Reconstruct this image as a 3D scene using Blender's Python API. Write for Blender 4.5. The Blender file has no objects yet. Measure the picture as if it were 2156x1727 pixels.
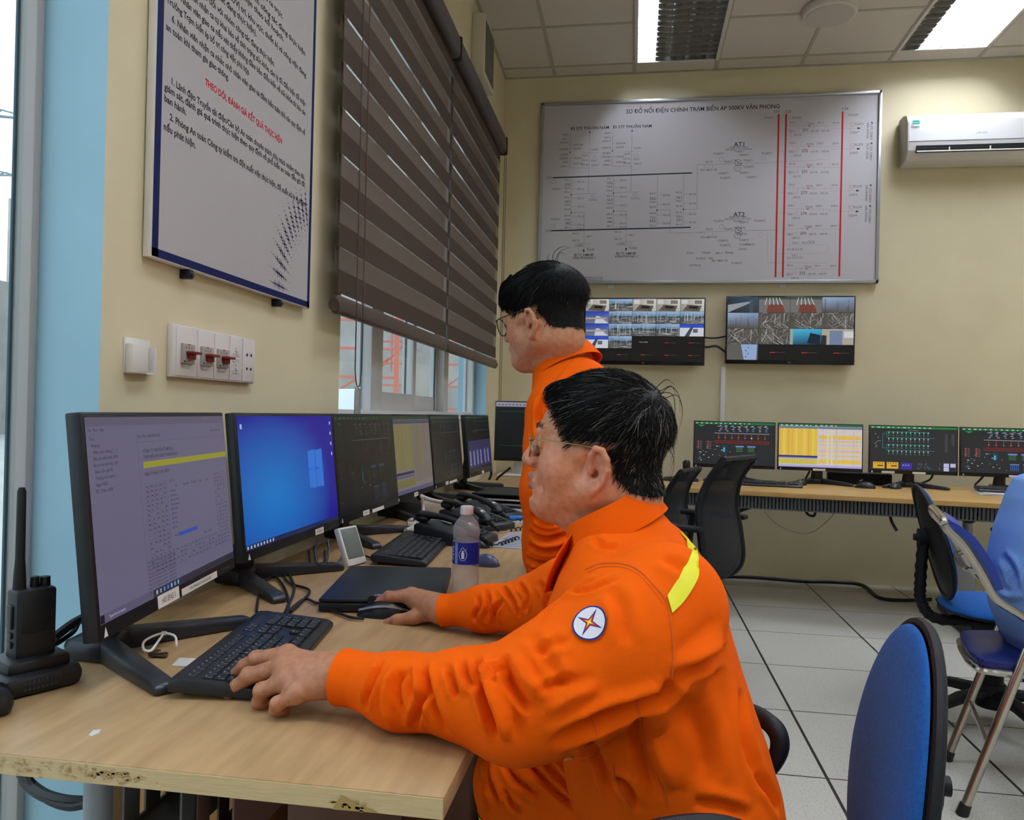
import bpy, bmesh, math, random
import numpy as np
from mathutils import Vector, Matrix, Quaternion
from mathutils.bvhtree import BVHTree
sc = bpy.context.scene
COL = sc.collection
PI = math.pi
# ---------------------------------------------------------------- camera, world, exposure
F_PX, IW, IH = 1650.8, 2156, 1727
YAW, PITCH, ROLL = .1532, .0046, .0229
CAM = Vector((0, 0, 1.173))
_f = Vector((-math.sin(YAW)*math.cos(PITCH), math.cos(YAW)*math.cos(PITCH), math.sin(PITCH)))
_r = Vector((math.cos(YAW), math.sin(YAW), 0)); _u = _r.cross(_f)
CR = math.cos(ROLL)*_r + math.sin(ROLL)*_u
CU = -math.sin(ROLL)*_r + math.cos(ROLL)*_u
CF = _f
cd = bpy.data.cameras.new('camera'); co = bpy.data.objects.new('camera', cd); COL.objects.link(co)
co.matrix_world = Matrix(((CR.x, CU.x, -CF.x, CAM.x), (CR.y, CU.y, -CF.y, CAM.y), (CR.z, CU.z, -CF.z, CAM.z), (0, 0, 0, 1)))
cd.sensor_fit = 'HORIZONTAL'; cd.sensor_width = 36; cd.lens = 36*F_PX/IW; cd.clip_start = .02; cd.clip_end = 500
sc.camera = co
vs = sc.view_settings
sc.display_settings.display_device = 'sRGB'
vs.view_transform = 'Standard'; vs.look = 'None'; vs.gamma = 1; vs.use_curve_mapping = False
vs.exposure = 1.0
SKY_STRENGTH = 1.6
TUBE_STRENGTH = 61
wd = bpy.data.worlds.new('sky'); sc.world = wd; wd.use_nodes = True
nt = wd.node_tree; bgn = nt.nodes['Background']
tc = nt.nodes.new('ShaderNodeTexCoord'); mp = nt.nodes.new('ShaderNodeMapping'); mp.inputs['Scale'].default_value = (1.5, 1.5, 5)
nz = nt.nodes.new('ShaderNodeTexNoise'); nz.inputs['Scale'].default_value = 2.2; nz.inputs['Detail'].default_value = 6
rp = nt.nodes.new('ShaderNodeValToRGB'); rp.color_ramp.elements[0].position = .38; rp.color_ramp.elements[1].position = .62
rp.color_ramp.elements[0].color = (.30, .42, .54, 1); rp.color_ramp.elements[1].color = (.66, .70, .74, 1)
nt.links.new(tc.outputs['Generated'], mp.inputs['Vector']); nt.links.new(mp.outputs['Vector'], nz.inputs['Vector'])
nt.links.new(nz.outputs['Fac'], rp.inputs['Fac']); nt.links.new(rp.outputs['Color'], bgn.inputs['Color'])
bgn.inputs['Strength'].default_value = SKY_STRENGTH
try:
    sc.cycles.use_denoising = True; sc.cycles.max_bounces = 6; sc.cycles.diffuse_bounces = 3; sc.cycles.use_adaptive_sampling = True; sc.cycles.adaptive_threshold = .03
    sc.cycles.sample_clamp_indirect = 6; sc.cycles.caustics_reflective = False; sc.cycles.caustics_refractive = False
    sc.cycles.transparent_max_bounces = 12
except Exception:
    pass
# ---------------------------------------------------------------- pixel of the photograph -> point in the room
def ray(x, y): return CF + CR*((x-IW/2)/F_PX) - CU*((y-IH/2)/F_PX)
def on_x(x, y, v): d = ray(x, y); return CAM + d*((v-CAM.x)/d.x)
def on_y(x, y, v): d = ray(x, y); return CAM + d*((v-CAM.y)/d.y)
def on_z(x, y, v): d = ray(x, y); return CAM + d*((v-CAM.z)/d.z)
def at(x, y, dep): return CAM + ray(x, y)*dep
# ---------------------------------------------------------------- materials
def lin(c):
    if isinstance(c, str):
        c = c.lstrip('#'); c = [int(c[i:i+2], 16)/255 for i in (0, 2, 4)]
    return tuple((v/12.92 if v <= .04045 else ((v+.055)/1.055)**2.4) for v in c[:3])
MATS = {}
def mat(name, c='#888888', rough=.5, metal=0, spec=.5, noise=0, nscale=20, bump=0, bscale=200, trans=0, ior=1.45, emit=0, sss=0, sheen=0, coat=0, stretch=None, c2=None):
    if name in MATS: return MATS[name]
    m = bpy.data.materials.new(name); m.use_nodes = True; t = m.node_tree; b = t.nodes['Principled BSDF']
    col = (*lin(c), 1); b.inputs['Base Color'].default_value = col
    b.inputs['Roughness'].default_value = rough; b.inputs['Metallic'].default_value = metal
    b.inputs['Specular IOR Level'].default_value = spec; b.inputs['IOR'].default_value = ior
    b.inputs['Transmission Weight'].default_value = trans
    if emit: b.inputs['Emission Color'].default_value = col; b.inputs['Emission Strength'].default_value = emit
    if sss: b.inputs['Subsurface Weight'].default_value = sss; b.inputs['Subsurface Radius'].default_value = (.012, .005, .003); b.inputs['Subsurface Scale'].default_value = .5
    if sheen: b.inputs['Sheen Weight'].default_value = sheen; b.inputs['Sheen Roughness'].default_value = .4
    if coat: b.inputs['Coat Weight'].default_value = coat
    m.diffuse_color = col
    if noise or bump:
        tc = t.nodes.new('ShaderNodeTexCoord'); mp = t.nodes.new('ShaderNodeMapping')
        if stretch: mp.inputs['Scale'].default_value = stretch
        t.links.new(tc.outputs['Object'], mp.inputs['Vector'])
    if noise:
        n = t.nodes.new('ShaderNodeTexNoise'); n.inputs['Scale'].default_value = nscale; n.inputs['Detail'].default_value = 5
        r = t.nodes.new('ShaderNodeMix'); r.data_type = 'RGBA'
        l = lin(c); d = lin(c2) if c2 else tuple(v*(1-noise) for v in l)
        r.inputs['A'].default_value = (*l, 1); r.inputs['B'].default_value = (*d, 1)
        mr = t.nodes.new('ShaderNodeMapRange'); mr.inputs['From Min'].default_value = .35; mr.inputs['From Max'].default_value = .68
        t.links.new(mp.outputs['Vector'], n.inputs['Vector']); t.links.new(n.outputs['Fac'], mr.inputs['Value'])
        t.links.new(mr.outputs['Result'], r.inputs['Factor']); t.links.new(r.outputs['Result'], b.inputs['Base Color'])
    if bump:
        n = t.nodes.new('ShaderNodeTexNoise'); n.inputs['Scale'].default_value = bscale; n.inputs['Detail'].default_value = 3
        bp = t.nodes.new('ShaderNodeBump'); bp.inputs['Strength'].default_value = bump; bp.inputs['Distance'].default_value = .002
        t.links.new(mp.outputs['Vector'], n.inputs['Vector']); t.links.new(n.outputs['Fac'], bp.inputs['Height'])
        t.links.new(bp.outputs['Normal'], b.inputs['Normal'])
    MATS[name] = m
    return m
def attr_mat(name, emit=0, rough=.5, spec=.3):
    if name in MATS: return MATS[name]
    m = bpy.data.materials.new(name); m.use_nodes = True; t = m.node_tree; b = t.nodes['Principled BSDF']
    a = t.nodes.new('ShaderNodeVertexColor'); a.layer_name = 'ink'
    b.inputs['Roughness'].default_value = rough; b.inputs['Specular IOR Level'].default_value = spec
    if emit:
        b.inputs['Base Color'].default_value = (.01, .01, .012, 1)
        t.links.new(a.outputs['Color'], b.inputs['Emission Color']); b.inputs['Emission Strength'].default_value = emit
    else: t.links.new(a.outputs['Color'], b.inputs['Base Color'])
    MATS[name] = m
    return m
# ---------------------------------------------------------------- geometry collector
def rotm(rx=0, ry=0, rz=0): return Matrix.Rotation(rz, 3, 'Z') @ Matrix.Rotation(ry, 3, 'Y') @ Matrix.Rotation(rx, 3, 'X')
def frame_from(d, up=(0, 0, 1)):
    z = Vector(d).normalized(); u = Vector(up)
    if abs(z.dot(u)) > .98: u = Vector((1, 0, 0)) if abs(z.x) < .9 else Vector((0, 1, 0))
    x = u.cross(z).normalized(); y = z.cross(x)
    return Matrix((x, y, z)).transposed()
class G:
    def __init__(s): s.v = []; s.f = []; s.sm = []
    def add(s, vs, fs, smooth=False):
        o = len(s.v); s.v += [tuple(v) for v in vs]; s.f += [tuple(i+o for i in f) for f in fs]; s.sm += [smooth]*len(fs)
        return s
    def box(s, c, size, R=None, bev=0, seg=2):
        bm = bmesh.new(); bmesh.ops.create_cube(bm, size=1)
        for v in bm.verts: v.co = Vector((v.co.x*size[0], v.co.y*size[1], v.co.z*size[2]))
        if bev: bmesh.ops.bevel(bm, geom=bm.edges[:], offset=bev, segments=seg, affect='EDGES', profile=.5)
        return s.bm(bm, R, c, bev > 0)
    def bm(s, bm, R=None, c=(0, 0, 0), smooth=False):
        bm.verts.index_update(); c = Vector(c)
        s.add([(R @ v.co if R else v.co)+c for v in bm.verts], [[v.index for v in f.verts] for f in bm.faces], smooth); bm.free()
        return s
    def bb(s, a, b, bev=0, seg=2):
        a = Vector(a); b = Vector(b)
        return s.box((a+b)/2, [abs(b[i]-a[i]) for i in range(3)], None, bev, seg)
    def cyl(s, p0, p1, r0, r1=None, n=16, caps=True):
        p0 = Vector(p0); p1 = Vector(p1); r1 = r0 if r1 is None else r1; M = frame_from(p1-p0)
        vs = [p+M @ Vector((math.cos(2*PI*i/n)*r, math.sin(2*PI*i/n)*r, 0)) for p, r in ((p0, r0), (p1, r1)) for i in range(n)]
        s.add(vs, [(i, (i+1) % n, n+(i+1) % n, n+i) for i in range(n)], True)
        if caps: s.add(vs, [tuple(range(n))[::-1], tuple(range(n, 2*n))])
        return s
    def tube(s, pts, r, n=8, closed=False, sub=0, flat=1):
        P = [Vector(p) for p in pts]
        if sub: P = spline(P, sub, closed)
        rs = r if isinstance(r, (list, tuple)) else None
        if rs and len(rs) != len(P): rs = [float(np.interp(i/(len(P)-1), np.linspace(0, 1, len(rs)), rs)) for i in range(len(P))]
        N = len(P); vs = []; px = None
        for i in range(N):
            d = (P[(i+1) % N]-P[i-1]) if closed else P[min(i+1, N-1)]-P[max(i-1, 0)]
            if d.length < 1e-9: d = Vector((0, 0, 1))
            d.normalize()
            if px is None: M = frame_from(d); px = M.col[0].copy()
            px = (px-d*px.dot(d)); px = px.normalized() if px.length > 1e-6 else frame_from(d).col[0].copy()
            py = d.cross(px); rr = rs[i] if rs else r
            vs += [P[i]+px*math.cos(2*PI*k/n)*rr+py*math.sin(2*PI*k/n)*rr*flat for k in range(n)]
        fs = [(i*n+k, i*n+(k+1) % n, ((i+1) % N)*n+(k+1) % n, ((i+1) % N)*n+k) for i in range(N if closed else N-1) for k in range(n)]
        s.add(vs, fs, True)
        if not closed: s.add(vs, [tuple(range(n))[::-1], tuple(range((N-1)*n, N*n))])
        return s
    def lathe(s, prof, c=(0, 0, 0), n=24, R=None, cap=True):
        c = Vector(c); vs = []; m = len(prof)
        for r, z in prof:
            for k in range(n):
                p = Vector((r*math.cos(2*PI*k/n), r*math.sin(2*PI*k/n), z)); vs.append((R @ p if R else p)+c)
        s.add(vs, [(i*n+k, i*n+(k+1) % n, (i+1)*n+(k+1) % n, (i+1)*n+k) for i in range(m-1) for k in range(n)], True)
        if cap: s.add(vs, [tuple(range(n))[::-1], tuple(range((m-1)*n, m*n))])
        return s
    def prism(s, poly, h, R=None, c=(0, 0, 0), bev=0):
        # poly in local xy, extruded 0..h along local z
        bm = bmesh.new(); vs = [bm.verts.new((p[0], p[1], 0)) for p in poly]; f = bm.faces.new(vs)
        r = bmesh.ops.extrude_face_region(bm, geom=[f]); bmesh.ops.translate(bm, vec=(0, 0, h), verts=[v for v in r['geom'] if isinstance(v, bmesh.types.BMVert)])
        bmesh.ops.recalc_face_normals(bm, faces=bm.faces[:])
        if bev: bmesh.ops.bevel(bm, geom=bm.edges[:], offset=bev, segments=2, affect='EDGES', profile=.5)
        return s.bm(bm, R, c, bev > 0)
    def ell(s, c, r, R=None, n=16, m=10):
        bm = bmesh.new(); bmesh.ops.create_uvsphere(bm, u_segments=n, v_segments=m, radius=1)
        for v in bm.verts: v.co = Vector((v.co.x*r[0], v.co.y*r[1], v.co.z*r[2]))
        return s.bm(bm, R, c, True)
    def grid(s, P, smooth=True, thick=0, closed_u=False):
        # P: rows x cols of points; optional thickness along the normal
        P = np.array([[list(q) for q in row] for row in P], float); a, b = P.shape[:2]
        fs = [(i*b+j, i*b+(j+1) % b, (i+1)*b+(j+1) % b, (i+1)*b+j) for i in range(a-1) for j in range(b if closed_u else b-1)]
        if not thick: return s.add(P.reshape(-1, 3), fs, smooth)
        du = np.gradient(P, axis=0); dv = np.gradient(P, axis=1); nn = np.cross(du, dv); nn /= np.linalg.norm(nn, axis=2, keepdims=True)+1e-12
        Q = P+nn*thick; o = a*b
        fs2 = [tuple(i+o for i in f[::-1]) for f in fs]
        ed = [i for i in range(b)]+[i*b+b-1 for i in range(1, a)]+[(a-1)*b+j for j in range(b-2, -1, -1)]+[i*b for i in range(a-2, 0, -1)]
        rim = [(ed[k], ed[(k+1) % len(ed)], ed[(k+1) % len(ed)]+o, ed[k]+o) for k in range(len(ed))]
        return s.add(np.concatenate([P.reshape(-1, 3), Q.reshape(-1, 3)]), fs+fs2+rim, smooth)
    def xf(s, R, c=(0, 0, 0)):
        c = Vector(c); s.v = [tuple((R @ Vector(v))+c) for v in s.v]; return s
def spline(P, sub, closed=False):
    P = [Vector(p) for p in P]; out = []; N = len(P)
    for i in range(N if closed else N-1):
        p0 = P[i-1] if (closed or i > 0) else P[0]*2-P[1]; p1 = P[i]; p2 = P[(i+1) % N]
        p3 = P[(i+2) % N] if (closed or i+2 < N) else P[-1]*2-P[-2]
        for k in range(sub):
            t = k/sub; out.append(.5*((2*p1)+(p2-p0)*t+(2*p0-5*p1+4*p2-p3)*t*t+(3*p1-p0-3*p2+p3)*t**3))
    if not closed: out.append(P[-1])
    return out
def mesh_from(g, name, M=None, recalc=True):
    me = bpy.data.meshes.new(name)
    V = g.v
    if M is not None:
        Mi = M.inverted(); V = [tuple(Mi @ Vector(v)) for v in V]
    me.from_pydata(V, [], g.f)
    me.polygons.foreach_set('use_smooth', g.sm)
    me.update()
    if recalc:
        bm = bmesh.new(); bm.from_mesh(me); bmesh.ops.recalc_face_normals(bm, faces=bm.faces[:]); bm.to_mesh(me); bm.free()
    try: me.set_sharp_from_angle(angle=math.radians(42))
    except Exception: pass
    return me
def obj(name, g, m, parent=None, label=None, cat=None, group=None, kind=None, recalc=True, local=False):
    """one mesh object; points are given in room coordinates unless local"""
    M = None
    if parent is not None and not local: M = world_of(parent)
    me = g if isinstance(g, bpy.types.Mesh) else mesh_from(g, name, M, recalc)
    if m is not None:
        for k in (m if isinstance(m, (list, tuple)) else [m]): me.materials.append(k)
    o = bpy.data.objects.new(name, me); COL.objects.link(o)
    if parent is not None: o.parent = parent
    tag(o, label, cat, group, kind)
    return o
def world_of(o):
    M = Matrix.LocRotScale(o.location, o.rotation_euler, o.scale)
    return world_of(o.parent) @ M if o.parent else M
def tag(o, label=None, cat=None, group=None, kind=None):
    if label: o['label'] = label
    if cat: o['category'] = cat
    if group: o['group'] = group
    if kind: o['kind'] = kind
    return o
def thing(name, label, cat, loc=(0, 0, 0), rz=0, group=None, rx=0, ry=0):
    o = bpy.data.objects.new(name, None); COL.objects.link(o); o.empty_display_size = .05
    o.location = loc; o.rotation_euler = (rx, ry, rz)
    return tag(o, label, cat, group)
def struct(name, g, m, parent=None, label=None):
    return obj(name, g, m, parent, label, None, None, 'structure' if parent is None else None)
def copy_tree(o, parent=None, label=None, group=None):
    c = o.copy(); COL.objects.link(c)
    if parent is not None: c.parent = parent
    if label: c['label'] = label
    if group: c['group'] = group
    for ch in list(o.children): copy_tree(ch, c)
    return c
# ---------------------------------------------------------------- flat printed / lit artwork: coloured polygons on a plane
_TXT = {}
def text_poly(s, bold=0.0, spacing=1.0):
    k = (s, bold, spacing)
    if k in _TXT: return _TXT[k]
    cu = bpy.data.curves.new('t', 'FONT'); cu.body = s; cu.size = 1; cu.resolution_u = 2; cu.offset = bold; cu.space_character = spacing
    o = bpy.data.objects.new('t', cu); COL.objects.link(o)
    dg = bpy.context.evaluated_depsgraph_get(); me = bpy.data.meshes.new_from_object(o.evaluated_get(dg))
    V = [(v.co.x, v.co.y) for v in me.vertices]; Fc = [tuple(p.vertices) for p in me.polygons]
    w = max([v[0] for v in V], default=0)
    bpy.data.objects.remove(o); bpy.data.curves.remove(cu); bpy.data.meshes.remove(me)
    _TXT[k] = (V, Fc, w)
    return _TXT[k]
class Art:
    """u right, v up, in metres, on a plane given by origin and two axes; layers stacked a hair apart"""
    def __init__(s, O, U, V, lift=.0006, step=.00012):
        s.O = Vector(O); s.U = Vector(U).normalized(); s.V = Vector(V).normalized(); s.N = s.U.cross(s.V)
        s.v = []; s.f = []; s.c = []; s.lift = lift; s.step = step
    def poly(s, pts, col, layer=1):
        o = len(s.v); n = s.lift+layer*s.step
        s.v += [s.O+s.U*p[0]+s.V*p[1]+s.N*n for p in pts]; s.f.append(tuple(range(o, o+len(pts))))
        s.c.append(col if isinstance(col, list) else [lin(col)]*len(pts)); return s
    def rect(s, x, y, w, h, col, layer=1): return s.poly([(x, y), (x+w, y), (x+w, y+h), (x, y+h)], col, layer)
    def grad(s, x, y, w, h, c00, c10, c11, c01, layer=1): return s.poly([(x, y), (x+w, y), (x+w, y+h), (x, y+h)], [lin(c00), lin(c10), lin(c11), lin(c01)], layer)
    def line(s, pts, w, col, layer=2):
        for a, b in zip(pts, pts[1:]):
            d = Vector((b[0]-a[0], b[1]-a[1]));
            if d.length < 1e-9: continue
            d.normalize(); n = Vector((-d.y, d.x))*w/2
            s.poly([(a[0]+n.x, a[1]+n.y), (a[0]-n.x, a[1]-n.y), (b[0]-n.x, b[1]-n.y), (b[0]+n.x, b[1]+n.y)], col, layer)
        return s
    def disc(s, x, y, r, col, layer=2, n=14): return s.poly([(x+r*math.cos(2*PI*i/n), y+r*math.sin(2*PI*i/n)) for i in range(n)], col, layer)
    def ring(s, x, y, r, w, col, layer=2, n=16):
        return s.line([(x+r*math.cos(2*PI*i/n), y+r*math.sin(2*PI*i/n)) for i in range(n+1)], w, col, layer)
    def text(s, t, x, y, size, col, layer=3, align='l', width=None, bold=0.0, rot=0, squeeze=1.0):
        V, Fc, w = text_poly(t, bold)
        if not V: return s
        sx = size*squeeze
        if width: sx = width/w
        ox = {'l': 0, 'c': -w*sx/2, 'r': -w*sx}[align]; o = len(s.v); n = s.lift+layer*s.step; cr, sr = math.cos(rot), math.sin(rot)
        for a, b in V:
            p, q = ox+a*sx, b*size
            s.v.append(s.O+s.U*(x+p*cr-q*sr)+s.V*(y+p*sr+q*cr)+s.N*n)
        l = lin(col)
        for f in Fc: s.f.append(tuple(i+o for i in f)); s.c.append([l]*len(f))
        return s
    def build(s, name, m, parent=None, **kw):
        me = bpy.data.meshes.new(name); V = s.v
        if parent is not None: Mi = world_of(parent).inverted(); V = [Mi @ v for v in V]
        me.from_pydata([tuple(v) for v in V], [], s.f)
        a = me.color_attributes.new('ink', 'FLOAT_COLOR', 'CORNER')
        flat = []
        for c in s.c:
            for q in c: flat += [q[0], q[1], q[2], 1.0]
        a.data.foreach_set('color', flat); me.update()
        return obj(name, me, m, parent, **kw)
INK = attr_mat('printed_ink', 0, .6, .2)
GLOW = attr_mat('screen_picture', .46, .25)
# ================================================================ ROOM SHELL
XW, YB, ZC = -1.034, 5.966, 3.757
XR, YF = 5.2, -3.0
m_wall = mat('cream_wall_paint', '#e3d7b4', .75, noise=.06, nscale=3, bump=.05, bscale=60)
m_blue = mat('sky_blue_reveal_paint', '#9cc3d4', .7, noise=.05, nscale=4)
m_upvc = mat('white_window_frame', '#d8d6d4', .4)
m_ceil = mat('ceiling_tile', '#d6cfc4', .9, bump=.1, bscale=300)
m_tbar = mat('ceiling_grid_metal', '#b3ae9f', .5)
g = G()
WT = .202
for a, b in [((XW-WT, YF, 0), (XW, -.5, ZC)), ((XW-WT, 1.394, 0), (XW, 2.657, ZC)), ((XW-WT, 5.468, 0), (XW, YB, ZC)),
             ((XW-WT, -.5, 3.3), (XW, 1.394, ZC)), ((XW-WT, -.5, 0), (XW, 1.394, .12)),
             ((XW-WT, 2.657, 0), (XW, 5.468, 1.13)), ((XW-WT, 2.657, 3.12), (XW, 5.468, ZC))]: g.bb(a, b)
wl = obj('wall_left', g, [m_wall, m_blue], kind='structure')
for p in wl.data.polygons:      # the reveals of both window openings are painted blue
    c, n = p.center, p.normal
    if abs(n.y) > .9 and (abs(c.y-1.394) < .01 or abs(c.y-2.657) < .01 or abs(c.y-5.468) < .01 or abs(c.y+.5) < .01) and c.x < XW: p.material_index = 1
    if abs(n.z) > .9 and (abs(c.z-3.3) < .01 or abs(c.z-1.13) < .01 or abs(c.z-3.12) < .01): p.material_index = 1
struct('wall_back', G().bb((XW-WT, YB, -.1), (XR+.2, YB+.2, ZC+.1)), m_wall)
struct('wall_right', G().bb((XR, YF, 0), (XR+.2, YB, ZC)), m_wall)
struct('wall_front', G().bb((XW-WT, YF-.2, 0), (XR, YF, ZC)), m_wall)
# floor: raised access floor, 60 cm panels with dark joints
fm = bpy.data.materials.new('raised_floor_panels'); fm.use_nodes = True; t = fm.node_tree; b = t.nodes['Principled BSDF']
b.inputs['Roughness'].default_value = .35; b.inputs['Specular IOR Level'].default_value = .4
def nd(t, typ, **kw):
    n = t.nodes.new(typ)
    for k, v in kw.items(): setattr(n, k, v)
    return n
def mth(t, op, a, b_=None):
    n = nd(t, 'ShaderNodeMath', operation=op)
    for i, v in enumerate((a, b_)):
        if v is None: continue
        if isinstance(v, (int, float)): n.inputs[i].default_value = v
        else: t.links.new(v, n.inputs[i])
    return n.outputs[0]
tcn = nd(t, 'ShaderNodeTexCoord'); sx = nd(t, 'ShaderNodeSeparateXYZ'); t.links.new(tcn.outputs['Object'], sx.inputs[0])
def joint(o, off, w):
    fr = mth(t, 'FRACT', mth(t, 'DIVIDE', mth(t, 'SUBTRACT', o, off-60), .6))
    d = mth(t, 'MINIMUM', fr, mth(t, 'SUBTRACT', 1.0, fr))
    return mth(t, 'LESS_THAN', d, w/.6/2)
jm = mth(t, 'MAXIMUM', joint(sx.outputs[0], .6557, .0105), joint(sx.outputs[1], 5.7087, .007))
n1 = nd(t, 'ShaderNodeTexNoise'); n1.inputs['Scale'].default_value = 130; n1.inputs['Detail'].default_value = 4; t.links.new(tcn.outputs['Object'], n1.inputs['Vector'])
r1 = nd(t, 'ShaderNodeValToRGB'); r1.color_ramp.elements[0].position = .30; r1.color_ramp.elements[1].position = .46
r1.color_ramp.elements[0].color = (*lin('#a39c90'), 1); r1.color_ramp.elements[1].color = (*lin('#c6c4ba'), 1); t.links.new(n1.outputs['Fac'], r1.inputs['Fac'])
mx = nd(t, 'ShaderNodeMix', data_type='RGBA'); mx.inputs['B'].default_value = (*lin('#191715'), 1)
t.links.new(jm, mx.inputs['Factor']); t.links.new(r1.outputs['Color'], mx.inputs['A']); t.links.new(mx.outputs['Result'], b.inputs['Base Color'])
struct('floor', G().bb((XW-WT, YF-.2, -.12), (XR+.2, YB+.2, 0)), fm)
# ceiling: tiles on a T-bar grid, openings left for the troffers
CX0, CY0 = -.6459, 5.791
LIGHTS = [(i, j) for i in (1, 4, 7) for j in (0, 4, 8, 12)]      # grid cell of each troffer: 1 wide, 2 long
def cellx(i): return CX0+.6*i
taken = {(i, j+k) for i, j in LIGHTS for k in (0, 1)}
g = G(); tb = G()
for i in range(-2, 11):
    for j in range(-1, 16):
        x0, x1 = max(cellx(i), XW), min(cellx(i+1), XR); y1, y0 = min(CY0-.6*j, YB), max(CY0-.6*(j+1), YF)
        if x1-x0 < .02 or y1-y0 < .02 or (i, j) in taken: continue
        g.bb((x0+.008, y0+.008, ZC+.004), (x1-.008, y1-.008, ZC+.02))
obj('ceiling', g, m_ceil, kind='structure')
for i in range(-1, 11): tb.bb((cellx(i)-.012, YF, ZC), (cellx(i)+.012, YB, ZC+.006))
for j in range(0, 16):
    # cross bars stop at the troffers' middles
    segs = [(-2, 11)]
    for i in range(-2, 11):
        if (i, j-1) in taken and (i, j) in taken and any((i, j-1) == (a, c) for a, c in LIGHTS): continue
        x0, x1 = max(cellx(i), XW), min(cellx(i+1), XR)
        if x1 > x0: tb.bb((x0, CY0-.6*j-.012, ZC+.0005), (x1, CY0-.6*j+.012, ZC+.0055))
tb.bb((XW, YF, ZC-.001), (XW+.02, YB, ZC+.006)); tb.bb((XW, YB-.02, ZC-.001), (XR, YB, ZC+.006))
struct('trim_1', tb, m_tbar)
struct('ceiling_void', G().bb((XW-WT, YF-.2, ZC+.3), (XR+.2, YB+.2, ZC+.4)), m_ceil)
# windows
m_glass = bpy.data.materials.new('window_glass'); m_glass.use_nodes = True; t = m_glass.node_tree
for n in list(t.nodes):
    if n.type == 'BSDF_PRINCIPLED': t.nodes.remove(n)
tr_ = nd(t, 'ShaderNodeBsdfTransparent'); tr_.inputs[0].default_value = (.93, .97, .97, 1); gl_ = nd(t, 'ShaderNodeBsdfGlossy'); gl_.inputs['Roughness'].default_value = .02
lw_ = nd(t, 'ShaderNodeLayerWeight'); fr_ = nd(t, 'ShaderNodeMath', operation='POWER'); fr_.inputs[1].default_value = 4; t.links.new(lw_.outputs['Facing'], fr_.inputs[0]); f2_ = nd(t, 'ShaderNodeMath', operation='MULTIPLY_ADD'); f2_.inputs[1].default_value = .5; f2_.inputs[2].default_value = .02; t.links.new(fr_.outputs[0], f2_.inputs[0]); fr_ = f2_; ms_ = nd(t, 'ShaderNodeMixShader')
t.links.new(fr_.outputs[0], ms_.inputs[0]); t.links.new(tr_.outputs[0], ms_.inputs[1]); t.links.new(gl_.outputs[0], ms_.inputs[2])
t.links.new(ms_.outputs[0], t.nodes['Material Output'].inputs['Surface'])
w1 = thing('window_1', 'tall white framed window in blue reveal beside the desk corner', 'window', (-1.2, .4, .12)); w1['kind'] = 'structure'
g = G()
g.bb((-1.212, 1.372, .12), (-1.172, 1.393, 3.3), .003); g.bb((-1.212, -.5, .12), (-1.172, -.44, 3.3), .003)
g.bb((-1.211, -.44, .12), (-1.173, 1.372, .16)); g.bb((-1.211, -.44, 3.26), (-1.173, 1.372, 3.3))
obj('window_frame', g, mat('grey_window_frame', '#aeaaa8', .45), w1)
obj('gasket', G().bb((-1.214, 1.366, .16), (-1.2095, 1.3735, 3.26)), mat('dark_gasket', '#2e4d57', .5), w1)
obj('pane', G().bb((-1.2, -.44, .16), (-1.195, 1.372, 3.26)), m_glass, w1)
w2 = thing('window_2', 'white framed sliding window in blue reveal half hidden by brown zebra blinds', 'window', (-1.16, 4.0, 1.13)); w2['kind'] = 'structure'
g = G(); FX0, FX1 = -1.19, -1.12
g.bb((FX0, 2.657, 1.13), (FX1, 5.468, 1.175), .003); g.bb((FX0, 2.657, 3.07), (FX1, 5.468, 3.12), .003)
for y, w in ((2.68, .05), (3.30, .10), (4.62, .11), (5.44, .05)): g.bb((FX0, y-w/2, 1.17), (FX1, y+w/2, 3.08), .003)
obj('window_frame', g, m_upvc, w2)
for (ya, yb, xa) in ((3.36, 3.97, -1.125), (3.95, 4.57, -1.165)):
    g = G(); z0, z1 = 1.175, 3.06
    g.bb((xa-.03, ya, z0), (xa, ya+.06, z1), .003); g.bb((xa-.03, yb-.06, z0), (xa, yb, z1), .003); g.bb((xa-.03, ya+.06, z0), (xa, yb-.06, z0+.085), .003); g.bb((xa-.03, ya+.06, z1-.06), (xa, yb-.06, z1), .003)
    s_ = obj('sash', g, m_upvc, w2)
    obj('pane', G().bb((xa-.018, ya+.055, z0+.08), (xa-.012, yb-.055, z1-.05)), m_glass, s_)
for ya, yb in ((2.705, 3.25), (4.675, 5.415)): obj('pane', G().bb((-1.158, ya, 1.17), (-1.152, yb, 3.075)), m_glass, w2)
g = G()
for y in (3.245, 3.91, 4.51, 5.41): g.bb((-1.17, y, 1.18), (-1.163, y+.012, 3.06))
obj('gasket', g, mat('dark_gasket'), w2)
struct('trim_2', G().bb((XW-.15, 2.66, 1.128), (XW+.004, 5.466, 1.142), .002), m_upvc)
# ---------------------------------------------------------------- outside
m_conc = mat('weathered_concrete', '#b9b4ae', .9, noise=.25, nscale=.8)
m_rust = mat('red_oxide_steel', '#d07562', .6)
m_galv = mat('galvanised_steel', '#8f989c', .5, .2)
struct('ground_outside', G().bb((-80, -40, -.5), (-1.4, 90, -.35)), mat('pale_yard_paving', '#c3bfb8', .9, noise=.15, nscale=.5))
bw = thing('yard_wall', 'long weathered concrete wall across the yard seen through both windows', 'wall', (-26, 22, -.35))
obj('wall_panel', G().bb((-30, -6, -.35), (-29.6, 34, 6.9)), m_conc, bw)
obj('wall_panel', G().bb((-30, 33.6, -.35), (-2, 34, 11)), m_conc, bw)
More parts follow.
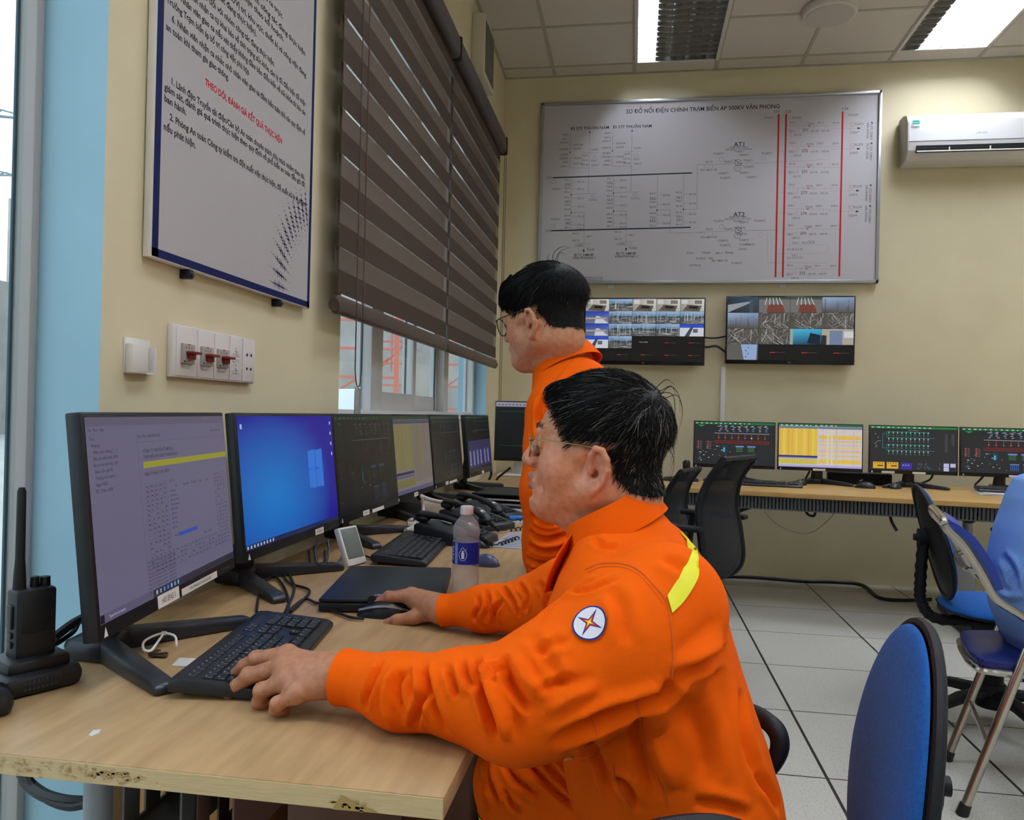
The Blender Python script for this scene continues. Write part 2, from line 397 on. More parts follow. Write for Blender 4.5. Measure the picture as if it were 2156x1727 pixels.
# lattice tower with wires, beyond the wall
tw = thing('pylon', 'grey steel lattice pylon above the yard wall outside the left window', 'pylon', (-40, 36.5, -.35))
g = G(); px_, py_ = -40.0, 36.5
def tpt(k, z): s_ = 1.6*(1-z/26)+.35; return Vector((px_+(s_ if k in (0, 3) else -s_), py_+(s_ if k in (0, 1) else -s_), z))
for k in range(4):
    g.cyl(tpt(k, -.3), tpt(k, 22), .09, .06, 6)
    for i in range(10): g.cyl(tpt(k, 2.2*i), tpt((k+1) % 4, 2.2*i+2.2), .05, n=5); g.cyl(tpt((k+1) % 4, 2.2*i), tpt(k, 2.2*i+2.2), .05, n=5)
obj('lattice_tower', g, m_galv, tw)
for z, w in ((13.5, 6), (17, 7), (20.3, 5)):
    g = G()
    for sgn in (-1, 1):
        for q in (-.35, .35): g.cyl((px_, py_+q, z), (px_+sgn*w*.7, py_+sgn*w*.7, z+.9), .06, n=5)
        g.cyl((px_, py_, z+1.4), (px_+sgn*w*.7, py_+sgn*w*.7, z+.9), .05, n=5)
        for i in range(1, 6): g.cyl((px_+sgn*w*.7*i/6, py_+sgn*w*.7*i/6, z+.15*i), (px_+sgn*w*.7*(i+.5)/6, py_+sgn*w*.7*(i+.5)/6, z+1.4-.08*i), .035, n=4)
    obj('crossarm', g, m_galv, tw)
m_wire = mat('dark_wire', '#5a646b', .6)
for k, (z0, z1, dx) in enumerate([(14.3, 16, 4), (17.9, 20, 5), (14.2, 13, -4), (21, 23, 3.4), (17.8, 17, -5)]):
    pts = [Vector((px_+dx*.7+(-10-px_)*t_*.0+(22*t_), py_+dx*.7-44*t_, z0+(z1-z0)*t_-6*t_*(1-t_))) for t_ in np.linspace(0, 1, 14)]
    obj('power_line', G().tube(pts, .035, 5), m_wire, None, 'thin overhead power line sagging from the lattice pylon outside', 'wire', 'overhead lines outside')
# red frames, grey posts and a van behind window 2
def red_frame(x, y, w, h, n, lab):
    r = thing('steel_frame', lab, 'frame', (x, y, -.35), .15, 'red steel frames in the yard')
    for sx_ in (0, w):
        obj('post', G().box((sx_, 0, h/2), (.14, .14, h)), m_rust, r, local=True)
    for i in range(n):
        obj('beam', G().box((w/2, 0, h*(i+1)/n-.1), (w, .07, .075)), m_rust, r, local=True)
    obj('brace', G().cyl((0, 0, h*.45), (w, 0, h*.75), .035, n=6).cyl((w*.5, 0, h*.5), (w*.5, 0, h*.9), .035, n=6), m_rust, r, local=True)
    return r
red_frame(-9.2, 23, 2.0, 4.4, 5, 'red painted steel frame outside, seen behind the cords of the near blind')
red_frame(-10.6, 30.5, 1.8, 6.2, 7, 'taller red steel frame in the middle of the sliding window')
red_frame(-7.4, 29.5, 2.2, 5.2, 6, 'red steel frame seen through the right sash of the sliding window')
p = on_y(735, 845, 21)
va = thing('van', 'white van parked in the yard, seen low through the near window pane', 'van', (p.x-.2, 21, -.35))
m_van = mat('white_vehicle_paint', '#e6ebee', .3, coat=.5)
prof = [(-.0, .35), (4.4, .35), (4.5, .9), (4.35, 1.15), (3.7, 1.3), (2.9, 2.05), (.1, 2.1), (-.1, 1.0)]
obj('van_body', G().prism([(-x_, z_) for x_, z_ in prof][::-1], 1.7, rotm(PI/2, 0, 0), (.9, 1.0, 0), .05), m_van, va, local=True)
obj('windscreen', G().box((.905, .1, 1.55), (.03, 1.4, .6)), mat('dark_car_glass', '#39484f', .1), va, local=True)
for x_ in (-.1, -2.6):
    for y_ in (-.7, .9): obj('wheel', G().cyl((x_, y_-.1, .33), (x_, y_+.1, .33), .33, n=18), mat('black_rubber', '#141414', .7), va, local=True)
cr = thing('car', 'red car parked at the foot of the yard wall outside the left window', 'car', (-24.6, 20.3, -.35), .9)
m_red = mat('red_vehicle_paint', '#c23a30', .35, coat=.4)
obj('car_body', G().box((0, 0, .6), (4.2, 1.7, .65), None, .15).box((-.2, 0, 1.15), (2.3, 1.5, .6), None, .2), m_red, cr, local=True)
for x_ in (-1.3, 1.3):
    for y_ in (-.8, .8): obj('wheel', G().cyl((x_, y_-.1, .31), (x_, y_+.1, .31), .31, n=16), mat('black_rubber'), cr, local=True)
po = thing('equipment_post', 'grey steel equipment post with a red cable standing in front of the yard wall', 'post', (-16, 13.6, -.35))
obj('post', G().cyl((-16, 13.6, -.35), (-16, 13.6, 2.1), .09, n=10).box((-16, 13.6, 1.3), (.5, .4, .8)), m_galv, po)
obj('cable', G().tube([(-16, 13.6, 2.1), (-16.4, 13.9, 2.9), (-17.5, 14.6, 3.0), (-19, 15.6, 3.9)], .05, 6, sub=5), m_rust, po)

# ================================================================ LEFT WALL FIXTURES
m_wplas = mat('white_plastic', '#e4e0da', .35)
m_bplas = mat('black_plastic', '#17181b', .45, bump=.05, bscale=900)
# information board
XS = -1.012
b0, b1, z0, ztop = 1.513, 2.336, 1.487, 2.95
sg = thing('notice_board', 'white safety notice board with navy border and black printed text on the left wall', 'notice board', (XW, 1.92, z0))
obj('board', G().bb((XW+.004, b0, z0), (XS, b1, ztop), .002), mat('white_board_edge', '#e6e2dc', .4), sg)
A = Art((XS, 0, 0), (0, 1, 0), (0, 0, 1)); nav = '#101a55'
A.rect(b0+.004, z0+.003, b1-b0-.008, ztop-z0-.006, '#bcb7b8', 1)
A.rect(b0+.004, z0+.003, .022, ztop-z0-.006, nav, 2); A.rect(b1-.022, z0+.003, .018, ztop-z0-.006, nav, 2); A.rect(b0+.004, z0+.003, b1-b0-.008, .018, nav, 2)
L, Rr = 1.547, 2.275
tl = [(1.768, 'nếu phát hiện.', L, .126), (1.796, '2. Phòng An toàn Công ty kiểm tra đột xuất việc thực hiện, đề xuất xử lý vi phạm', 1.569, Rr-1.569+.007),
      (1.829, 'ban hành.', L, .085), (1.853, 'giám sát, đánh giá quá trình thực hiện theo quy định về phổ biến an toàn đầu giờ đã', L, Rr-L),
      (1.875, '1. Lãnh đạo Truyền tải điện/Cán bộ An toàn chuyên trách chịu trách nhiệm theo dõi,', 1.569, Rr-1.569),
      (1.984, 'an toàn khi tham gia giao thông.', L, .265), (2.010, '6. Nhân viên nhận ca nhắc nhở nhân viên giao ca đảm bảo tuân thủ các quy định về', 1.567, .703),
      (2.042, 'Trưởng Trạm biến áp bố trí công việc phù hợp.', L, .37), (2.070, 'khỏe/ Nhân viên giao ca nếu xét thấy không đảm bảo điều kiện về sức khỏe thì báo cáo', L, Rr-L-.005),
      (2.098, '5. Nhân viên nhận ca tự khai báo về tình trạng sức khỏe, tâm lý đủ điều kiện để nhận', 1.567, .70),
      (2.127, 'cảnh báo đối với nhóm công tác đang thực hiện.', L+.08, .43), (2.160, 'nhóm công tác đang thực hiện).', L+.1, .302),
      (2.186, 'Nhóm công tác/Vị trí, khu vực, thiết bị và công việc đang', L+.12, .60), (2.222, 'đang thực hiện theo kế hoạch.', L+.2, .362), (2.248, 'bàn giao)/Nhóm công tác đang thực hiện', L+.22, .49), (2.283, 'của ca trực.', L+.42, .135)]
for z_, s_, y_, w_ in tl: A.text(s_, y_, z_, .0212, '#26262c', 3, width=w_, bold=.028)
A.text('THEO DÕI, ĐÁNH GIÁ KẾT QUẢ THỰC HIỆN', 1.706, 1.930, .0225, '#cf2a36', 3, width=.408, bold=.034)
rng = random.Random(4)
for i in range(11):
    for j in range(13):
        u = (i-5)/5.0; a_ = .06+1.35*j/12            # quarter-ring of four-pointed stars
        rad = .235+.062*u; y_ = b1-.03+.03-rad*math.cos(a_)*1.02+.02; z_ = z0+.02+rad*math.sin(a_)*1.25
        if y_ > b1-.03 or y_ < b0: continue
        s_ = .0155*max(0, 1-abs(u)**1.6)*(1.1 if (i+j) % 2 else .8)
        if s_ < .0022: A.disc(y_, z_, .0016, '#1b1e46', 3, 8); continue
        A.poly([(y_+s_*(1 if k % 2 == 0 else .22)*math.cos(PI/4*k), z_+s_*(1 if k % 2 == 0 else .22)*math.sin(PI/4*k)) for k in range(8)], '#16183c', 3)
A.build('printed_notice', INK, sg)
for y_ in (1.664, 2.126): obj('clip', G().bb((XW, y_-.008, z0-.022), (XS+.004, y_+.008, z0-.0005), .002).cyl((XW+.01, y_, z0-.014), (XS+.008, y_, z0-.014), .005, n=8), mat('dark_metal', '#33353a', .4, .6), sg)
# remote-control holder
q0, q1 = on_x(255, 704, XW), on_x(312, 786, XW)
rh = thing('remote_holder', 'small empty white plastic holder on the wall left of the switch panel', 'holder', (XW, (q0.y+q1.y)/2, 1.24))
ya, yb, za, zb = 1.463, 1.548, 1.238, 1.312
obj('back_plate', G().bb((XW, ya, za), (XW+.004, yb, zb), .0015), m_wplas, rh)
obj('front_cover', G().bb((XW+.004, ya, za), (XW+.024, ya+.052, za+.062), .004), m_wplas, rh)
obj('side_wall', G().bb((XW+.004, yb-.006, za), (XW+.02, yb, za+.058), .001).bb((XW+.004, ya+.05, za), (XW+.018, yb, za+.004)), m_wplas, rh)
# switch panel
sw = thing('switch_panel', 'white wall panel with three red breaker switches and sockets under the notice board', 'switch panel', (XW, 1.81, 1.235))
z0s, z1s = 1.238, 1.358; ys = [1.614, 1.712, 1.787, 1.862, 1.928, 1.998]
XP = XW+.014
m_plate = mat('white_switch_plate', '#e2dcd8', .4); m_brk = mat('grey_breaker', '#a9a79e', .5); m_rsw = mat('red_toggle', '#8a1f18', .4)
obj('face_plate', G().bb((XW, ys[0], z0s), (XP, ys[-1], z1s), .003), m_plate, sw)
A = Art((XP+.0022, 0, 0), (0, 1, 0), (0, 0, 1))
for i in range(5):
    g = G().bb((XP, ys[i]+(.014 if i == 0 else .003), z0s+.004), (XP+.002, ys[i+1]-.002, z1s-.004), .0008)
    md = obj('module', g, m_plate, sw)
    c_ = (ys[i]+ys[i+1])/2+(.006 if i == 0 else 0)
    if i < 3:
        bk = obj('breaker', G().bb((XP+.001, c_-.025, z0s+.033), (XP+.008, c_+.025, z0s+.078), .001), m_brk, sw)
        obj('toggle', G().bb((XP+.008, c_-.008, z0s+.043), (XP+.014, c_+.02, z0s+.056), .001).bb((XP+.008, c_-.014, z0s+.055), (XP+.026, c_+.026, z0s+.061), .002), m_rsw, bk)
        B = Art((XP+.0082, 0, 0), (0, 1, 0), (0, 0, 1), .0003)
        for k in range(3): B.rect(c_-.014+.011*k, z0s+.066, .002, .006, '#2a2a2a')
        B.rect(c_-.006, z0s+.0745, .008, .003, '#c02020'); B.rect(c_-.022, z0s+.036, .008, .003, '#222'+'222'); B.text('20A', c_-.008, z0s+.036, .005, '#333333')
        B.build('lettering', INK, bk)
        A.rect(c_-.022, z0s+.022, .034, .0075, '#6a6a70', 1); A.rect(c_-.0214, z0s+.0226, .0328, .0063, '#dedbd8', 2)
        A.text(['ĐÈN LIOA', 'ĐÈN LÀM', 'ĐIỀU HÒA'][i], c_-.019, z0s+.0236, .0052, '#222222', 3, width=.028)
    elif i == 3:
        for z_ in (z0s+.083, z0s+.047, z0s+.036): obj('button', G().cyl((XP+.002, c_, z_), (XP+.006, c_, z_), .006, .005, 12), m_wplas, sw)
        for z_, s_ in ((z0s+.066, 'BẬT'), (z0s+.047-.008+.012, 'TẮT'), (z0s+.022, 'QUẠT')):
            A.rect(c_-.017, z_, .031, .007, '#45454d', 1); A.rect(c_-.0163, z_+.0007, .0296, .0056, '#dedbd8', 2); A.text(s_, c_, z_+.0014, .0045, '#333333', 3, 'c')
    else:
        for z_ in (z0s+.075, z0s+.038):
            for d_ in (-.011, .011): A.disc(c_+d_, z_, .004, '#15130f', 2, 10)
A.build('lettering', INK, sw)
# zebra blinds
def cloth_through(name, c, w):
    m = mat(name, c, .85, bump=.15, bscale=900); t = m.node_tree; tl_ = nd(t, 'ShaderNodeBsdfTranslucent'); tl_.inputs[0].default_value = (*lin(c), 1); mm = nd(t, 'ShaderNodeMixShader'); mm.inputs[0].default_value = w
    t.links.new(t.nodes['Principled BSDF'].outputs[0], mm.inputs[1]); t.links.new(tl_.outputs[0], mm.inputs[2]); t.links.new(mm.outputs[0], t.nodes['Material Output'].inputs['Surface']); return m
m_op = cloth_through('brown_blind_fabric', '#46362a', .03); m_op2 = cloth_through('rear_blind_fabric', '#93867a', .40)
m_rail = mat('brown_blind_rail', '#54443c', .45)
m_sheer = bpy.data.materials.new('sheer_blind_fabric'); m_sheer.use_nodes = True; t = m_sheer.node_tree; bs = t.nodes['Principled BSDF']
bs.inputs['Base Color'].default_value = (*lin('#85776a'), 1); bs.inputs['Roughness'].default_value = .9; bs.inputs['Alpha'].default_value = .45
XBL = -.965
def blind(ya, yb, lab, cord):
    r = thing('roller_blind', lab, 'blind', (XBL, (ya+yb)/2, 1.47), 0, 'brown zebra blinds on the left wall')
    zt, zb, per = 3.06, 1.545, .153
    g = G(); g2 = G(); gs = G(); z_ = zb+.012; k = 0
    while z_ < zt:
        g.bb((XBL, ya, z_), (XBL+.0012, yb, min(z_+.078, zt)))
        gs.bb((XBL+.0002, ya+.004, z_+.078), (XBL+.0009, yb-.004, min(z_+per, zt)))
        o2 = .0735+.0007*k
        g2.bb((XBL-.016, ya+.012, z_+o2), (XBL-.0148, yb-.006, min(z_+o2+.0855, zt)))
        z_ += per; k += 1
    obj('front_fabric', g, m_op, r); obj('sheer_bands', gs, m_sheer, r, label='see-through bands of the blind'); obj('rear_fabric', g2, m_op2, r)
    b_ = obj('bottom_rail', G().bb((XBL-.02, ya-.01, 1.487), (XBL+.012, yb+.01, 1.55), .012, 3), m_rail, r)
    obj('end_cap', G().cyl((XBL-.004, ya-.018, 1.515), (XBL-.004, ya-.008, 1.515), .02, n=16).cyl((XBL-.004, yb+.008, 1.515), (XBL-.004, yb+.016, 1.515), .02, n=16), m_rail, b_)
    h_ = obj('headrail', G().bb((XBL-.065, ya-.02, 3.0), (XBL+.045, yb+.02, 3.125), .03, 4), mat('dark_blind_cassette', '#3c3231', .4), r)
    obj('end_cap', G().bb((XBL-.067, yb+.02, 2.998), (XBL+.047, yb+.034, 3.127), .01), m_bplas, h_)
    g = G()
    for d_ in ((.10, .165) if cord else (yb-ya+.02, yb-ya+.09)):
        zl = 1.31 if cord else .95
        g.tube([(XBL+.03, ya+d_, 3.0), (XBL+.03, ya+d_, zl)], .0022, 6)
    if cord: g.tube([(XBL+.03, ya+.10, 1.31), (XBL+.03, ya+.112, 1.27), (XBL+.03, ya+.132, 1.25), (XBL+.03, ya+.153, 1.27), (XBL+.03, ya+.165, 1.31)], .0022, 6, sub=4)
    c_ = obj('pull_cord', g, mat('brown_cord', '#5d4435', .7), r)
    if cord: obj('cord_weight', G().tube([(XBL+.03, ya+.118, 1.25), (XBL+.03, ya+.112, 1.235), (XBL+.03, ya+.112, 1.155), (XBL+.03, ya+.15, 1.155), (XBL+.03, ya+.15, 1.235), (XBL+.03, ya+.145, 1.25)], .005, 8).bb((XBL+.026, ya+.125, 1.15), (XBL+.034, ya+.137, 1.24), .002), mat('clear_plastic', '#c9cdd0', .15, trans=.6), c_)
    return r
blind(2.447, 3.945, 'near brown zebra blind with two hanging cords, beside the notice board', True)
blind(3.985, 5.43, 'far brown zebra blind next to the room corner, behind the standing man', False)
# wall speaker box high in the corner
qa, qb = on_x(1012, 140, XW+.13), on_x(1040, 210, XW+.13)
sp = thing('wall_speaker', 'cream rectangular loudspeaker box mounted high on the left wall near the corner', 'speaker', (XW, 5.1, 3.38))
obj('cabinet', G().bb((XW, 4.72, 3.26), (XW+.08, 5.06, 3.64), .006), mat('cream_speaker_case', '#d9d2bd', .5), sp)
obj('grille', G().bb((XW+.08, 4.76, 3.29), (XW+.084, 5.03, 3.61), .002), mat('grey_speaker_cloth', '#6f6a60', .9, bump=.6, bscale=700), sp)
# ================================================================ CEILING LAMPS
m_refl = mat('mirror_reflector', '#d5dbe2', .18, .9)
m_louv = mat('louvre_metal', '#b9b6ae', .3, .6)
m_tube_on = mat('lit_fluorescent_tube', '#e8f0ff', .5, emit=TUBE_STRENGTH)
m_tube_off = mat('unlit_fluorescent_tube', '#d9dad6', .3)
m_white = mat('white_enamel', '#d9d6cf', .4)
def troffer(x0, y1, lit, lab):
    # 60 x 120 recessed troffer; x0 left edge, y1 far edge
    r = thing('ceiling_light', lab, 'ceiling light', (x0+.3, y1-.6, ZC), 0, 'recessed louvred ceiling lights')
    a, b, c, d = x0+.012, x0+.588, y1-1.188, y1-.012; zt = ZC+.11
    g = G(); t_ = .004
    g.bb((a, c, ZC-.002), (a+t_, d, zt)); g.bb((b-t_, c, ZC-.002), (b, d, zt)); g.bb((a, c, ZC-.002), (b, c+t_, zt)); g.bb((a, d-t_, ZC-.002), (b, d, zt)); g.bb((a, c, zt), (b, d, zt+.004))
    obj('housing', g, m_refl, r)
    g = G()
    for q in (a, b): g.bb((q-.012, c-.01, ZC-.006), (q+.012, d+.01, ZC-.0005), .001)
    for q in (c, d): g.bb((a, q-.011, ZC-.006), (b, q+.011, ZC-.0005), .001)
    obj('rim', g, m_white, r)
    xs = [a+.06, a+.215, a+.36, b-.06]
    g = G()
    for q in ((xs[0]+xs[1])/2, (xs[1]+xs[2])/2, (xs[2]+xs[3])/2):    # reflector ridges
        g.grid([[(q+w_*.05, c+t_, ZC+.015+.08*abs(w_)), (q+w_*.05, d-t_, ZC+.015+.08*abs(w_))] for w_ in (-1, -.5, 0, .5, 1)], False)
    n = 16
    for i in range(1, n):
        y_ = c+(d-c)*i/n; g.bb((a+t_, y_-.0008, ZC+.002), (b-t_, y_+.0008, ZC+.03))
    obj('louvre', g, m_louv, r)
    for k, q in enumerate(xs):
        o = obj('tube', G().cyl((q, c+.03, ZC+.065), (q, d-.03, ZC+.065), .013, n=12), m_tube_on if lit[k] else m_tube_off, r, label=('lit white tube' if lit[k] else 'unlit tube'))
        obj('lamp_holder', G().bb((q-.014, c+.006, ZC+.05), (q+.014, c+.03, ZC+.085), .002).bb((q-.014, d-.03, ZC+.05), (q+.014, d-.006, ZC+.085), .002), m_white, o)
    return r
nm = {(1, 0): 'louvred ceiling light lit along its left edge only, nearer the window wall', (4, 0): 'louvred ceiling light lit along its right part, above the air conditioner'}
for i, j in LIGHTS:
    lit = (1, 0, 0, 0) if (i, j) == (1, 0) else (0, 1, 1, 1) if (i, j) == (4, 0) else (1, 0, 1, 0) if (i+j) % 3 else (1, 1, 0, 1)
    troffer(cellx(i), CY0-.6*j+.0, lit, nm.get((i, j), 'louvred ceiling light out of the picture, further back in the room'))
rl = thing('round_ceiling_lamp', 'round white surface mounted lamp on the ceiling between the two louvred lights', 'ceiling light', (1.165, 5.14, ZC))
obj('rim', G().lathe([(.0, 0), (.165, 0), (.168, -.012), (.16, -.04), (.148, -.046), (.0, -.046)], (1.165, 5.14, ZC), 40), mat('white_lamp_rim', '#d8d2ca', .4), rl)
obj('diffuser', G().lathe([(.0, -.046), (.146, -.046), (.14, -.052), (.0, -.056)], (1.165, 5.14, ZC), 40), mat('unlit_diffuser', '#c9c1b8', .5), rl)
# ================================================================ BACK WALL
m_alu = mat('aluminium_frame', '#a9adaf', .35, .6)
wbd = thing('diagram_board', 'large whiteboard with a printed electrical single line diagram on the back wall', 'whiteboard', (.485, YB, 2.85))
u0, u1, v0, v1 = -.742, 1.712, 2.166, 3.548
YW = YB-.035
obj('panel', G().bb((u0+.01, YW+.004, v0+.01), (u1-.01, YB, v1-.01)), mat('grey_board_edge', '#b5b2ad', .5), wbd)
g = G()
for a, b in (((u0, YW-.008, v0), (u0+.022, YB-.006, v1)), ((u1-.022, YW-.008, v0), (u1, YB-.006, v1)), ((u0, YW-.008, v0), (u1, YB-.006, v0+.024)), ((u0, YW-.008, v1-.024), (u1, YB-.006, v1))): g.bb(a, b, .003)
obj('frame', g, m_alu, wbd)
for x_, z_ in ((-.18, v1+.002), (1.07, v1+.002), (-.185, v0-.026), (1.06, v0-.026)):
    obj('bracket', G().bb((x_-.025, YB-.012, z_), (x_+.025, YB, z_+.026), .002), m_wplas, wbd)
A = Art((0, YW+.004, 0), (1, 0, 0), (0, 0, 1), .0008)
A.rect(u0+.012, v0+.012, u1-u0-.024, v1-v0-.024, '#c2bec2', 1)
S = 3.925
def P4(x, y): p = on_y(1120+x/S, 180+y/S, YW); return (p.x, p.z)
def P5(x, y): p = on_y(1440+x/S, 180+y/S, YW); return (p.x, p.z)
dk, gr, rd, lr = '#2a2a2c', '#77747a', '#c2282c', '#b98e92'
def T(P, x, y, s, sz=.022, col=dk, al='c', **k): q = P(x, y); A.text(s, q[0], q[1]-sz*.35, sz, col, 4, al, **k)
def Ln(P, pts, w=.0022, col=gr): A.line([P(*q) for q in pts], w, col, 3)
q0, q1 = P4(778, 232), P5(792, 158)
A.text('SƠ ĐỒ NỐI ĐIỆN CHÍNH TRẠM BIẾN ÁP 500KV VĂN PHONG', q0[0], (q0[1]+q1[1])/2-.012, .043, '#26262a', 4, width=q1[0]-q0[0], bold=.012)
Ln(P4, [(170, 762), (1322, 722)], .010, '#2f3a38'); Ln(P4, [(158, 1200), (1312, 1172)], .010, '#2f3a38')
T(P4, 140, 762, 'C51', .026); T(P4, 133, 1200, 'C52', .026)
for X, nm_, k in ((478, 'ĐI 575 THUẬN NAM', '5'), (828, 'ĐI 577 THUẬN NAM', '4')):
    dx = X-478; dy = -12 if dx else 0
    T(P4, X, 350+dy, nm_, .032, bold=.01)
    Ln(P4, [(X, 385+dy), (X-6, 690+dy), (X-12, 890+dy), (X-155, 900+dy)]); Ln(P4, [(X-12, 893+dy), (X+55, 890+dy)])
    q = P4(X, 385+dy); A.disc(q[0], q[1], .006, dk)
    Ln(P4, [(X-160, 385+dy), (X-163, 555+dy)]); Ln(P4, [(X-163, 590+dy), (X-165, 680+dy), (X-8, 682+dy)])
    q = P4(X-163, 553+dy); A.disc(q[0], q[1], .005, dk)
    for yy, s_, sd in ((405, 'K575', 0), (440, 'K57-1', 0), (470, 'K576-0', 0), (525, 'CSK575', 0), (570, 'KH503', 0), (600, 'CSK505', 0), (632, 'K505', 0), (666, 'K505-1', 0)): T(P4, X-178, yy+dy, s_.replace('5', k, 1), .021, al='r')
    for yy, s_ in ((490, 'K576-08'), (522, 'KH575'), (600, 'CK505'), (645, 'K505-08')): T(P4, X-130, yy+dy, s_, .019, al='l'); Ln(P4, [(X-160, yy+dy), (X-134, yy+dy)], .0016)
    for yy, s_ in ((577, 'CS57'+k), (615, '575-76'), (655, '575-75')): T(P4, X-15, yy+dy, s_, .019, al='r')
    for yy, s_ in ((530, 'TU57'+k), (622, '575-7'), (660, 'TI575-7')): T(P4, X+10, yy+dy, s_, .019, al='l')
    Ln(P4, [(X-65, 558+dy), (X+70, 555+dy)], .0018)
    for c_ in ((X+30, 585+dy), (X+38, 600+dy)): q = P4(*c_); A.ring(q[0], q[1], .016, .0018, '#9a979c', 3)
    T(P4, X+25, 945+dy, 'TU575C', .019); q = P4(X+25, 915+dy); A.ring(q[0], q[1], .014, .0018, gr, 3); A.text('Y', q[0], q[1]-.006, .016, gr, 4, 'c')
    Ln(P4, [(X-152, 765+dy), (X-154, 900+dy), (X-156, 1050+dy), (X-157, 1190+dy)]); Ln(P4, [(X-156, 1050+dy), (X-46, 1050+dy), (X-48, 1190+dy), (X-50, 1370+dy)])
    for yy in (902, 1050): q = P4(X-154, yy+dy); A.disc(q[0], q[1], .006, dk)
    for yy, s_, b_ in ((780, '575-1', 0), (818, '57'+('5' if k == '5' else '4'), 1), (848, 'TI57'+k, 0), (880, '575-6', 0), (923, '565-6', 0), (957, '56'+('5' if k == '5' else '4'), 1), (986, 'TI56'+k, 0), (1022, '565-8', 0), (1075, '585-8', 0), (1108, 'TI58'+k, 0), (1138, '58'+('5' if k == '5' else '4'), 1), (1173, '585-2', 0)):
        T(P4, X-165, yy+dy, s_, .026 if b_ else .019, al='r')
    for yy in (795, 857, 932, 1002, 1082, 1152, 1183): T(P4, X-105, yy+dy, '57'+k+'-15', .019, al='l'); Ln(P4, [(X-152, yy+dy), (X-112, yy+dy)], .0016)
    for yy, s_ in ((818, .5), (957, .5), (1138, .5)): q = P4(X-153, yy+dy); A.rect(q[0]-.006, q[1]-.010, .012, .020, '#c2bec2', 4); A.line([(q[0]-.006, q[1]-.01), (q[0]+.006, q[1]-.01), (q[0]+.006, q[1]+.01), (q[0]-.006, q[1]+.01), (q[0]-.006, q[1]-.01)], .0016, gr, 5)
    for yy, s_ in ((1222, '585-76'), (1280, '585-75'), (1322, 'CS585')): T(P4, X-90 if yy < 1300 else X-60, yy+dy, s_, .019 if yy < 1300 else .023, al='r')
    T(P4, X-30, 1248+dy, '585-7', .019, al='l'); T(P4, X-28, 1356+dy, 'TU585', .022, al='l'); Ln(P4, [(X-105, 1304+dy), (X+15, 1303+dy)], .0018)
    q = P4(X-18, 1328+dy); A.ring(q[0], q[1], .014, .0018, gr, 3); q = P4(X-51, 1370+dy); A.poly([(q[0]-.008, q[1]+.012), (q[0], q[1]-.012), (q[0]+.008, q[1]+.012)], dk, 4)
    T(P4, X-50, 1400+dy, 'ĐI T%d NMNĐ' % (1 if not dx else 2), .026, bold=.01); T(P4, X-50, 1424+dy, 'VĂN PHONG 1', .026, bold=.01)
for x_, y_, s_ in ((198, 855, 'TUC51'), (192, 1105, 'TUC52')): T(P4, x_, y_, s_, .022); q = P4(x_-25, y_+(-60 if y_ < 900 else 60)); A.ring(q[0], q[1], .015, .0018, gr, 3); Ln(P4, [(x_, y_-30), (x_, y_-70)] if y_ < 900 else [(x_, y_+20), (x_, y_+70)], .0016)
for X, a_ in ((1035, '2'), (1252, '1')):
    dy = -8 if a_ == '1' else 0
    Ln(P4, [(X+3, 745+dy), (X-2, 1030+dy), (X-3, 1165+dy)]); q = P4(X-1, 1030+dy); A.disc(q[0], q[1], .006, dk)
    for yy, s_, b_ in ((890, '56%s-6', 0), (932, '56%s', 1), (963, 'TI56%s', 0), (1003, '56%s-8', 0), (1055, '53%s-8', 0), (1090, 'TI53%s', 0), (1118, '53%s', 1), (1157, '53%s-2', 0)): T(P4, X-14, yy+dy, s_ % a_, .030 if b_ else .020, al='r')
    for yy in (906, 982, 1070, 1138): T(P4, X+45, yy+dy, '56%s-65' % a_, .019, al='l'); Ln(P4, [(X, yy+dy), (X+40, yy+dy)], .0016)
Ln(P4, [(1035, 1030), (1145, 1030), (1142, 1220), (1412, 1215)]); Ln(P4, [(1252, 1025), (1362, 1022), (1368, 655), (1425, 653)])
for i, (Y0, nm_) in enumerate(((655, 'AT1'), (1212, 'AT2'))):
    k = i+1
    T(P5, 456, Y0-170+i*22, nm_, .046, bold=.01)
    for j, s_ in enumerate(('500/225/35kV', '500/225kV+-9x1.25%/35kV', 'YNa0d11')): T(P5, 455-8*i, Y0-145+i*20+j*17, s_, .017, width=(.13, .19, .07)[j])
    Ln(P5, [(115, Y0), (430, Y0-10), (775, Y0-20)], .002, gr)
    for c_ in ((448, Y0-18), (443, Y0+26)): q = P5(*c_); A.ring(q[0], q[1], .023, .003, '#55525a', 3); A.text('Y', q[0], q[1]-.008, .022, '#55525a', 4, 'c')
    Ln(P5, [(412, Y0-45), (490, Y0+8)], .003, dk)
    for x_, y_, s_ in ((206, -25, '53%d-3'), (170, 42, '53%d-38'), (238, 40, '53%d-35'), (368, -25, 'TI5AT%d'), (495, -82, 'TI0AT%d'), (530, -36, 'TI2AT%d'), (285, -92, 'TU5AT%d'), (325, 70, 'CS5AT%d'), (495, 66, 'TI3AT%d'), (535, 16, 'CS2AT%d'), (340, 108, 'TU3AT%d'), (558, 102, 'CS3AT%d'), (685, -95, 'TU2AT%d')):
        T(P5, x_-(60 if i and x_ > 500 else 0), Y0+y_, s_ % k, .022)
    q = P5(310, Y0-45); A.ring(q[0], q[1], .016, .002, gr, 3); q = P5(655-20*i, Y0-57+80*i); A.ring(q[0], q[1], .016, .002, lr, 3)
    for x_ in (168, 238): Ln(P5, [(x_, Y0), (x_, Y0+28)], .0016)
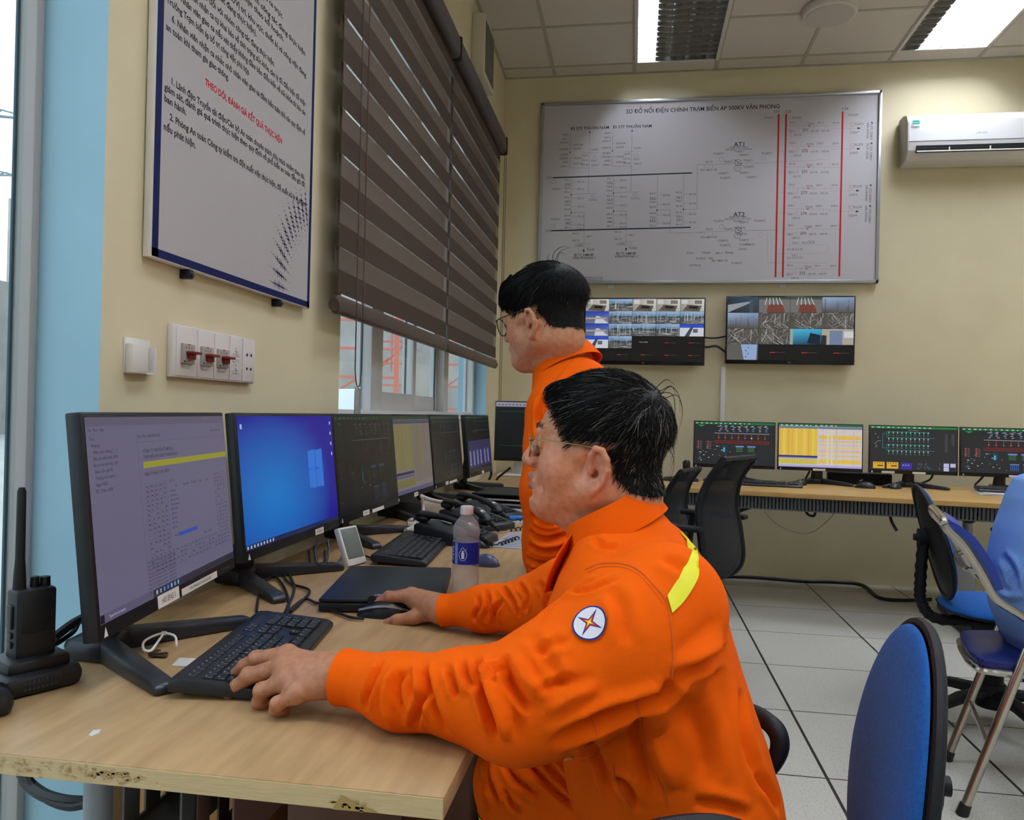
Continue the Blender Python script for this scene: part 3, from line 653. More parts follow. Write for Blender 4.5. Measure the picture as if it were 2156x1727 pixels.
for x_, y_, s_ in ((48, 1385, 'TD31'), (185, 1382, 'TD42A'), (290, 1385, '441-2'), (373, 1382, 'TD42B'), (140, 1430, 'TDTD31'), (222, 1428, '442'), (262, 1448, '441-38'), (327, 1447, '441-35'), (92, 1487, 'CSTTD32'), (435, 1468, 'TU3AT2'), (485, 1352, 'K3/SD'), (545, 1314, 'CS3AT2')): T(P5, x_, y_, s_, .021)
for a_, b_, c_, s_, sx_ in ((784, 757, (235, 1585), 'C21', 765), (845, 817, (235, 1585), 'C22', 862), (1313, 1284, (213, 1578), 'C29', 1332)):
    A.line([P5(a_, c_[0]), P5(b_, c_[1])], .0125, rd, 4); T(P5, sx_, c_[0]-22, s_, .026)
for x_, s_ in ((697, 'TUC21'), (930, 'TUC22'), (1400, 'TUC29')): T(P5, x_, 265 if x_ < 1300 else 243, s_, .021); q = P5(x_+(50 if x_ < 900 else -50), 268 if x_ < 1300 else 243); A.ring(q[0], q[1], .013, .0018, lr, 3)
rows = [(330, '271', 'ĐI 271 220KV', 'VÂN PHONG'), (500, '272', 'ĐI 272 220KV', 'TUY HÒA'), (672, '231', None, None), (846, '273', 'ĐI 273 220KV', 'VÂN PHONG'), (1018, '274', 'ĐI 274 220KV', 'VÂN PHONG'), (1182, '200', None, None), (1512, '232', None, None)]
for Y0, s_, n1_, n2_ in rows:
    o = -(Y0-330)*.02
    Ln(P5, [(845+o, Y0), (1300+o, Y0+4)], .0018, lr); Ln(P5, [(784+o, Y0+38), (950+o, Y0+38), (945+o, Y0+75)], .0018, lr); Ln(P5, [(950+o, Y0), (948+o, Y0+60)], .0018, lr)
    for x_, y_, q_ in ((898, -26, '-2'), (895, 48, '-1'), (1128, -22, '-7'), (1255, -22, '-9'), (940, 78, '-15'), (1080, 46, '-75'), (1170, 44, '-76')): T(P5, x_+o, Y0+y_, s_+q_, .019)
    T(P5, 1002+o, Y0+38, s_, .030); T(P5, 1045+o, Y0-14, 'TI'+s_, .021)
    q = P5(1040+o, Y0+3); A.poly([(q[0]-.008, q[1]-.005), (q[0]+.01, q[1]), (q[0]-.008, q[1]+.005)], rd, 4); q = P5(995+o, Y0+3); A.ring(q[0], q[1], .009, .0018, lr, 4)
    for x_ in (1080, 1168): Ln(P5, [(x_+o, Y0), (x_+o, Y0+30)], .0016, lr)
    if n1_:
        Ln(P5, [(1215+o, Y0+25), (1450+o, Y0+22)], .0018, lr); q = P5(1450+o, Y0+22); A.poly([(q[0]-.012, q[1]-.008), (q[0]+.012, q[1]), (q[0]-.012, q[1]+.008)], dk, 4)
        T(P5, 1448+o, Y0-12, 'TU'+s_, .021); T(P5, 1410+o, Y0+56, 'CS'+s_, .021); q = P5(1400+o, Y0-8); A.ring(q[0], q[1], .013, .0018, rd, 3); Ln(P5, [(1378+o, Y0-40), (1376+o, Y0+85)], .0018, lr)
        q = P5(1543+o, Y0-30); A.text(n1_, q[0], q[1], .022, dk, 4, 'l', width=.13, rot=-PI/2); q = P5(1512+o, Y0-25); A.text(n2_, q[0], q[1], .022, dk, 4, 'l', width=.115, rot=-PI/2)
Ln(P5, [(830, 1318), (1190, 1316), (1186, 1388), (770, 1390)], .0018, lr)
for x_, y_, s_ in ((922, 1300, '212-2'), (997, 1300, 'TI212'), (1056, 1294, '212'), (880, 1354, '212-28'), (950, 1353, '212-25'), (913, 1402, '212-1'), (880, 1424, '212-16'), (948, 1422, '212-15')): T(P5, x_, y_, s_, .028 if s_ == '212' else .019)
Ln(P5, [(580, 1200), (690, 1200), (690, 1465), (1180, 1468), (1178, 1510)], .0018, lr); Ln(P5, [(775, 632), (1200, 610), (1204, 670)], .0018, lr)
T(P4, 490, 1588, 'QĐ 500/QĐ-EVNNPT ngày 27/03 /2024', .02, al='c', width=.17); T(P4, 490, 1608, 'QĐ 1090/QĐ-EVNNPT ngày 10/11/2023', .02, al='c', width=.17)
A.build('printed_diagram', INK, wbd)
# televisions
m_bez = mat('black_glossy_bezel', '#0c0d10', .25)
def cctv(A, x, y, w, h, kind, rng):
    def R(a, b, c, d, col, l=3): A.rect(x+a*w, y+b*h, c*w, d*h, col, l)
    if kind == 'yard':
        A.grad(x, y+.5*h, w, .5*h, '#55708f', '#55708f', '#9db8d6', '#88a6cc', 2); A.grad(x, y, w, .55*h, '#4c4a48', '#5a5855', '#4a5058', '#565f66', 3)
        A.poly([(x, y+.52*h), (x+.3*w, y+.66*h), (x+.6*w, y+.56*h), (x+w, y+.62*h), (x+w, y+.5*h), (x, y+.5*h)], '#2c4036', 4)
        for i in range(30):
            a = rng.random()*w; A.line([(x+a, y+rng.random()*.4*h), (x+a, y+h*(.45+.5*rng.random()))], .0013*rng.choice((1, 1.8)), rng.choice(('#20242a', '#8d9094', '#c9ccd0', '#34383c')), 5)
        for i in range(22):
            a = rng.random()*w; b_ = rng.random()*.45*h; A.line([(x+a, y+b_), (x+min(w, a+.25*w), y+b_+rng.uniform(-.12, .12)*h)], .0014, rng.choice(('#b9bcc0', '#777a7c', '#d9dadd')), 5)
    elif kind == 'rows':
        A.rect(x, y, w, h, '#504c48', 2)
        for i in range(46):
            a, b_ = rng.random()*w, rng.random()*h; L_ = rng.uniform(.15, .4)*w; t_ = rng.choice((-.9, -.7, .5, 1.1, 1.5)); e = (min(w, max(0, a+L_*math.cos(t_))), min(h, max(0, b_+L_*math.sin(t_))))
            A.line([(x+a, y+b_), (x+e[0], y+e[1])], .0016*rng.choice((1, 2)), rng.choice(('#8f8f8c', '#b9babc', '#2b2826', '#8c8a86')), 4)
    elif kind == 'room':
        A.grad(x, y, w, h, '#8b8880', '#b7b5b0', '#d2d2d0', '#9a9488', 2); A.poly([(x+.1*w, y+.05*h), (x+.8*w, y+.0*h), (x+.9*w, y+.45*h), (x+.3*w, y+.55*h)], '#5b4f44', 3)
        A.poly([(x+.35*w, y+.25*h), (x+.7*w, y+.2*h), (x+.75*w, y+.4*h), (x+.4*w, y+.45*h)], '#17181a', 4); R(.05, .6, .25, .35, '#c8c8c6', 4); R(.6, .6, .3, .3, '#777064', 4)
    elif kind == 'blue':
        A.grad(x, y, w, h, '#6b6f75', '#888b90', '#2447b8', '#1b3bb0', 2); A.poly([(x+.4*w, y), (x+w, y), (x+.6*w, y+.6*h), (x+.45*w, y+.6*h)], '#c4cad2', 3); R(0, .35, .9, .14, '#a59d85', 4)
    elif kind == 'white':
        A.rect(x, y, w, h, '#c9ccd4', 2); A.poly([(x+.2*w, y), (x+.5*w, y+.9*h), (x+.6*w, y+.9*h), (x+.4*w, y)], '#3b4554', 3); R(.55, .3, .2, .3, '#5b5f66', 4); R(0, .7, 1, .3, '#2a4fc0', 3)
    elif kind == 'trafo':
        A.rect(x, y, w, h, '#6d6b69', 2); A.poly([(x+.25*w, y), (x+.3*w, y+.55*h), (x+.75*w, y+.55*h), (x+.85*w, y)], '#6e3d33', 3)
        for i in range(5): A.line([(x+(.2+.14*i)*w, y+.5*h), (x+(.25+.1*i)*w, y+.95*h)], .005, '#c8c8c8', 4)
        R(0, .85, 1, .15, '#3b4a3a', 3)
    elif kind == 'teal':
        A.grad(x, y, w, h, '#1d4c6c', '#0c2c46', '#3aa6d0', '#4fb0cf', 2); A.poly([(x+.55*w, y+.1*h), (x+.95*w, y), (x+.98*w, y+.6*h), (x+.65*w, y+.75*h)], '#0d1e30', 3); R(0, 0, .1, 1, '#8ea79a', 3)
    elif kind == 'floor':
        A.rect(x, y, w, h, '#5d5b57', 2); A.poly([(x+.55*w, y), (x+.95*w, y), (x+.98*w, y+h), (x+.45*w, y+h)], '#8fa6cc', 3)
        for i in range(4): R(.6+.07*(i % 2), .15+.2*i, .03, .08, '#33405a', 4)
    elif kind == 'path':
        A.grad(x, y, w, h, '#232422', '#353533', '#2f4a66', '#20303c', 2); A.poly([(x, y), (x+.7*w, y+.6*h), (x+.8*w, y+.75*h), (x, y+.5*h)], '#8f959b', 3); R(.7, .0, .12, .9, '#3d4a52', 3)
    elif kind == 'dusk':
        A.grad(x, y, w, h, '#4b4338', '#57503f', '#7f97b8', '#97aac4', 2)
        for i in range(10): a = rng.random(); R(a, .1, .008, .7*rng.random()+.2, '#24231f', 4)
    elif kind == 'pale':
        A.rect(x, y, w, h, '#a9a396', 2); R(.25, .0, .4, .9, '#6f7f9d', 3); R(.7, .45, .3, .4, '#c9ced4', 3); R(0, 0, .15, .6, '#2b2723', 3)
def tv(pxs, lab, rows):
    (tlx, tly), (brx, bry) = pxs
    a = on_y(tlx, tly, YB-.07); b = on_y(brx, bry, YB-.07)
    r = thing('television', lab, 'television', ((a.x+b.x)/2, YB, (a.z+b.z)/2), 0, None)
    x0, x1, z0_, z1_ = a.x, b.x, b.z, a.z
    obj('back_shell', G().bb((x0+.03, YB-.045, z0_+.05), (x1-.03, YB-.002, z1_-.05), .01), m_bplas, r)
    obj('bezel', G().bb((x0, YB-.07, z0_), (x1, YB-.04, z1_), .004), m_bez, r)
    A = Art((0, YB-.0705, 0), (1, 0, 0), (0, 0, 1), .0004); rng = random.Random(len(lab))
    s0, s1, q0_, q1_ = x0+.009, x1-.009, z0_+.028, z1_-.009
    A.rect(s0, q0_, s1-s0, q1_-q0_, '#0b0b0d', 1)
    nr = len(rows); hh = (q1_-q0_)/nr
    for i, row in enumerate(rows):
        ww = (s1-s0)/len(row)
        for j, k in enumerate(row):
            cx_, cy_ = s0+j*ww, q1_-(i+1)*hh
            if k == 'red': A.rect(cx_+.38*ww, cy_+.46*hh, .17*ww, .055*hh, '#b02626', 3); A.rect(cx_+.55*ww, cy_+.475*hh, .32*ww, .03*hh, '#47474b', 3)
            elif k == 'txt': A.text('Kênh 5.0000', cx_+ww/2, cy_+.48*hh, .012, '#b7bac0', 3, 'c')
            elif k: cctv(A, cx_+.001, cy_+.001, ww-.002, hh-.002, k, rng)
    A.build('screen', GLOW, r)
    B = Art((0, YB-.0705, 0), (1, 0, 0), (0, 0, 1)); B.text('TCL', (x0+x1)/2, z0_+.010, .011, '#9a9da2', 3, 'c', bold=.02); B.build('badge', INK, r)
    return r
tv(((1231, 627), (1483, 770)), 'black television showing a grid of camera pictures, partly behind the men', [['room', 'yard', 'room', 'room', 'room'], ['blue', 'yard', 'yard', 'yard', 'yard'], ['blue', 'yard', 'yard', 'yard', 'white'], ['white', 'yard', 'txt', 'red', 'red'], [None, 'red', 'red', 'red', 'red']])
tv(((1530, 623), (1799, 769)), 'black television with three rows of yard camera pictures, under the board on the right', [['path', 'trafo', 'trafo', 'dusk'], ['dusk', 'rows', 'rows', 'rows'], ['rows', 'rows', 'teal', 'pale'], ['floor', 'red', 'red', 'red']])
m_cab = mat('black_cable', '#131316', .5); m_cabw = mat('grey_white_cable', '#c4beb5', .5)
def cable(name, pts, r, lab, m=None, sub=6, cat='cable', group=None): return obj(name, G().tube(pts, r, 7, sub=sub), m or m_cab, None, lab, cat, group)
w_ = lambda x, y, d=.03: on_y(x, y, YB-d)
cable('cable', [w_(1470, 709), w_(1495, 712), w_(1515, 711), w_(1535, 706)], .006, 'thin black cable running straight between the two televisions')
cable('cable', [w_(1470, 730), w_(1490, 731), w_(1508, 729), w_(1524, 739), w_(1532, 745)], .008, 'thicker drooping black cable below the other between the televisions')
p0, p1 = on_y(1522, 772, YB), on_y(1527, 960, YB)
obj('cable_trunking', G().bb((p0.x-.015, YB-.02, .72), (p0.x+.018, YB-.0, p0.z), .002), m_wplas, None, 'white vertical cable trunking on the back wall below the right television', 'trunking')
# air conditioner
ac = thing('air_conditioner', 'white split air conditioner with open louvre high on the back wall', 'air conditioner', (2.3, YB, 3.15))
pr = [(0, 3.02), (0, 3.31), (-.02, 3.335), (-.10, 3.335), (-.17, 3.31), (-.195, 3.26), (-.2, 3.12), (-.19, 3.06), (-.14, 3.0), (-.02, 2.985)]
x0, x1 = 1.845, 2.83
def acx(prof, xa, xb, bev=0): return G().prism([(p[0], p[1]) for p in prof], xb-xa, Matrix(((0, 0, 1), (1, 0, 0), (0, 1, 0))), (xa, YB, 0), bev)
m_acw = mat('white_gloss_plastic', '#dedcdc', .25, coat=.3)
obj('casing', acx(pr, x0, x1, .006), m_acw, ac)
obj('side_cover', acx([(p[0]*.99-.001, 3.16+(p[1]-3.16)*.985) for p in pr], x0-.008, x0+.004, .003), mat('grey_side_plastic', '#b5b1a4', .4), ac)
obj('air_outlet', G().bb((x0+.05, YB-.2035, 3.045), (x1-.05, YB-.15, 3.088)), mat('dark_slot', '#050505', .9), ac)
g = G().box(((x0+x1)/2, YB-.207, 3.046), (x1-x0-.1, .022, .006), rotm(.5), .002)
for x_ in (x0+.26, x0+.52, x0+.76): g.box((x_, YB-.204, 3.058), (.006, .012, .03))
obj('louvre', g, m_wplas, ac)
obj('panel_joint', G().bb((x0+.002, YB-.2015, 3.118), (x1-.002, YB-.1985, 3.1215)), mat('grey_gap', '#6f6c6a', .6), ac)
A = Art((0, YB-.2, 0), (1, 0, 0), (0, 0, 1), .0025); A.rect(x0+.02, 3.222, .047, .042, '#dfe3e2', 1); A.rect(x0+.02, 3.236, .047, .028, '#2aa392', 2); A.text('Inverter', x0+.023, 3.246, .011, '#e4f4f0', 3, width=.04); A.rect(x0+.022, 3.226, .007, .006, '#555555', 3); A.rect(x0+.032, 3.228, .03, .002, '#888888', 3)
[A.rect(x0+.43+.011*k, 3.160+.002*(k % 2), .007, .006+.003*(k % 3), '#a3a5ab', 2) for k in range(7)]; A.build('sticker', INK, ac)
# ================================================================ DESKS
def woodmat(name, c, c2, ang):
    m = mat(name, c, .38, noise=.2, nscale=5, c2=c2, stretch=(1.2, 9, 9) if ang == 0 else (9, 1.2, 9), spec=.4, bump=.03, bscale=60)
    return m
m_wood = woodmat('pale_beech_laminate', '#b69469', '#a3825a', 1); m_woodb = woodmat('beech_laminate_run', '#c9a368', '#b89052', 0)
m_edge = mat('pale_edge_band', '#cdb487', .5, noise=.15, nscale=12, stretch=(3, 1, 40))
ZD = .74
dk1 = thing('desk', 'long pale wood desk under the window, with the two men at it', 'desk', (-.59, 3.3, 0))
xl, xr, yn, yf = -.985, -.2, .862, 5.93
obj('worktop', G().bb((xl, yn, ZD-.026), (xr, yf, ZD), .0015), m_wood, dk1)
obj('edge_band', G().bb((xl+.002, yn-.0012, ZD-.0245), (xr-.001, yn+.001, ZD-.0015)), m_edge, dk1)
A = Art((0, yn-.0012, 0), (1, 0, 0), (0, 0, 1)); rng = random.Random(9)
def scuff(x, z, w, h, n, cols):
    for i in range(n):
        a, b_ = x+rng.gauss(0, w/2.6), z+rng.gauss(0, h/2.6); b_ = min(max(b_, ZD-.0235), ZD-.0035); s_ = rng.uniform(.0012, .005)
        A.poly([(a+s_*math.cos(t_)*rng.uniform(.4, 1.3), b_+.5*s_*math.sin(t_)*rng.uniform(.4, 1.2)) for t_ in np.linspace(0, 2*PI, 7)[:-1]], rng.choice(cols), 1+i % 3)
q = on_y(240, 1632, yn); scuff(q.x, q.z, .06, .01, 70, ['#b59663', '#a88855', '#bd9f6c']); q = on_y(90, 1615, yn); scuff(q.x, q.z, .13, .011, 60, ['#c4a571', '#bb9a68']); 
q = on_y(740, 1690, yn); A.poly([(q.x-.022, q.z-.009), (q.x-.012, q.z+.008), (q.x+.004, q.z+.001), (q.x+.034, q.z-.008)], '#a98d55', 3); scuff(q.x, q.z-.003, .03, .008, 25, ['#ab8f58', '#b99d66'])
A.build('edge_stain', INK, dk1)
m_gpaint = mat('grey_painted_steel', '#8b9099', .45, .1)
for y_ in (1.1, 2.55, 4.0, 5.4):
    q = (-.80, y_)
    l_ = obj('leg', G().cyl((q[0], q[1], 0), (q[0], q[1], ZD-.026), .021, n=24), m_gpaint, dk1); obj('foot', G().bb((q[0]-.05, q[1]-.03, 0), (q[0]+.5, q[1]+.03, .03), .01), m_gpaint, l_)
    obj('top_bracket', G().lathe([(0, ZD-.026), (.075, ZD-.026), (.074, .66), (.06, .61), (.035, .585), (0, .58)], (q[0]+.085, q[1]+.10, 0), 28), mat('pale_grey_steel', '#b4bcc6', .4), dk1)
def comb(a, b, z0, z1, n, w=.008, dep=.03, lip=.006):
    a = Vector(a); b = Vector(b); d = (b-a); L_ = d.length; d.normalize(); R = Matrix.Rotation(math.atan2(d.y, d.x), 3, 'Z'); g = G()
    for i in range(n): g.box(tuple(a+d*(L_*(i+.5)/n))[:2]+((z0+z1)/2,), (w, .003, z1-z0), R)
    m_ = (a+b)/2
    g.box((m_.x, m_.y, z1-lip/2), (L_, .004, lip), R); g.box((m_.x, m_.y, z0+lip/2), (L_, .004, lip), R)
    nrm = Vector((-d.y, d.x, 0))*dep; g.box((m_.x+nrm.x/2, m_.y+nrm.y/2, z0), (L_, dep, .003), R); g.box((m_.x+nrm.x, m_.y+nrm.y, (z0+z1)/2), (L_, .003, z1-z0), R)
    return g
m_fin = mat('dark_grey_duct', '#55575a', .5)
obj('cable_duct', comb((-.68, 5.2, 0), (-.68, .98, 0), .585, .70, 85, .035, .09), m_fin, dk1)
obj('rear_cable_duct', comb((-.585, 5.2, 0), (-.585, 1.0, 0), .56, .70, 75, .03, .06), mat('brown_grey_duct', '#6c5450', .6), dk1)
# back desk run
A0 = Vector((.291, 4.941, 0)); DX = Vector((.9874, -.1583, 0)); DN = Vector((.1583, .9874, 0)); RZ = math.atan2(DX.y, DX.x)
def bd(t, n, z=0): v = A0+DX*t+DN*n; return Vector((v.x, v.y, z))
def back_desk(t0, t1, lab, ducts, legs):
    r = thing('desk', lab, 'desk', tuple(bd((t0+t1)/2, .38)), RZ)
    def lbox(ta, tb, na, nb, za, zb, bev=0, g=None): g = g or G(); c = bd((ta+tb)/2, (na+nb)/2, (za+zb)/2); return g.box(c, (abs(tb-ta), abs(nb-na), zb-za), rotm(0, 0, RZ), bev)
    q0_, q1_ = bd(t0, 0), bd(t1, 0); obj('worktop', G().prism([(q0_.x, q0_.y), (q1_.x, q1_.y), (q1_.x+.13, 5.79), (q0_.x+.13, 5.79)], .027, None, (0, 0, ZD-.027), .0015), m_woodb, r)
    for a, b in ducts: obj('cable_duct', comb(bd(a, .04), bd(b, .04), .632, .712, int((b-a)/.0205), .0125, .08), m_fin, r)
    for k in legs:
        c = bd(k, .3)
        l_ = obj('leg', G().cyl((c.x-.045, c.y, .48), (c.x-.045, c.y, .715), .022, n=16).cyl((c.x+.045, c.y, .48), (c.x+.045, c.y, .715), .026, n=16).box((c.x, c.y, .33), (.17, .07, .34), rotm(0, 0, RZ), .012), mat('brushed_steel', '#8f9092', .35, .6), r)
        obj('foot', lbox(k-.04, k+.04, .02, .68, 0, .045, .012), m_bplas, l_)
    return r
back_desk(-.42, 1.985, 'pale wood desk along the back wall under three dark monitors and a yellow one', [(-.4, 1.86)], [-.1, 1.6])
back_desk(1.99, 3.6, 'right hand continuation of the back wall desk, behind the person in light blue', [(2.02, 3.5)], [2.12, 3.3])
db_ = bd(1.93, .07, .67)
obj('power_strip', G().box(tuple(db_), (.13, .05, .05), rotm(0, 0, RZ), .006), m_bplas, None, 'black power strip filling the gap in the slotted duct under the back desk', 'power strip')
# ================================================================ MONITORS
m_mon = mat('black_monitor_plastic', '#1a1c20', .38, bump=.04, bscale=1200)
m_stand = mat('charcoal_stand_plastic', '#2b2d33', .35)
rngs = random.Random(21)
def monitor(x, y, yaw, lab, pic, w=.56, h=.338, zb=.085, tilt=6, group='desktop monitors on the long desk', stickers=(), white=False, foot=True, sdx=0.0):
    r = thing('monitor', lab, 'monitor', (x, y, ZD), yaw, group)
    Rt = Matrix.Rotation(-math.radians(tilt), 3, 'X'); P0 = Vector((0, 0, zb))     # tilted about the lower edge
    def tl_(g): return g.xf(Rt, P0)
    g = G().box((0, .012, h/2), (w, .024, h), None, .003); g.box((0, .034, h*.47), (w*.62, .03, h*.62), None, .012)
    obj('housing', tl_(g), m_mon, r, local=True)
    O = P0+Rt @ Vector((-w/2, 0, 0)); U = Vector((1, 0, 0)); V = Rt @ Vector((0, 0, 1))
    def art(l=.0006): return Art(O, U, V, l)
    cb, ct, cs = .024, .008, .007
    A = art(); A.rect(cs, cb, w-2*cs, h-cb-ct, '#08080a', 1)
    B = Art(O+U*cs+V*cb, U, V, .0006); B.v, B.f, B.c = A.v, A.f, A.c
    pic(B, w-2*cs, h-cb-ct)
    me = A; o = build_local(A, 'screen', GLOW, r)
    C = art(); C.poly([(.014, .004), (.026, .004), (.020, .019)], '#e8e6e2', 2) if not white else None
    [C.rect(w-.075+.007*k, .008, .0045, .005, '#43464a', 2) for k in range(7)]
    for (sx_, sw_, sh_, txt) in stickers:
        D_ = art(); D_.rect(sx_, .002, sw_, sh_, '#e9e2d8', 2)
        if txt: D_.text(txt, sx_+sw_/2, .002+sh_*.28, sh_*.62, '#2c2c2c', 3, 'c', width=sw_*.62)
        build_local(D_, 'sticker', INK, r)
    if C.v: build_local(C, 'lettering', INK, r)
    ms = m_wplas if white else m_stand
    if foot:
        hub = Vector((sdx, .115, 0))
        obj('neck', G().tube([hub+Vector((0, 0, .012)), hub+Vector((0, -.012, .07)), Vector((sdx*.6, .085, zb+.10)), Vector((sdx*.4, .075, zb+.17))], [.042, .037, .030, .028], 10, sub=4, flat=.55), ms, r, local=True)
        if white: obj('stand_base', G().box((sdx, .06, .007), (.26, .2, .014), None, .006), ms, r, local=True)
        else:
            b_ = obj('stand_base', G().prism([(-.068, -.040), (.068, -.040), (.052, .040), (-.052, .040)], .036, None, hub, .011), ms, r, local=True)
            for s_ in (-1, 1):
                a, e = hub+Vector((s_*.02, -.01, 0)), Vector((sdx+s_*.195, -.085, 0)); d = (e-a); L_ = d.length; an = math.atan2(d.y, d.x)
                g = G().prism([(0, 0), (L_, 0), (L_, .014), (L_*.93, .021), (0, .038)], .034, Matrix.Rotation(an, 3, 'Z') @ Matrix.Rotation(PI/2, 3, 'X'), a+Matrix.Rotation(an, 3, 'Z') @ Vector((0, .017, 0)), .006)
                obj('leg', g, ms, b_, local=True)
    return r
def build_local(A, name, m, parent):
    me = bpy.data.meshes.new(name); me.from_pydata([tuple(v) for v in A.v], [], A.f)
    a = me.color_attributes.new('ink', 'FLOAT_COLOR', 'CORNER'); flat = []
    for c in A.c:
        for q in c: flat += [q[0], q[1], q[2], 1.0]
    a.data.foreach_set('color', flat); me.update()
    return obj(name, me, m, parent)
def pic_sheet(B, w, h):
    bg, ln, tx = '#615d75', '#4a4659', '#2b2838'
    B.rect(0, 0, w, h, bg, 2); B.rect(0, h*.955, w, h*.045, '#595468', 3); B.text('File   View   Help', .006, h*.93, .0065, tx, 4)
    B.rect(0, 0, w, h*.045, '#565069', 3); B.rect(.0, .001, .012, h*.04, '#101018', 4); B.text('Type here to search', .025, .005, .006, '#b6b0c4', 5)
    B.rect(.17, 0, w-.17, h*.043, '#2c2a38', 4)
    for i in range(7): B.rect(.18+.014*i, .004, .006, .007, ['#9aa0b4', '#8088a0', '#4a7fc0', '#3f6fb4', '#7fa0c8', '#6a8fbf', '#5f9ac0'][i], 5)
    for i, s_ in enumerate(('Tree', '  Report', '    Báo cáo tháng 1_ 1', '    Báo cáo vận hành 2024', '    Báo cáo vận hành tuần_2024', '    Báo cáo giờ B', '    Thông số trạm.1', '    Ngày HSO', '    DT_Trạm_2024')): B.text(s_, .008, h*.885-i*.0098, .0072, tx, 4, width=min(.012*len(s_)*.3, .08))
    B.rect(.155, h*.048, .0006, h*.86, ln, 4); B.rect(.155, h*.86, w-.155, .0006, ln, 4)
    B.text('Date Time: 02/05/2024 00:00', .158, h*.885, .007, tx, 4); B.text('Full table   Prev   Next', w-.075, h*.9, .006, tx, 4)
    B.text('CÔNG TY TRUYỀN TẢI ĐIỆN 3', .172, h*.80, .0085, '#22202c', 4); B.text('TRẠM BIẾN ÁP 500KV VÂN PHONG', .172, h*.767, .0085, '#22202c', 4)
    B.rect(.17, h*.715, w-.17, h*.035, '#8c8a2a', 4); B.text('Ngày 02 tháng 5 năm 2024', .172, h*.675, .0085, '#22202c', 4)
    rg = random.Random(3)
    for i in range(19): B.rect(.17, h*.60-i*h*.0262, w-.17, .00045, ln, 3)
    for i in range(23): B.rect(.17+.0165*i, h*.105, .00045, h*.52, ln, 3)
    for i in range(19):
        for j in range(22):
            if rg.random() < .8: B.rect(.174+.0165*j, h*.607-i*h*.0262, .008*rg.uniform(.5, 1), .0022, '#3c384c', 4)
    B.rect(.255, h*.22, .215, h*.42, '#625e76', 5); B.text('Save As', .262, h*.615, .0065, tx, 6)
    for i in range(9): B.rect(.263, h*.555-i*h*.027, .004, .004, '#24407a', 6); B.text(('Quick', 'Desktop', 'Downloads', 'Documents', 'Pictures', 'Music', 'Videos', 'Local', 'Data')[i], .27, h*.555-i*h*.027, .006, tx, 6)
    for i in range(5): B.text(('File', 'New folder', '01/04/2024', 'Folder', 'Type')[i], .285+.035*i, h*.58, .006, tx, 6)
    B.rect(.285, h*.285, .085, h*.022, '#2c49a8', 6); B.text('File name:', .268, h*.289, .006, tx, 6); B.text('Save    Cancel', .40, h*.245, .007, tx, 6)
    for i in range(9): B.text('ABO_%d 02_04_2024 Báo cáo vận hành   25/04/2024 10:1%d' % (i, i), .158, h*.195-i*.0062, .0056, tx, 5, width=.105)
def pic_blue(B, w, h):
    n = 12
    for i in range(n):
        def c(u, v):
            d = math.hypot((u-.3)*1.1, v-.35); a = max(0, 1-d*1.45); l0, l1 = lin('#1a0a8c'), lin('#0074c8'); return tuple(l0[k]+(l1[k]-l0[k])*a**.7 for k in range(3))
        for j in range(8): B.poly([(w*i/n, h*j/8), (w*(i+1)/n, h*j/8), (w*(i+1)/n, h*(j+1)/8), (w*i/n, h*(j+1)/8)], [c(i/n, j/8), c((i+1)/n, j/8), c((i+1)/n, (j+1)/8), c(i/n, (j+1)/8)], 2)
    for a, b, q in ((.665, .53, .0), (.755, .53, .0), (.665, .36, .0), (.755, .36, .0)): B.poly([(w*a, h*b), (w*(a+.085), h*(b-.012)), (w*(a+.085), h*(b+.17)), (w*a, h*(b+.155))], '#2a6fd0', 3)
    B.rect(.012, h-.03, .009, .011, '#9fb6d8', 4)
    for i in range(4): B.rect(w-.02, h-.025-.03*i, .008, .009, '#a9b6da', 4)
    B.rect(0, 0, w, h*.04, '#18224a', 3)
    for i in range(9): B.rect(.006+.016*i, .003, .007, .007, '#9fb0d0', 4)
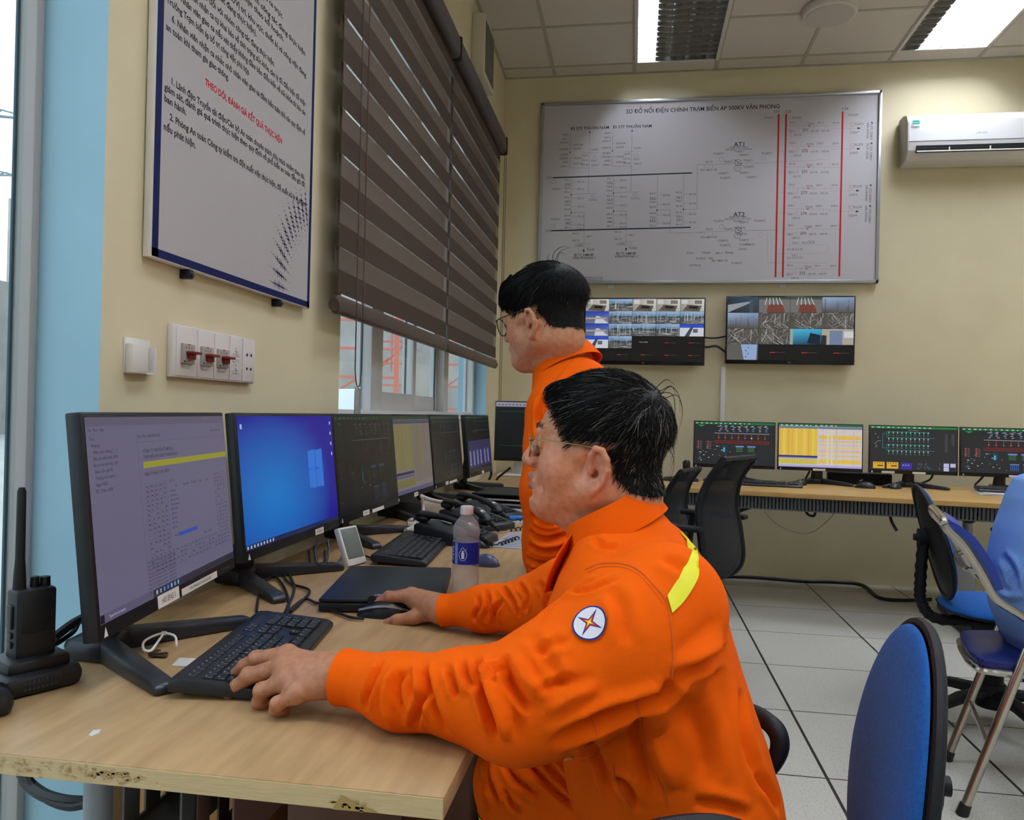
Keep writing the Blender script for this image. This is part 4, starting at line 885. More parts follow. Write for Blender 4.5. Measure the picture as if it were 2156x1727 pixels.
def scada(B, w, h, rg, red='#9c2f2a', dim=1.0):
    def c(x): return '#%02x%02x%02x' % tuple(int(int(x[i:i+2], 16)*dim) for i in (1, 3, 5))
    B.rect(0, 0, w, h, c('#26282a'), 2); B.rect(0, h*.955, w, h*.045, c('#1f6f3c'), 3)
    for i in range(12): B.rect(.01+w*.06*i, h*.965, .012*rg.uniform(.5, 1.4), .006, c('#b8d8c0'), 4)
    B.poly([(.02, h*.93), (.07, h*.93), (.045, h*.89)], c('#2a9a4a'), 4)
    x0, x1 = w*.25, w*.94
    B.rect(x0, h*.735, x1-x0, .0035, c('#a09aa8'), 4)
    for k in (.555, .505): B.rect(x0, h*k, x1-x0, .0022, c(red), 4)
    B.poly([(x0, h*.55), (x1, h*.55), (x1, h*.512), (x0, h*.512)], c('#4a2220'), 3)
    for i in range(8):
        X = x0+.03+(x1-x0-.06)*i/7; B.rect(X-.0006, h*.56, .0012, h*.18, c('#a04038'), 4); B.rect(X-.004, h*.62, .008, .009, c('#d8473c' if i not in (5,) else '#cfcfcf'), 5); B.rect(X-.003, h*.68, .006, .006, c('#8a5a50'), 5)
        for j in range(4): B.rect(X+rg.uniform(-.004, .012), h*.79+j*.012, .014, .005, c(rg.choice(('#7f93b4', '#5a7fae', '#a5a5b4'))), 4)
        B.rect(X-.01, h*.90, .022, .004, c('#9a9aa6'), 4)
    for X in (w*.04, w*.16):
        for j in range(5): B.rect(X, h*.36+j*.012, .01, .007, c('#b8433a'), 4); B.rect(X+.016, h*.36+j*.012, .012, .004, c('#6d6d80'), 4)
    for i in range(26): B.rect(w*rg.uniform(.03, .5), h*rg.uniform(.06, .45), rg.uniform(.004, .014), .004, c(rg.choice(('#8f8f9c', '#cfcfcf', '#3f7f9a', '#8a8a44'))), 4)
    B.rect(w*.36, h*.27, .03, h*.19, c('#22384c'), 3); B.rect(w*.365, h*.30, .012, h*.1, c('#3fb0c8'), 4)
    for X in (w*.52, w*.665):
        B.rect(X, h*.29, .055, h*.15, c('#1c1e24'), 3); B.rect(X, h*.42, .055, .009, c('#6f7fc4'), 4)
        for j in range(4): B.rect(X+.004, h*.31+j*.009, .045, .003, c('#4f8a5a'), 4)
        B.rect(X+.012, h*.06, .055, h*.15, c('#1d2c52'), 3); B.rect(X+.012, h*.2, .055, .005, c('#6f8fd0'), 4)
        for j in range(5): B.rect(X+.016+j*.011, h*.07, .003, h*.12, c('#4f74b8'), 4)
def pic_table(B, w, h, dim=1.0):
    def c(x): return '#%02x%02x%02x' % tuple(int(int(x[i:i+2], 16)*dim) for i in (1, 3, 5))
    rg = random.Random(5)
    B.rect(0, 0, w, h, c('#cfc4c2'), 2); B.rect(0, h*.955, w, h*.045, c('#1f6f3c'), 3); B.rect(0, h*.90, w, h*.05, c('#6d7494'), 3)
    for i in range(12): B.rect(.01+w*.06*i, h*.965, .014*rg.uniform(.5, 1.4), .006, c('#b8d8c0'), 4)
    B.rect(0, h*.27, w*.47, h*.63, c('#ddb94e'), 4)
    for i in range(9): B.rect(w*.05*i, h*.27, w*.03, h*.63, c(rg.choice(('#d9b54a', '#e2c455', '#dcc84e', '#d8ad48'))), 5)
    for i in range(5): B.rect(w*rg.uniform(.1, .44), h*.28, .0012, h*.6, c('#b9963c'), 6)
    B.rect(0, h*.225, w*.475, h*.045, c('#353c6a'), 4); B.rect(0, h*.2, w*.475, h*.025, c('#8c88c0'), 4); B.rect(0, h*.07, w*.47, h*.12, c('#c9bd52'), 4)
    for i in range(14): B.rect(.01+w*.03*i, h*.07, .002, h*.12, c('#a89a48'), 5)
    B.rect(0, 0, w, h*.05, c('#aaa4d6'), 4); B.rect(w*.47, h*.05, .006, h*.87, c('#c8c2da'), 5)
    for y_, hh, cc in ((.66, .09, '#e0b94a'), (.6, .035, '#bdb4d0'), (.56, .04, '#dfc47a'), (.51, .03, '#c4b6cc'), (.44, .04, '#e2c27a'), (.38, .03, '#bfb2cf'), (.34, .035, '#dfbf78'), (.26, .03, '#d8bd7c'), (.10, .09, '#e2bd48')): B.rect(w*.485, h*y_, w*.5, h*hh, c(cc), 4)
    for i in range(10): B.rect(w*rg.uniform(.5, .95), h*.06, rg.uniform(.001, .012), h*.83, c(rg.choice(('#d4cdb4', '#c9b99c'))), 5) if i % 3 else B.rect(w*rg.uniform(.5, .95), h*.06, .0015, h*.83, c('#b0a58f'), 6)
def pic_teal(B, w, h):
    rg = random.Random(8); tl2 = '#3c9aa8'
    B.rect(0, 0, w, h, '#2a2b2d', 2); B.rect(0, h*.955, w, h*.045, '#1f7f3c', 3)
    for i in range(12): B.rect(.01+w*.06*i, h*.965, .014*rg.uniform(.5, 1.4), .006, '#b8d8c0', 4)
    for y_ in (.74, .45):
        for k in (.13, 0): B.rect(w*.19, h*(y_+k), w*.5+(.03 if not k else 0), .002, tl2, 4)
        B.rect(w*.19, h*y_, .002, h*.13, tl2, 4)
        for i in range(10):
            for k in (.10, -.04):
                X = w*.215+i*w*.0505; gcol = rg.random() < .6
                B.rect(X, h*(y_+k-.02), .002, .02, '#4aa0a8', 4); B.rect(X-.002, h*(y_+k), .006, .01, '#4fe08a' if gcol else '#b9b9b9', 5); B.rect(X-.004, h*(y_+k-.05), .01, .004, '#6f7480', 4)
    B.rect(w*.145, h*.5, .002, h*.33, tl2, 4); B.rect(w*.145, h*.5, .02, .002, tl2, 4); B.rect(w*.145, h*.83, .02, .002, tl2, 4)
    for i in range(8): B.rect(w*rg.uniform(.05, .12), h*rg.uniform(.45, .85), .006, .006, '#9a9a9a', 4)
    for X in (.035, .195): B.rect(w*X, h*.03, w*.135, h*.15, '#d9a52c', 4); B.rect(w*(X+.05), h*.08, w*.07, .008, '#2a4a3a', 5); [B.rect(w*(X+.015+.03*i), h*.14, .004, .008, '#3a3320', 5) for i in range(4)]
    B.rect(w*.36, h*.025, w*.13, h*.15, '#37309a', 4); [B.rect(w*(.38+.03*i), h*.11, .008, .006, '#a9a6e0', 5) for i in range(3)]
    for i in range(14): B.rect(w*rg.uniform(.53, .82), h*rg.uniform(.02, .16), .01, .012, rg.choice(('#3c4450', '#4a5058', '#2f5a74')), 4)
    for X, Y in ((.85, .10), (.925, .10), (.85, .01)): B.rect(w*X, h*Y, w*.06, h*.085, '#b9b9dc', 4)
    for X, n in ((.86, 22), (.935, 14)):
        for i in range(n): B.rect(w*X, h*.84-i*h*.019, w*.035, .0028, '#4c4d50', 4)
    B.text('NHẤT THỨ 500kV', w*.5, h*.905, .008, '#9a9aa0', 4, 'c')
def pic_dark(seed, extra=None):
    def f(B, w, h): scada(B, w, h, random.Random(seed), '#4a403e', .36); extra and extra(B, w, h)
    return f
def purple(B, w, h):
    B.rect(.01, h*.08, w-.02, h*.48, '#2e2b4e', 6)
    for i in range(6): B.rect(.03+w*.145*i+(.02 if i > 3 else 0), h*.12, .038, h*.27, '#5d5a86', 7); [B.rect(.032+w*.145*i+(.02 if i > 3 else 0), h*.14+j*.012, .034, .004, '#8f8cb4', 8) for j in range(6)]
def pic_corner(B, w, h):
    rg = random.Random(2); B.rect(0, 0, w, h, '#0d1211', 2); B.rect(0, h*.92, w, h*.08, '#8f8a9c', 3)
    for i in range(9): B.rect(.015+.025*i, h*.945, .012, .008, '#4a4a5c', 4)
    for k in (.83, .21): B.rect(.03, h*k, w*.8, .003, '#1e4a2c', 3)
    for i in range(40): B.rect(w*rg.uniform(.08, .9), h*rg.uniform(.2, .85), .006, .003, rg.choice(('#2e4a38', '#3a4a42', '#27402f')), 3)
def pic_olive(B, w, h):
    rg = random.Random(6); B.rect(0, 0, w, h, '#6b6668', 2); B.rect(0, h*.955, w, h*.045, '#1b3324', 3); B.rect(0, h*.90, w, h*.05, '#3a3e50', 3)
    B.rect(.005, h*.30, w*.48, h*.59, '#6e6744', 4); B.rect(w*.5, h*.12, w*.49, h*.77, '#675f58', 4)
    for i in range(8): B.rect(w*rg.uniform(.02, .9), h*.31, w*.03, h*.57, rg.choice(('#726a4a', '#6a6142', '#6c645a')), 5)
    B.rect(0, h*.24, w*.47, h*.035, '#23263c', 5); B.rect(0, h*.20, w*.47, h*.03, '#4a486a', 5); B.rect(.005, h*.08, w*.47, h*.10, '#66613a', 5); B.rect(0, 0, w, h*.05, '#4c4868', 5)
R_ = math.radians
monitor(-.802, 1.314, R_(98.7), 'nearest desk monitor, showing a grey spreadsheet with a yellow band', pic_sheet, stickers=((.19, .085, .022, 'HIS ENG 1'), (.285, .17, .013, 'CHƯƠNG TRÌNH BÁO CÁO VẬN HÀNH TRẠM 500KV'),), sdx=-.052)
monitor(-.851, 1.935, R_(90.5), 'desk monitor with a plain bright blue desktop picture', pic_blue, w=.585, stickers=((.40, .06, .016, 'HIS ENG 2'),), sdx=-.10)
monitor(-.862, 2.552, R_(89.5), 'dark desk monitor right beside the bright blue one', pic_dark(1), w=.588, stickers=((.20, .06, .016, 'OWS 1'), (.29, .12, .012, '')))
monitor(-.868, 3.125, R_(89), 'desk monitor with a dull olive table picture on the window side', pic_olive, w=.52, stickers=((.22, .055, .016, 'OWS 2'),))
monitor(-.868, 3.72, R_(90), 'dark desk monitor between the olive table one and the purple one', pic_dark(4), w=.60, stickers=((.20, .06, .016, 'OWS 3'), (.28, .16, .012, '')))
monitor(-.842, 4.385, R_(88.5), 'desk monitor with a purple lower picture and pale bars', pic_dark(6, purple), w=.60, stickers=((.3, .06, .016, ''),))
monitor(-.70, 5.38, R_(2), 'dark monitor on a white stand in the room corner', pic_corner, w=.50, h=.415, zb=.105, tilt=2, white=True, sdx=-.09)
SC = lambda B, w, h: scada(B, w, h, random.Random(11))
for cx_, pic, st, lb in ((.693, SC, (), 'black monitor with a red network picture behind the tall mesh chair'), (1.255, pic_table, ((.23, .08, .014, ''),), 'monitor with a bright yellow table picture on the back desk'),
                         (1.84, pic_teal, ((.08, .08, .014, ''), (.27, .08, .014, '')), 'monitor with teal circuit rows and two yellow boxes'), (2.40, SC, ((.29, .08, .014, ''),), 'red network picture monitor at the right edge of the back desk')):
    p = bd((cx_-A0.x)/DX.x, 0); yq = 5.58-(cx_-.69)*.035
    monitor(cx_*1.0, yq, R_(-3.2), lb, pic, w=.545, h=.322, zb=.092, tilt=2, group='monitors on the back wall desk', stickers=st)
# ================================================================ KEYBOARDS, MICE, LAPTOP
m_key = mat('black_keys', '#1b1c1f', .5); m_kb = mat('black_keyboard_case', '#202226', .4); m_leg = attr_mat('key_print', 0, .6)
def keyboard(x, y, z, yaw, lab, L=.44, W=.15, group='keyboards', tilt=4, legends=True):
    r = thing('keyboard', lab, 'keyboard', (x, y, z), yaw, group)
    Rt = Matrix.Rotation(R_(tilt), 3, 'X')
    g = G().prism([(-W/2, .0), (W/2, .0), (W/2, .019), (W/2-.02, .021), (-W/2+.012, .016), (-W/2, .010)], L, Matrix(((0, 0, 1), (1, 0, 0), (0, 1, 0))), (-L/2, 0, 0), .003).xf(Rt, (0, 0, .006))
    obj('case', g, m_kb, r, local=True)
    kg = G(); O = Rt @ Vector((0, 0, .0185))+Vector((0, 0, .006)); A = Art(O, (1, 0, 0), Rt @ Vector((0, 1, 0)), .0042)
    rows = [[1]*14, [1]*13+[2], [1.5]+[1]*12+[1.5], [1.8]+[1]*11+[2.2], [2.3]+[1]*10+[2.7], [1.3, 1.3, 1.3, 6, 1.3, 1.3, 1.3, 1.2]]
    kx = (L-.03)/(15+3.4+4.4+.6); ky = (W-.028)/6.6; x_s = -L/2+.014
    def key(u, v, w_, h_):
        c = Rt @ Vector((u+w_/2, v+h_/2, .0195))+Vector((0, 0, .006)); kg.box(c, (w_-.0022, h_-.0022, .006), Rt, .0012, 1)
        if legends: A.rect(u+w_*.22, v+h_*.55, min(w_, kx)*.24, h_*.10, '#aeb0b2', 1)
    for i, row in enumerate(rows):
        v = W/2-.017-ky*(i+1)-(.006 if i else 0); u = x_s
        for q in row: key(u, v, q*kx, ky); u += q*kx
        for a, n in ((15.3, 3),):
            if i in (0, 1, 2) or i == 5: [key(x_s+(a+k)*kx, v, kx, ky) for k in range(n)]
            if i == 4: key(x_s+(a+1)*kx, v, kx, ky)
        if i: [key(x_s+(18.7+k)*kx, v, kx, ky) for k in range(4)]
    obj('keys', kg, m_key, r, local=True)
    if legends: build_local(A, 'key_lettering', m_leg, r)
    for s_ in (-1, 1): obj('folding_foot', G().box((s_*(L/2-.04), W/2-.02, .002), (.03, .008, .016), rotm(.4)), m_kb, r, local=True)
    return r
def mouse(x, y, z, yaw, lab, strip=True, c='#1a1b1e', s=1.0, group='computer mice'):
    r = thing('computer_mouse', lab, 'mouse', (x, y, z), yaw, group)
    n, m = 18, 14; P = []
    for i in range(n+1):
        t_ = i/n; yy = (-.055+.11*t_)*s; wv = .031*s*math.sin(PI*min(max(t_*.94+.03, 0), 1))**.42; hh = .037*s*math.sin(PI*(t_**.8*.9+.07))**.8
        P.append([(wv*math.cos(a)*(1.0+.0*t_), yy, max(0, hh*math.sin(a)**.8)) for a in np.linspace(0, PI, m+1)])
    obj('shell', G().grid(P).add([q for q in P[0]], [tuple(range(m+1))]).add([q for q in P[-1]], [tuple(range(m+1))]).add([P[0][0], P[-1][0], P[-1][-1], P[0][-1]], [(0, 1, 2, 3)]), mat('mouse_plastic_'+c[1:], c, .35), r, local=True)
    if strip:
        obj('side_strip', G().grid([[(wv_*1.015*sg_, y_, h_), (wv_*.985*sg_, y_, h_+.004*s)] for y_, wv_, h_, sg_ in [((-.055+.11*t_)*s, .031*s*math.sin(PI*(t_*.94+.03))**.42*.985, (.010+.013*math.sin(PI*t_))*s, -1) for t_ in np.linspace(.04, .97, 14)]], thick=.0012), mat('silver_trim', '#9fa3a8', .3, .7), r, local=True)
    obj('wheel', G().cyl((-.004*s, .028*s, .030*s), (.004*s, .028*s, .030*s), .009*s, n=14), m_bplas, r, local=True)
    return r
keyboard(-.624, 1.277, ZD, R_(98.5), 'black keyboard under the seated man\'s left hand', L=.405, W=.152)
keyboard(-.655, 2.34, ZD, R_(94.5), 'black keyboard behind the closed laptop, beside the water bottle', L=.455, W=.16, legends=False)
keyboard(.88, 5.31, ZD, RZ, 'black keyboard on the back desk beside the mesh chair', L=.42, W=.14, legends=False)
keyboard(2.36, 5.31, ZD+.012, RZ, 'black keyboard lying on white papers at the right of the back desk', L=.42, W=.14, legends=False)
mo = mouse(-.507, 1.603, ZD, R_(98), 'black mouse with a silver side line under the seated man\'s right hand', s=1.08)
p = on_z(1000, 1150, ZD); mouse(p.x, p.y, ZD, R_(60), 'black mouse half hidden behind the water bottle', strip=False)
p = on_z(1017, 1190, ZD); mouse(p.x, p.y, ZD, R_(70), 'small slate blue mouse right behind the bottle label', strip=False, c='#4a5070', s=.9)
for x_, y_, lb in ((1686, 1022, 'silver sided mouse in front of the yellow table monitor'), (1886, 1029, 'silver sided mouse just above the blue chair back on the back desk')): p = on_z(x_, y_, ZD); mouse(p.x, p.y, ZD, R_(-30), lb, c='#26282c', s=1.1)
p = on_z(1821, 1028, ZD); mouse(p.x, p.y, ZD, R_(60), 'all black mouse in front of the sound bar', strip=False, s=1.15)
# closed laptop
lp = thing('laptop', 'closed black laptop on the desk behind the mouse', 'laptop', (-.555, 1.79, ZD), R_(100))
m_lap = mat('black_laptop_lid', '#23262b', .42, metal=.3)
lx, ly = .365, .262
obj('base', G().box((0, 0, .0125), (lx, ly, .019), None, .004), m_bplas, lp, local=True)
lid = obj('lid', G().box((0, 0, .0265), (lx, ly, .007), None, .003), m_lap, lp, local=True)
A = Art((-.19, -.03, .0302), (1, 0, 0), (0, 1, 0), .0003)
for k in range(5): A.poly([(.035, .0+.006*k), (.075-.006*k, .012+.009*k), (.07-.006*k, .017+.009*k), (.036, .006+.006*k)], '#8a9098', 1)
A.poly([(.03, -.004), (.05, -.012), (.042, .002)], '#8a9098', 1); build_local(A, 'emblem', INK, lid)
g = G()
for k in range(6): g.box((-lx/2+.0005, -.09+.026*k, .013), (.003, .014, .007))
obj('ports', g, mat('dark_port', '#040405', .6), lp, local=True)
obj('rubber_foot', G().box((-.15, -.1, .0015), (.02, .012, .003)).box((.15, -.1, .0015), (.02, .012, .003)).box((-.15, .1, .0015), (.02, .012, .003)).box((.15, .1, .0015), (.02, .012, .003)), m_bplas, lp, local=True)
# bottle
bo = thing('water_bottle', 'clear plastic water bottle with white cap and blue label', 'bottle', (-.386, 1.832, ZD))
m_pet = bpy.data.materials.new('clear_bottle_plastic'); m_pet.use_nodes = True; t = m_pet.node_tree
t.nodes.remove(t.nodes['Principled BSDF']); a_ = nd(t, 'ShaderNodeBsdfTransparent'); a_.inputs[0].default_value = (.95, .955, .965, 1); b_ = nd(t, 'ShaderNodeBsdfGlossy'); b_.inputs['Roughness'].default_value = .06; d_ = nd(t, 'ShaderNodeBsdfDiffuse'); d_.inputs[0].default_value = (.85, .80, .80, 1)
lw = nd(t, 'ShaderNodeLayerWeight'); lw.inputs[0].default_value = .35; m1_ = nd(t, 'ShaderNodeMixShader'); m2_ = nd(t, 'ShaderNodeMixShader'); m2_.inputs[0].default_value = .24
pw = nd(t, 'ShaderNodeMath', operation='POWER'); pw.inputs[1].default_value = 3; t.links.new(lw.outputs['Facing'], pw.inputs[0]); t.links.new(pw.outputs[0], m1_.inputs[0]); t.links.new(a_.outputs[0], m1_.inputs[1]); t.links.new(b_.outputs[0], m1_.inputs[2]); t.links.new(m1_.outputs[0], m2_.inputs[1]); t.links.new(d_.outputs[0], m2_.inputs[2]); t.links.new(m2_.outputs[0], t.nodes['Material Output'].inputs['Surface'])
prof = [(.006, .006), (.020, .002), (.026, .001), (.0315, .006), (.0325, .014), (.0318, .03), (.0325, .045), (.0315, .06), (.031, .073), (.0318, .075), (.0318, .128), (.0305, .131), (.0312, .142), (.0318, .152), (.031, .160), (.027, .171), (.019, .181), (.0145, .186), (.0135, .190), (.0135, .197)]
obj('bottle_body', G().lathe(prof, n=40, cap=False), m_pet, bo, local=True, recalc=False)
obj('cap', G().lathe([(0, .191), (.0155, .191), (.0158, .193), (.0158, .208), (.0145, .2105), (0, .2105)], n=30), mat('white_cap', '#e6d9d6', .4), bo, local=True)
lb_ = obj('label', G().lathe([(.0321, .076), (.0321, .127)], n=40, cap=False), [mat('blue_label', '#1c2f9c', .35)], bo, local=True, recalc=False)
def on_cyl(A, R0, zc): # wrap flat artwork round the bottle
    A.v = [Vector((R0*math.cos(v.x/R0), R0*math.sin(v.x/R0), v.z)) for v in A.v]; return A
a0 = -2.0*.0324
A = Art((0, 0, 0), (1, 0, 0), (0, 0, 1), 0, 0)
for lo, lc, (du, rr) in ((1, '#d8dcea', (.013, .0135)),):
    pts = [(a0+du+rr*.72*math.sin(t_)*(1 if math.cos(t_) < 0 else (1-.65*math.cos(t_))), .101+rr*(-1.0*math.cos(t_ + PI) if 0 else math.cos(t_))*1.15) for t_ in np.linspace(0, 2*PI, 25)[:-1]]
    A.line(pts+[pts[0]], .0012, lc, 1)
A.rect(a0+.0095, .090, .007, .014, '#e9ecf4', 1); A.rect(a0+.011, .104, .004, .005, '#e9ecf4', 1); A.poly([(a0+.016, .108), (a0+.022, .115), (a0+.021, .108)], '#5fae4a', 1)
A.rect(a0+.004, .0845, .018, .0012, '#8f9ad8', 1); A.rect(a0-.004, .077, .003, .049, '#b9c0de', 1); A.rect(a0-.0085, .077, .0028, .049, '#b9c0de', 1)
for k in range(4): A.rect(a0-.020+.002*(k % 2), .085+.009*k, .005, .006, '#cfd5ea', 1)
on_cyl(A, .0325, 0); build_local(A, 'label_print', INK, lb_)
# thermometer clock
ck = thing('desk_clock', 'white framed digital clock leaning on its stand under the blue screen', 'clock', (-.755, 2.10, ZD), R_(72))
Rt = Matrix.Rotation(R_(-22), 3, 'X')
obj('body', G().box((0, 0, .055), (.082, .018, .11), None, .004).xf(Rt), m_wplas, ck, local=True)
obj('display', G().box((0, -.0095, .062), (.068, .002, .085), None, .001).xf(Rt), mat('grey_lcd', '#6f7a74', .25), ck, local=True)
obj('prop_leg', G().bb((-.012, .035, 0), (.012, .07, .003)).tube([(0, .022, .055), (0, .062, .002)], .004, 6), m_wplas, ck, local=True)
# ================================================================ RADIOS
m_rad = mat('black_radio_body', '#1b1d22', .5, bump=.15, bscale=800)
def radio(x, y, yaw, lab, lab2):
    c = thing('charging_cradle', lab2, 'charger', (x, y, ZD), yaw, 'radio charging cradles')
    obj('cradle_base', G().prism([(-.055, -.05), (.055, -.05), (.062, -.02), (.055, .05), (-.055, .05), (-.062, -.02)], .032, None, (0, 0, 0), .012).prism([(-.045, -.036), (.045, -.036), (.045, .036), (-.045, .036)], .024, None, (0, .004, .026), .008), m_bplas, c, local=True)
    A = Art((-.03, -.0508, .012), (1, 0, 0), (0, 0, 1), .0006); [A.rect(.006*k, .008, .004, .006, '#34363b', 1) for k in range(9)]; [A.rect(.006*k, -.001, .004, .004, '#34363b', 1) for k in range(8)]; build_local(A, 'embossed_name', INK, c)
    r = thing('walkie_talkie', lab, 'radio', (x, y, ZD+.036), yaw, 'walkie talkies in their cradles')
    obj('body', G().prism([(-.029, -.02), (.029, -.02), (.030, .014), (.022, .02), (-.022, .02), (-.030, .014)], .115, None, (0, .004, 0), .006), m_rad, r, local=True)
    a_ = obj('antenna', G().tube([(-.017, .006, .11), (-.017, .006, .135), (-.017, .006, .16), (-.017, .006, .262), (-.017, .006, .268)], [.0095, .0085, .0068, .0062, .004], 12), mat('black_rubber'), r, local=True)
    obj('knob', G().cyl((.004, .006, .113), (.004, .006, .130), .007, .0065, 14).cyl((.019, .006, .113), (.019, .006, .128), .008, .0075, 14), m_bplas, r, local=True)
    obj('belt_clip', G().bb((-.012, .022, .02), (.012, .028, .11), .002), m_bplas, r, local=True)
    obj('talk_button', G().box((-.0315, .0, .075), (.004, .016, .036), None, .0018), m_bplas, r, local=True)
    for z_ in (.047, .033): obj('side_button', G().box((-.0312, 0, z_), (.003, .013, .009), None, .0012), m_bplas, r, local=True)
    obj('speaker_grille', G().bb((-.02, -.0175, .05), (.02, -.0155, .1), .001), mat('radio_grille', '#131418', .6, bump=.5, bscale=500), r, local=True)
    return r
radio(-.900, 1.075, R_(62), 'black walkie talkie with a tall antenna standing beside the nearest monitor', 'black cradle holding the walkie talkie beside the nearest monitor')
radio(-.905, .945, R_(62), 'second walkie talkie, only its edge showing at the left picture border', 'lower left cradle, cut by the picture border')
# ================================================================ TELEPHONES, PAPERS, CLUTTER
m_tel = mat('dark_grey_phone', '#212327', .45)
def phone(x, y, yaw, lab):
    r = thing('telephone', lab, 'telephone', (x, y, ZD), yaw, 'black desk telephones')
    obj('base', G().prism([(-.115, .0), (.115, .0), (.115, .062), (.09, .066), (-.11, .024)], .185, Matrix(((0, 0, 1), (1, 0, 0), (0, 1, 0))), (-.0925, 0, 0), .006), m_tel, r, local=True)
    pts = [(-.065, -.115, .038), (-.065, -.095, .054), (-.065, -.03, .078), (-.065, .04, .090), (-.065, .095, .090), (-.065, .115, .080)]
    h_ = obj('handset', G().tube(pts, [.014, .021, .013, .013, .021, .015], 12, sub=5, flat=.75).ell((-.065, -.095, .044), (.023, .028, .014)).ell((-.065, .095, .079), (.023, .028, .014)), m_bplas, r, local=True)
    obj('name_label', G().box((-.065, -.085, .0722), (.018, .022, .001), rotm(.4)), m_wplas, h_, local=True)
    sl = Matrix.Rotation(math.atan2(.042, .2), 3, 'X'); g = G()
    for i in range(4):
        for j in range(3): g.box(sl @ Vector((.012+.022*j, -.085+.02*i, .004))+Vector((0, 0, .046)), (.016, .012, .006), sl, .0015, 1)
    obj('keys', g, m_key, r, local=True)
    obj('display', G().box(sl @ Vector((.034, .045, .004))+Vector((0, 0, .0475)), (.07, .035, .004), sl, .001), mat('grey_lcd'), r, local=True)
    obj('coiled_cord', G().tube([(-.065+.0055*math.cos(k*.9)+.0, -.115-.0008*k, .035+.0055*math.sin(k*.9)-.0004*k) for k in range(60)]+[(-.02+.004*k, -.165+.0055*math.cos(k*.9), .008+.0055*math.sin(k*.9)) for k in range(40)], .0026, 5), m_cab, r, local=True)
    return r
q_ = on_z(962, 1122, ZD+.03); phone(q_.x, q_.y, R_(76), 'nearest black desk telephone, directly behind the water bottle cap')
q_ = on_z(1005, 1088, ZD+.04); phone(q_.x, q_.y, R_(60), 'middle black desk telephone with a white label on its handset')
q_ = on_z(1030, 1070, ZD+.04); phone(q_.x, q_.y, R_(60), 'farthest black desk telephone, nearest the man\'s face')
def sheet(pxs, lab, cols, z=ZD, name='paper_sheet', cat='paper'):
    P = [on_z(x, y, z+.0012) for x, y in pxs]
    g = G().add([p+Vector((0, 0, -.0008)) for p in P]+[p+Vector((0, 0, .0008)) for p in P], [(0, 1, 2, 3), (7, 6, 5, 4), (0, 4, 5, 1), (1, 5, 6, 2), (2, 6, 7, 3), (3, 7, 4, 0)])
    o = obj(name, g, mat('paper_'+cols[0][1:], cols[0], .7), None, lab, cat)
    A = Art(P[0]+Vector((0, 0, .0008)), P[1]-P[0], (P[3]-P[0]), .0002); w_2 = (P[1]-P[0]).length; h_2 = (P[3]-P[0]).length; rg = random.Random(7)
    A.V = (P[3]-P[0]).normalized(); A.N = Vector((0, 0, 1))
    for i in range(9): A.rect(w_2*.06, h_2*(.08+.1*i), w_2*rg.uniform(.5, .88), h_2*.025, cols[1], 1)
    if len(cols) > 2: A.rect(w_2*.06, h_2*.5, w_2*.88, h_2*.04, cols[2], 2)
    A.build('print', INK, o); return o
sheet([(1032, 1152), (1125, 1158), (1128, 1122), (1072, 1121)], 'grey blue printed sheet on the desk left of the standing man\'s arm', ['#a9aab4', '#6f7280', '#8a4a6a'])
sheet([(1052, 1098), (1125, 1104), (1128, 1086), (1060, 1084)], 'white printed sheet with a blue clip on it behind the telephones', ['#c9cdd8', '#8f93a2'])
sheet([(1078, 1075), (1125, 1078), (1125, 1064), (1075, 1063)], 'blank looking white sheet behind the blue clip', ['#c2c7d6', '#b0b5c4'])
p = on_z(1092, 1094, ZD+.004); obj('binder_clip', G().box((p.x, p.y, ZD+.012), (.09, .03, .014), rotm(0, 0, .5), .006), mat('bright_blue_plastic', '#2b7fd0', .4), None, 'bright blue plastic clip lying on the white sheet', 'clip')
p = on_z(1122, 1006, ZD); obj('cardboard_box', G().bb((-.30, 4.95, ZD), (-.215, 5.12, ZD+.10), .002), mat('brown_cardboard', '#8f6a4c', .85), None, 'small brown cardboard box standing under the corner monitor', 'box')
p = on_z(1072, 1062, ZD); tr = thing('document_tray', 'black plastic tray with white papers below the corner monitor', 'tray', (p.x, p.y, ZD), R_(-8))
obj('tray_shell', G().box((0, 0, .006), (.26, .34, .012), None, .004).box((-.127, 0, .035), (.006, .34, .06)).box((.127, 0, .035), (.006, .34, .06)).box((0, .167, .035), (.26, .006, .06)).box((0, 0, .06), (.26, .34, .006)), m_bplas, tr, local=True)
for k in range(2): obj('paper', G().box((.005*k, -.012*k, .016+.022*k), (.22, .31, .006), rotm(0, 0, .02*k)), mat('paper_white', '#c8c8ca', .7), tr, local=True)
p = on_z(1117, 1058, ZD); ch = thing('plug_adapter', 'white plug adapter with a white cable in front of the man\'s chin', 'adapter', (-.36, 3.62, ZD))
obj('adapter_body', G().bb((-.39, 3.58, ZD), (-.31, 3.66, ZD+.04), .006), m_wplas, ch)
obj('cord', G().tube([(-.35, 3.62, ZD+.03), (-.385, 3.6, ZD+.02), (-.40, 3.6, ZD+.05), (-.385, 3.62, ZD+.14), (-.36, 3.66, ZD+.22)], .006, 8, sub=6), m_wplas, ch)
obj('storage_box', G().bb((-.30, 3.52, ZD), (-.22, 3.66, ZD+.09), .004), mat('navy_box', '#1e2c8a', .5), None, 'small navy blue box beside the white adapter', 'box')
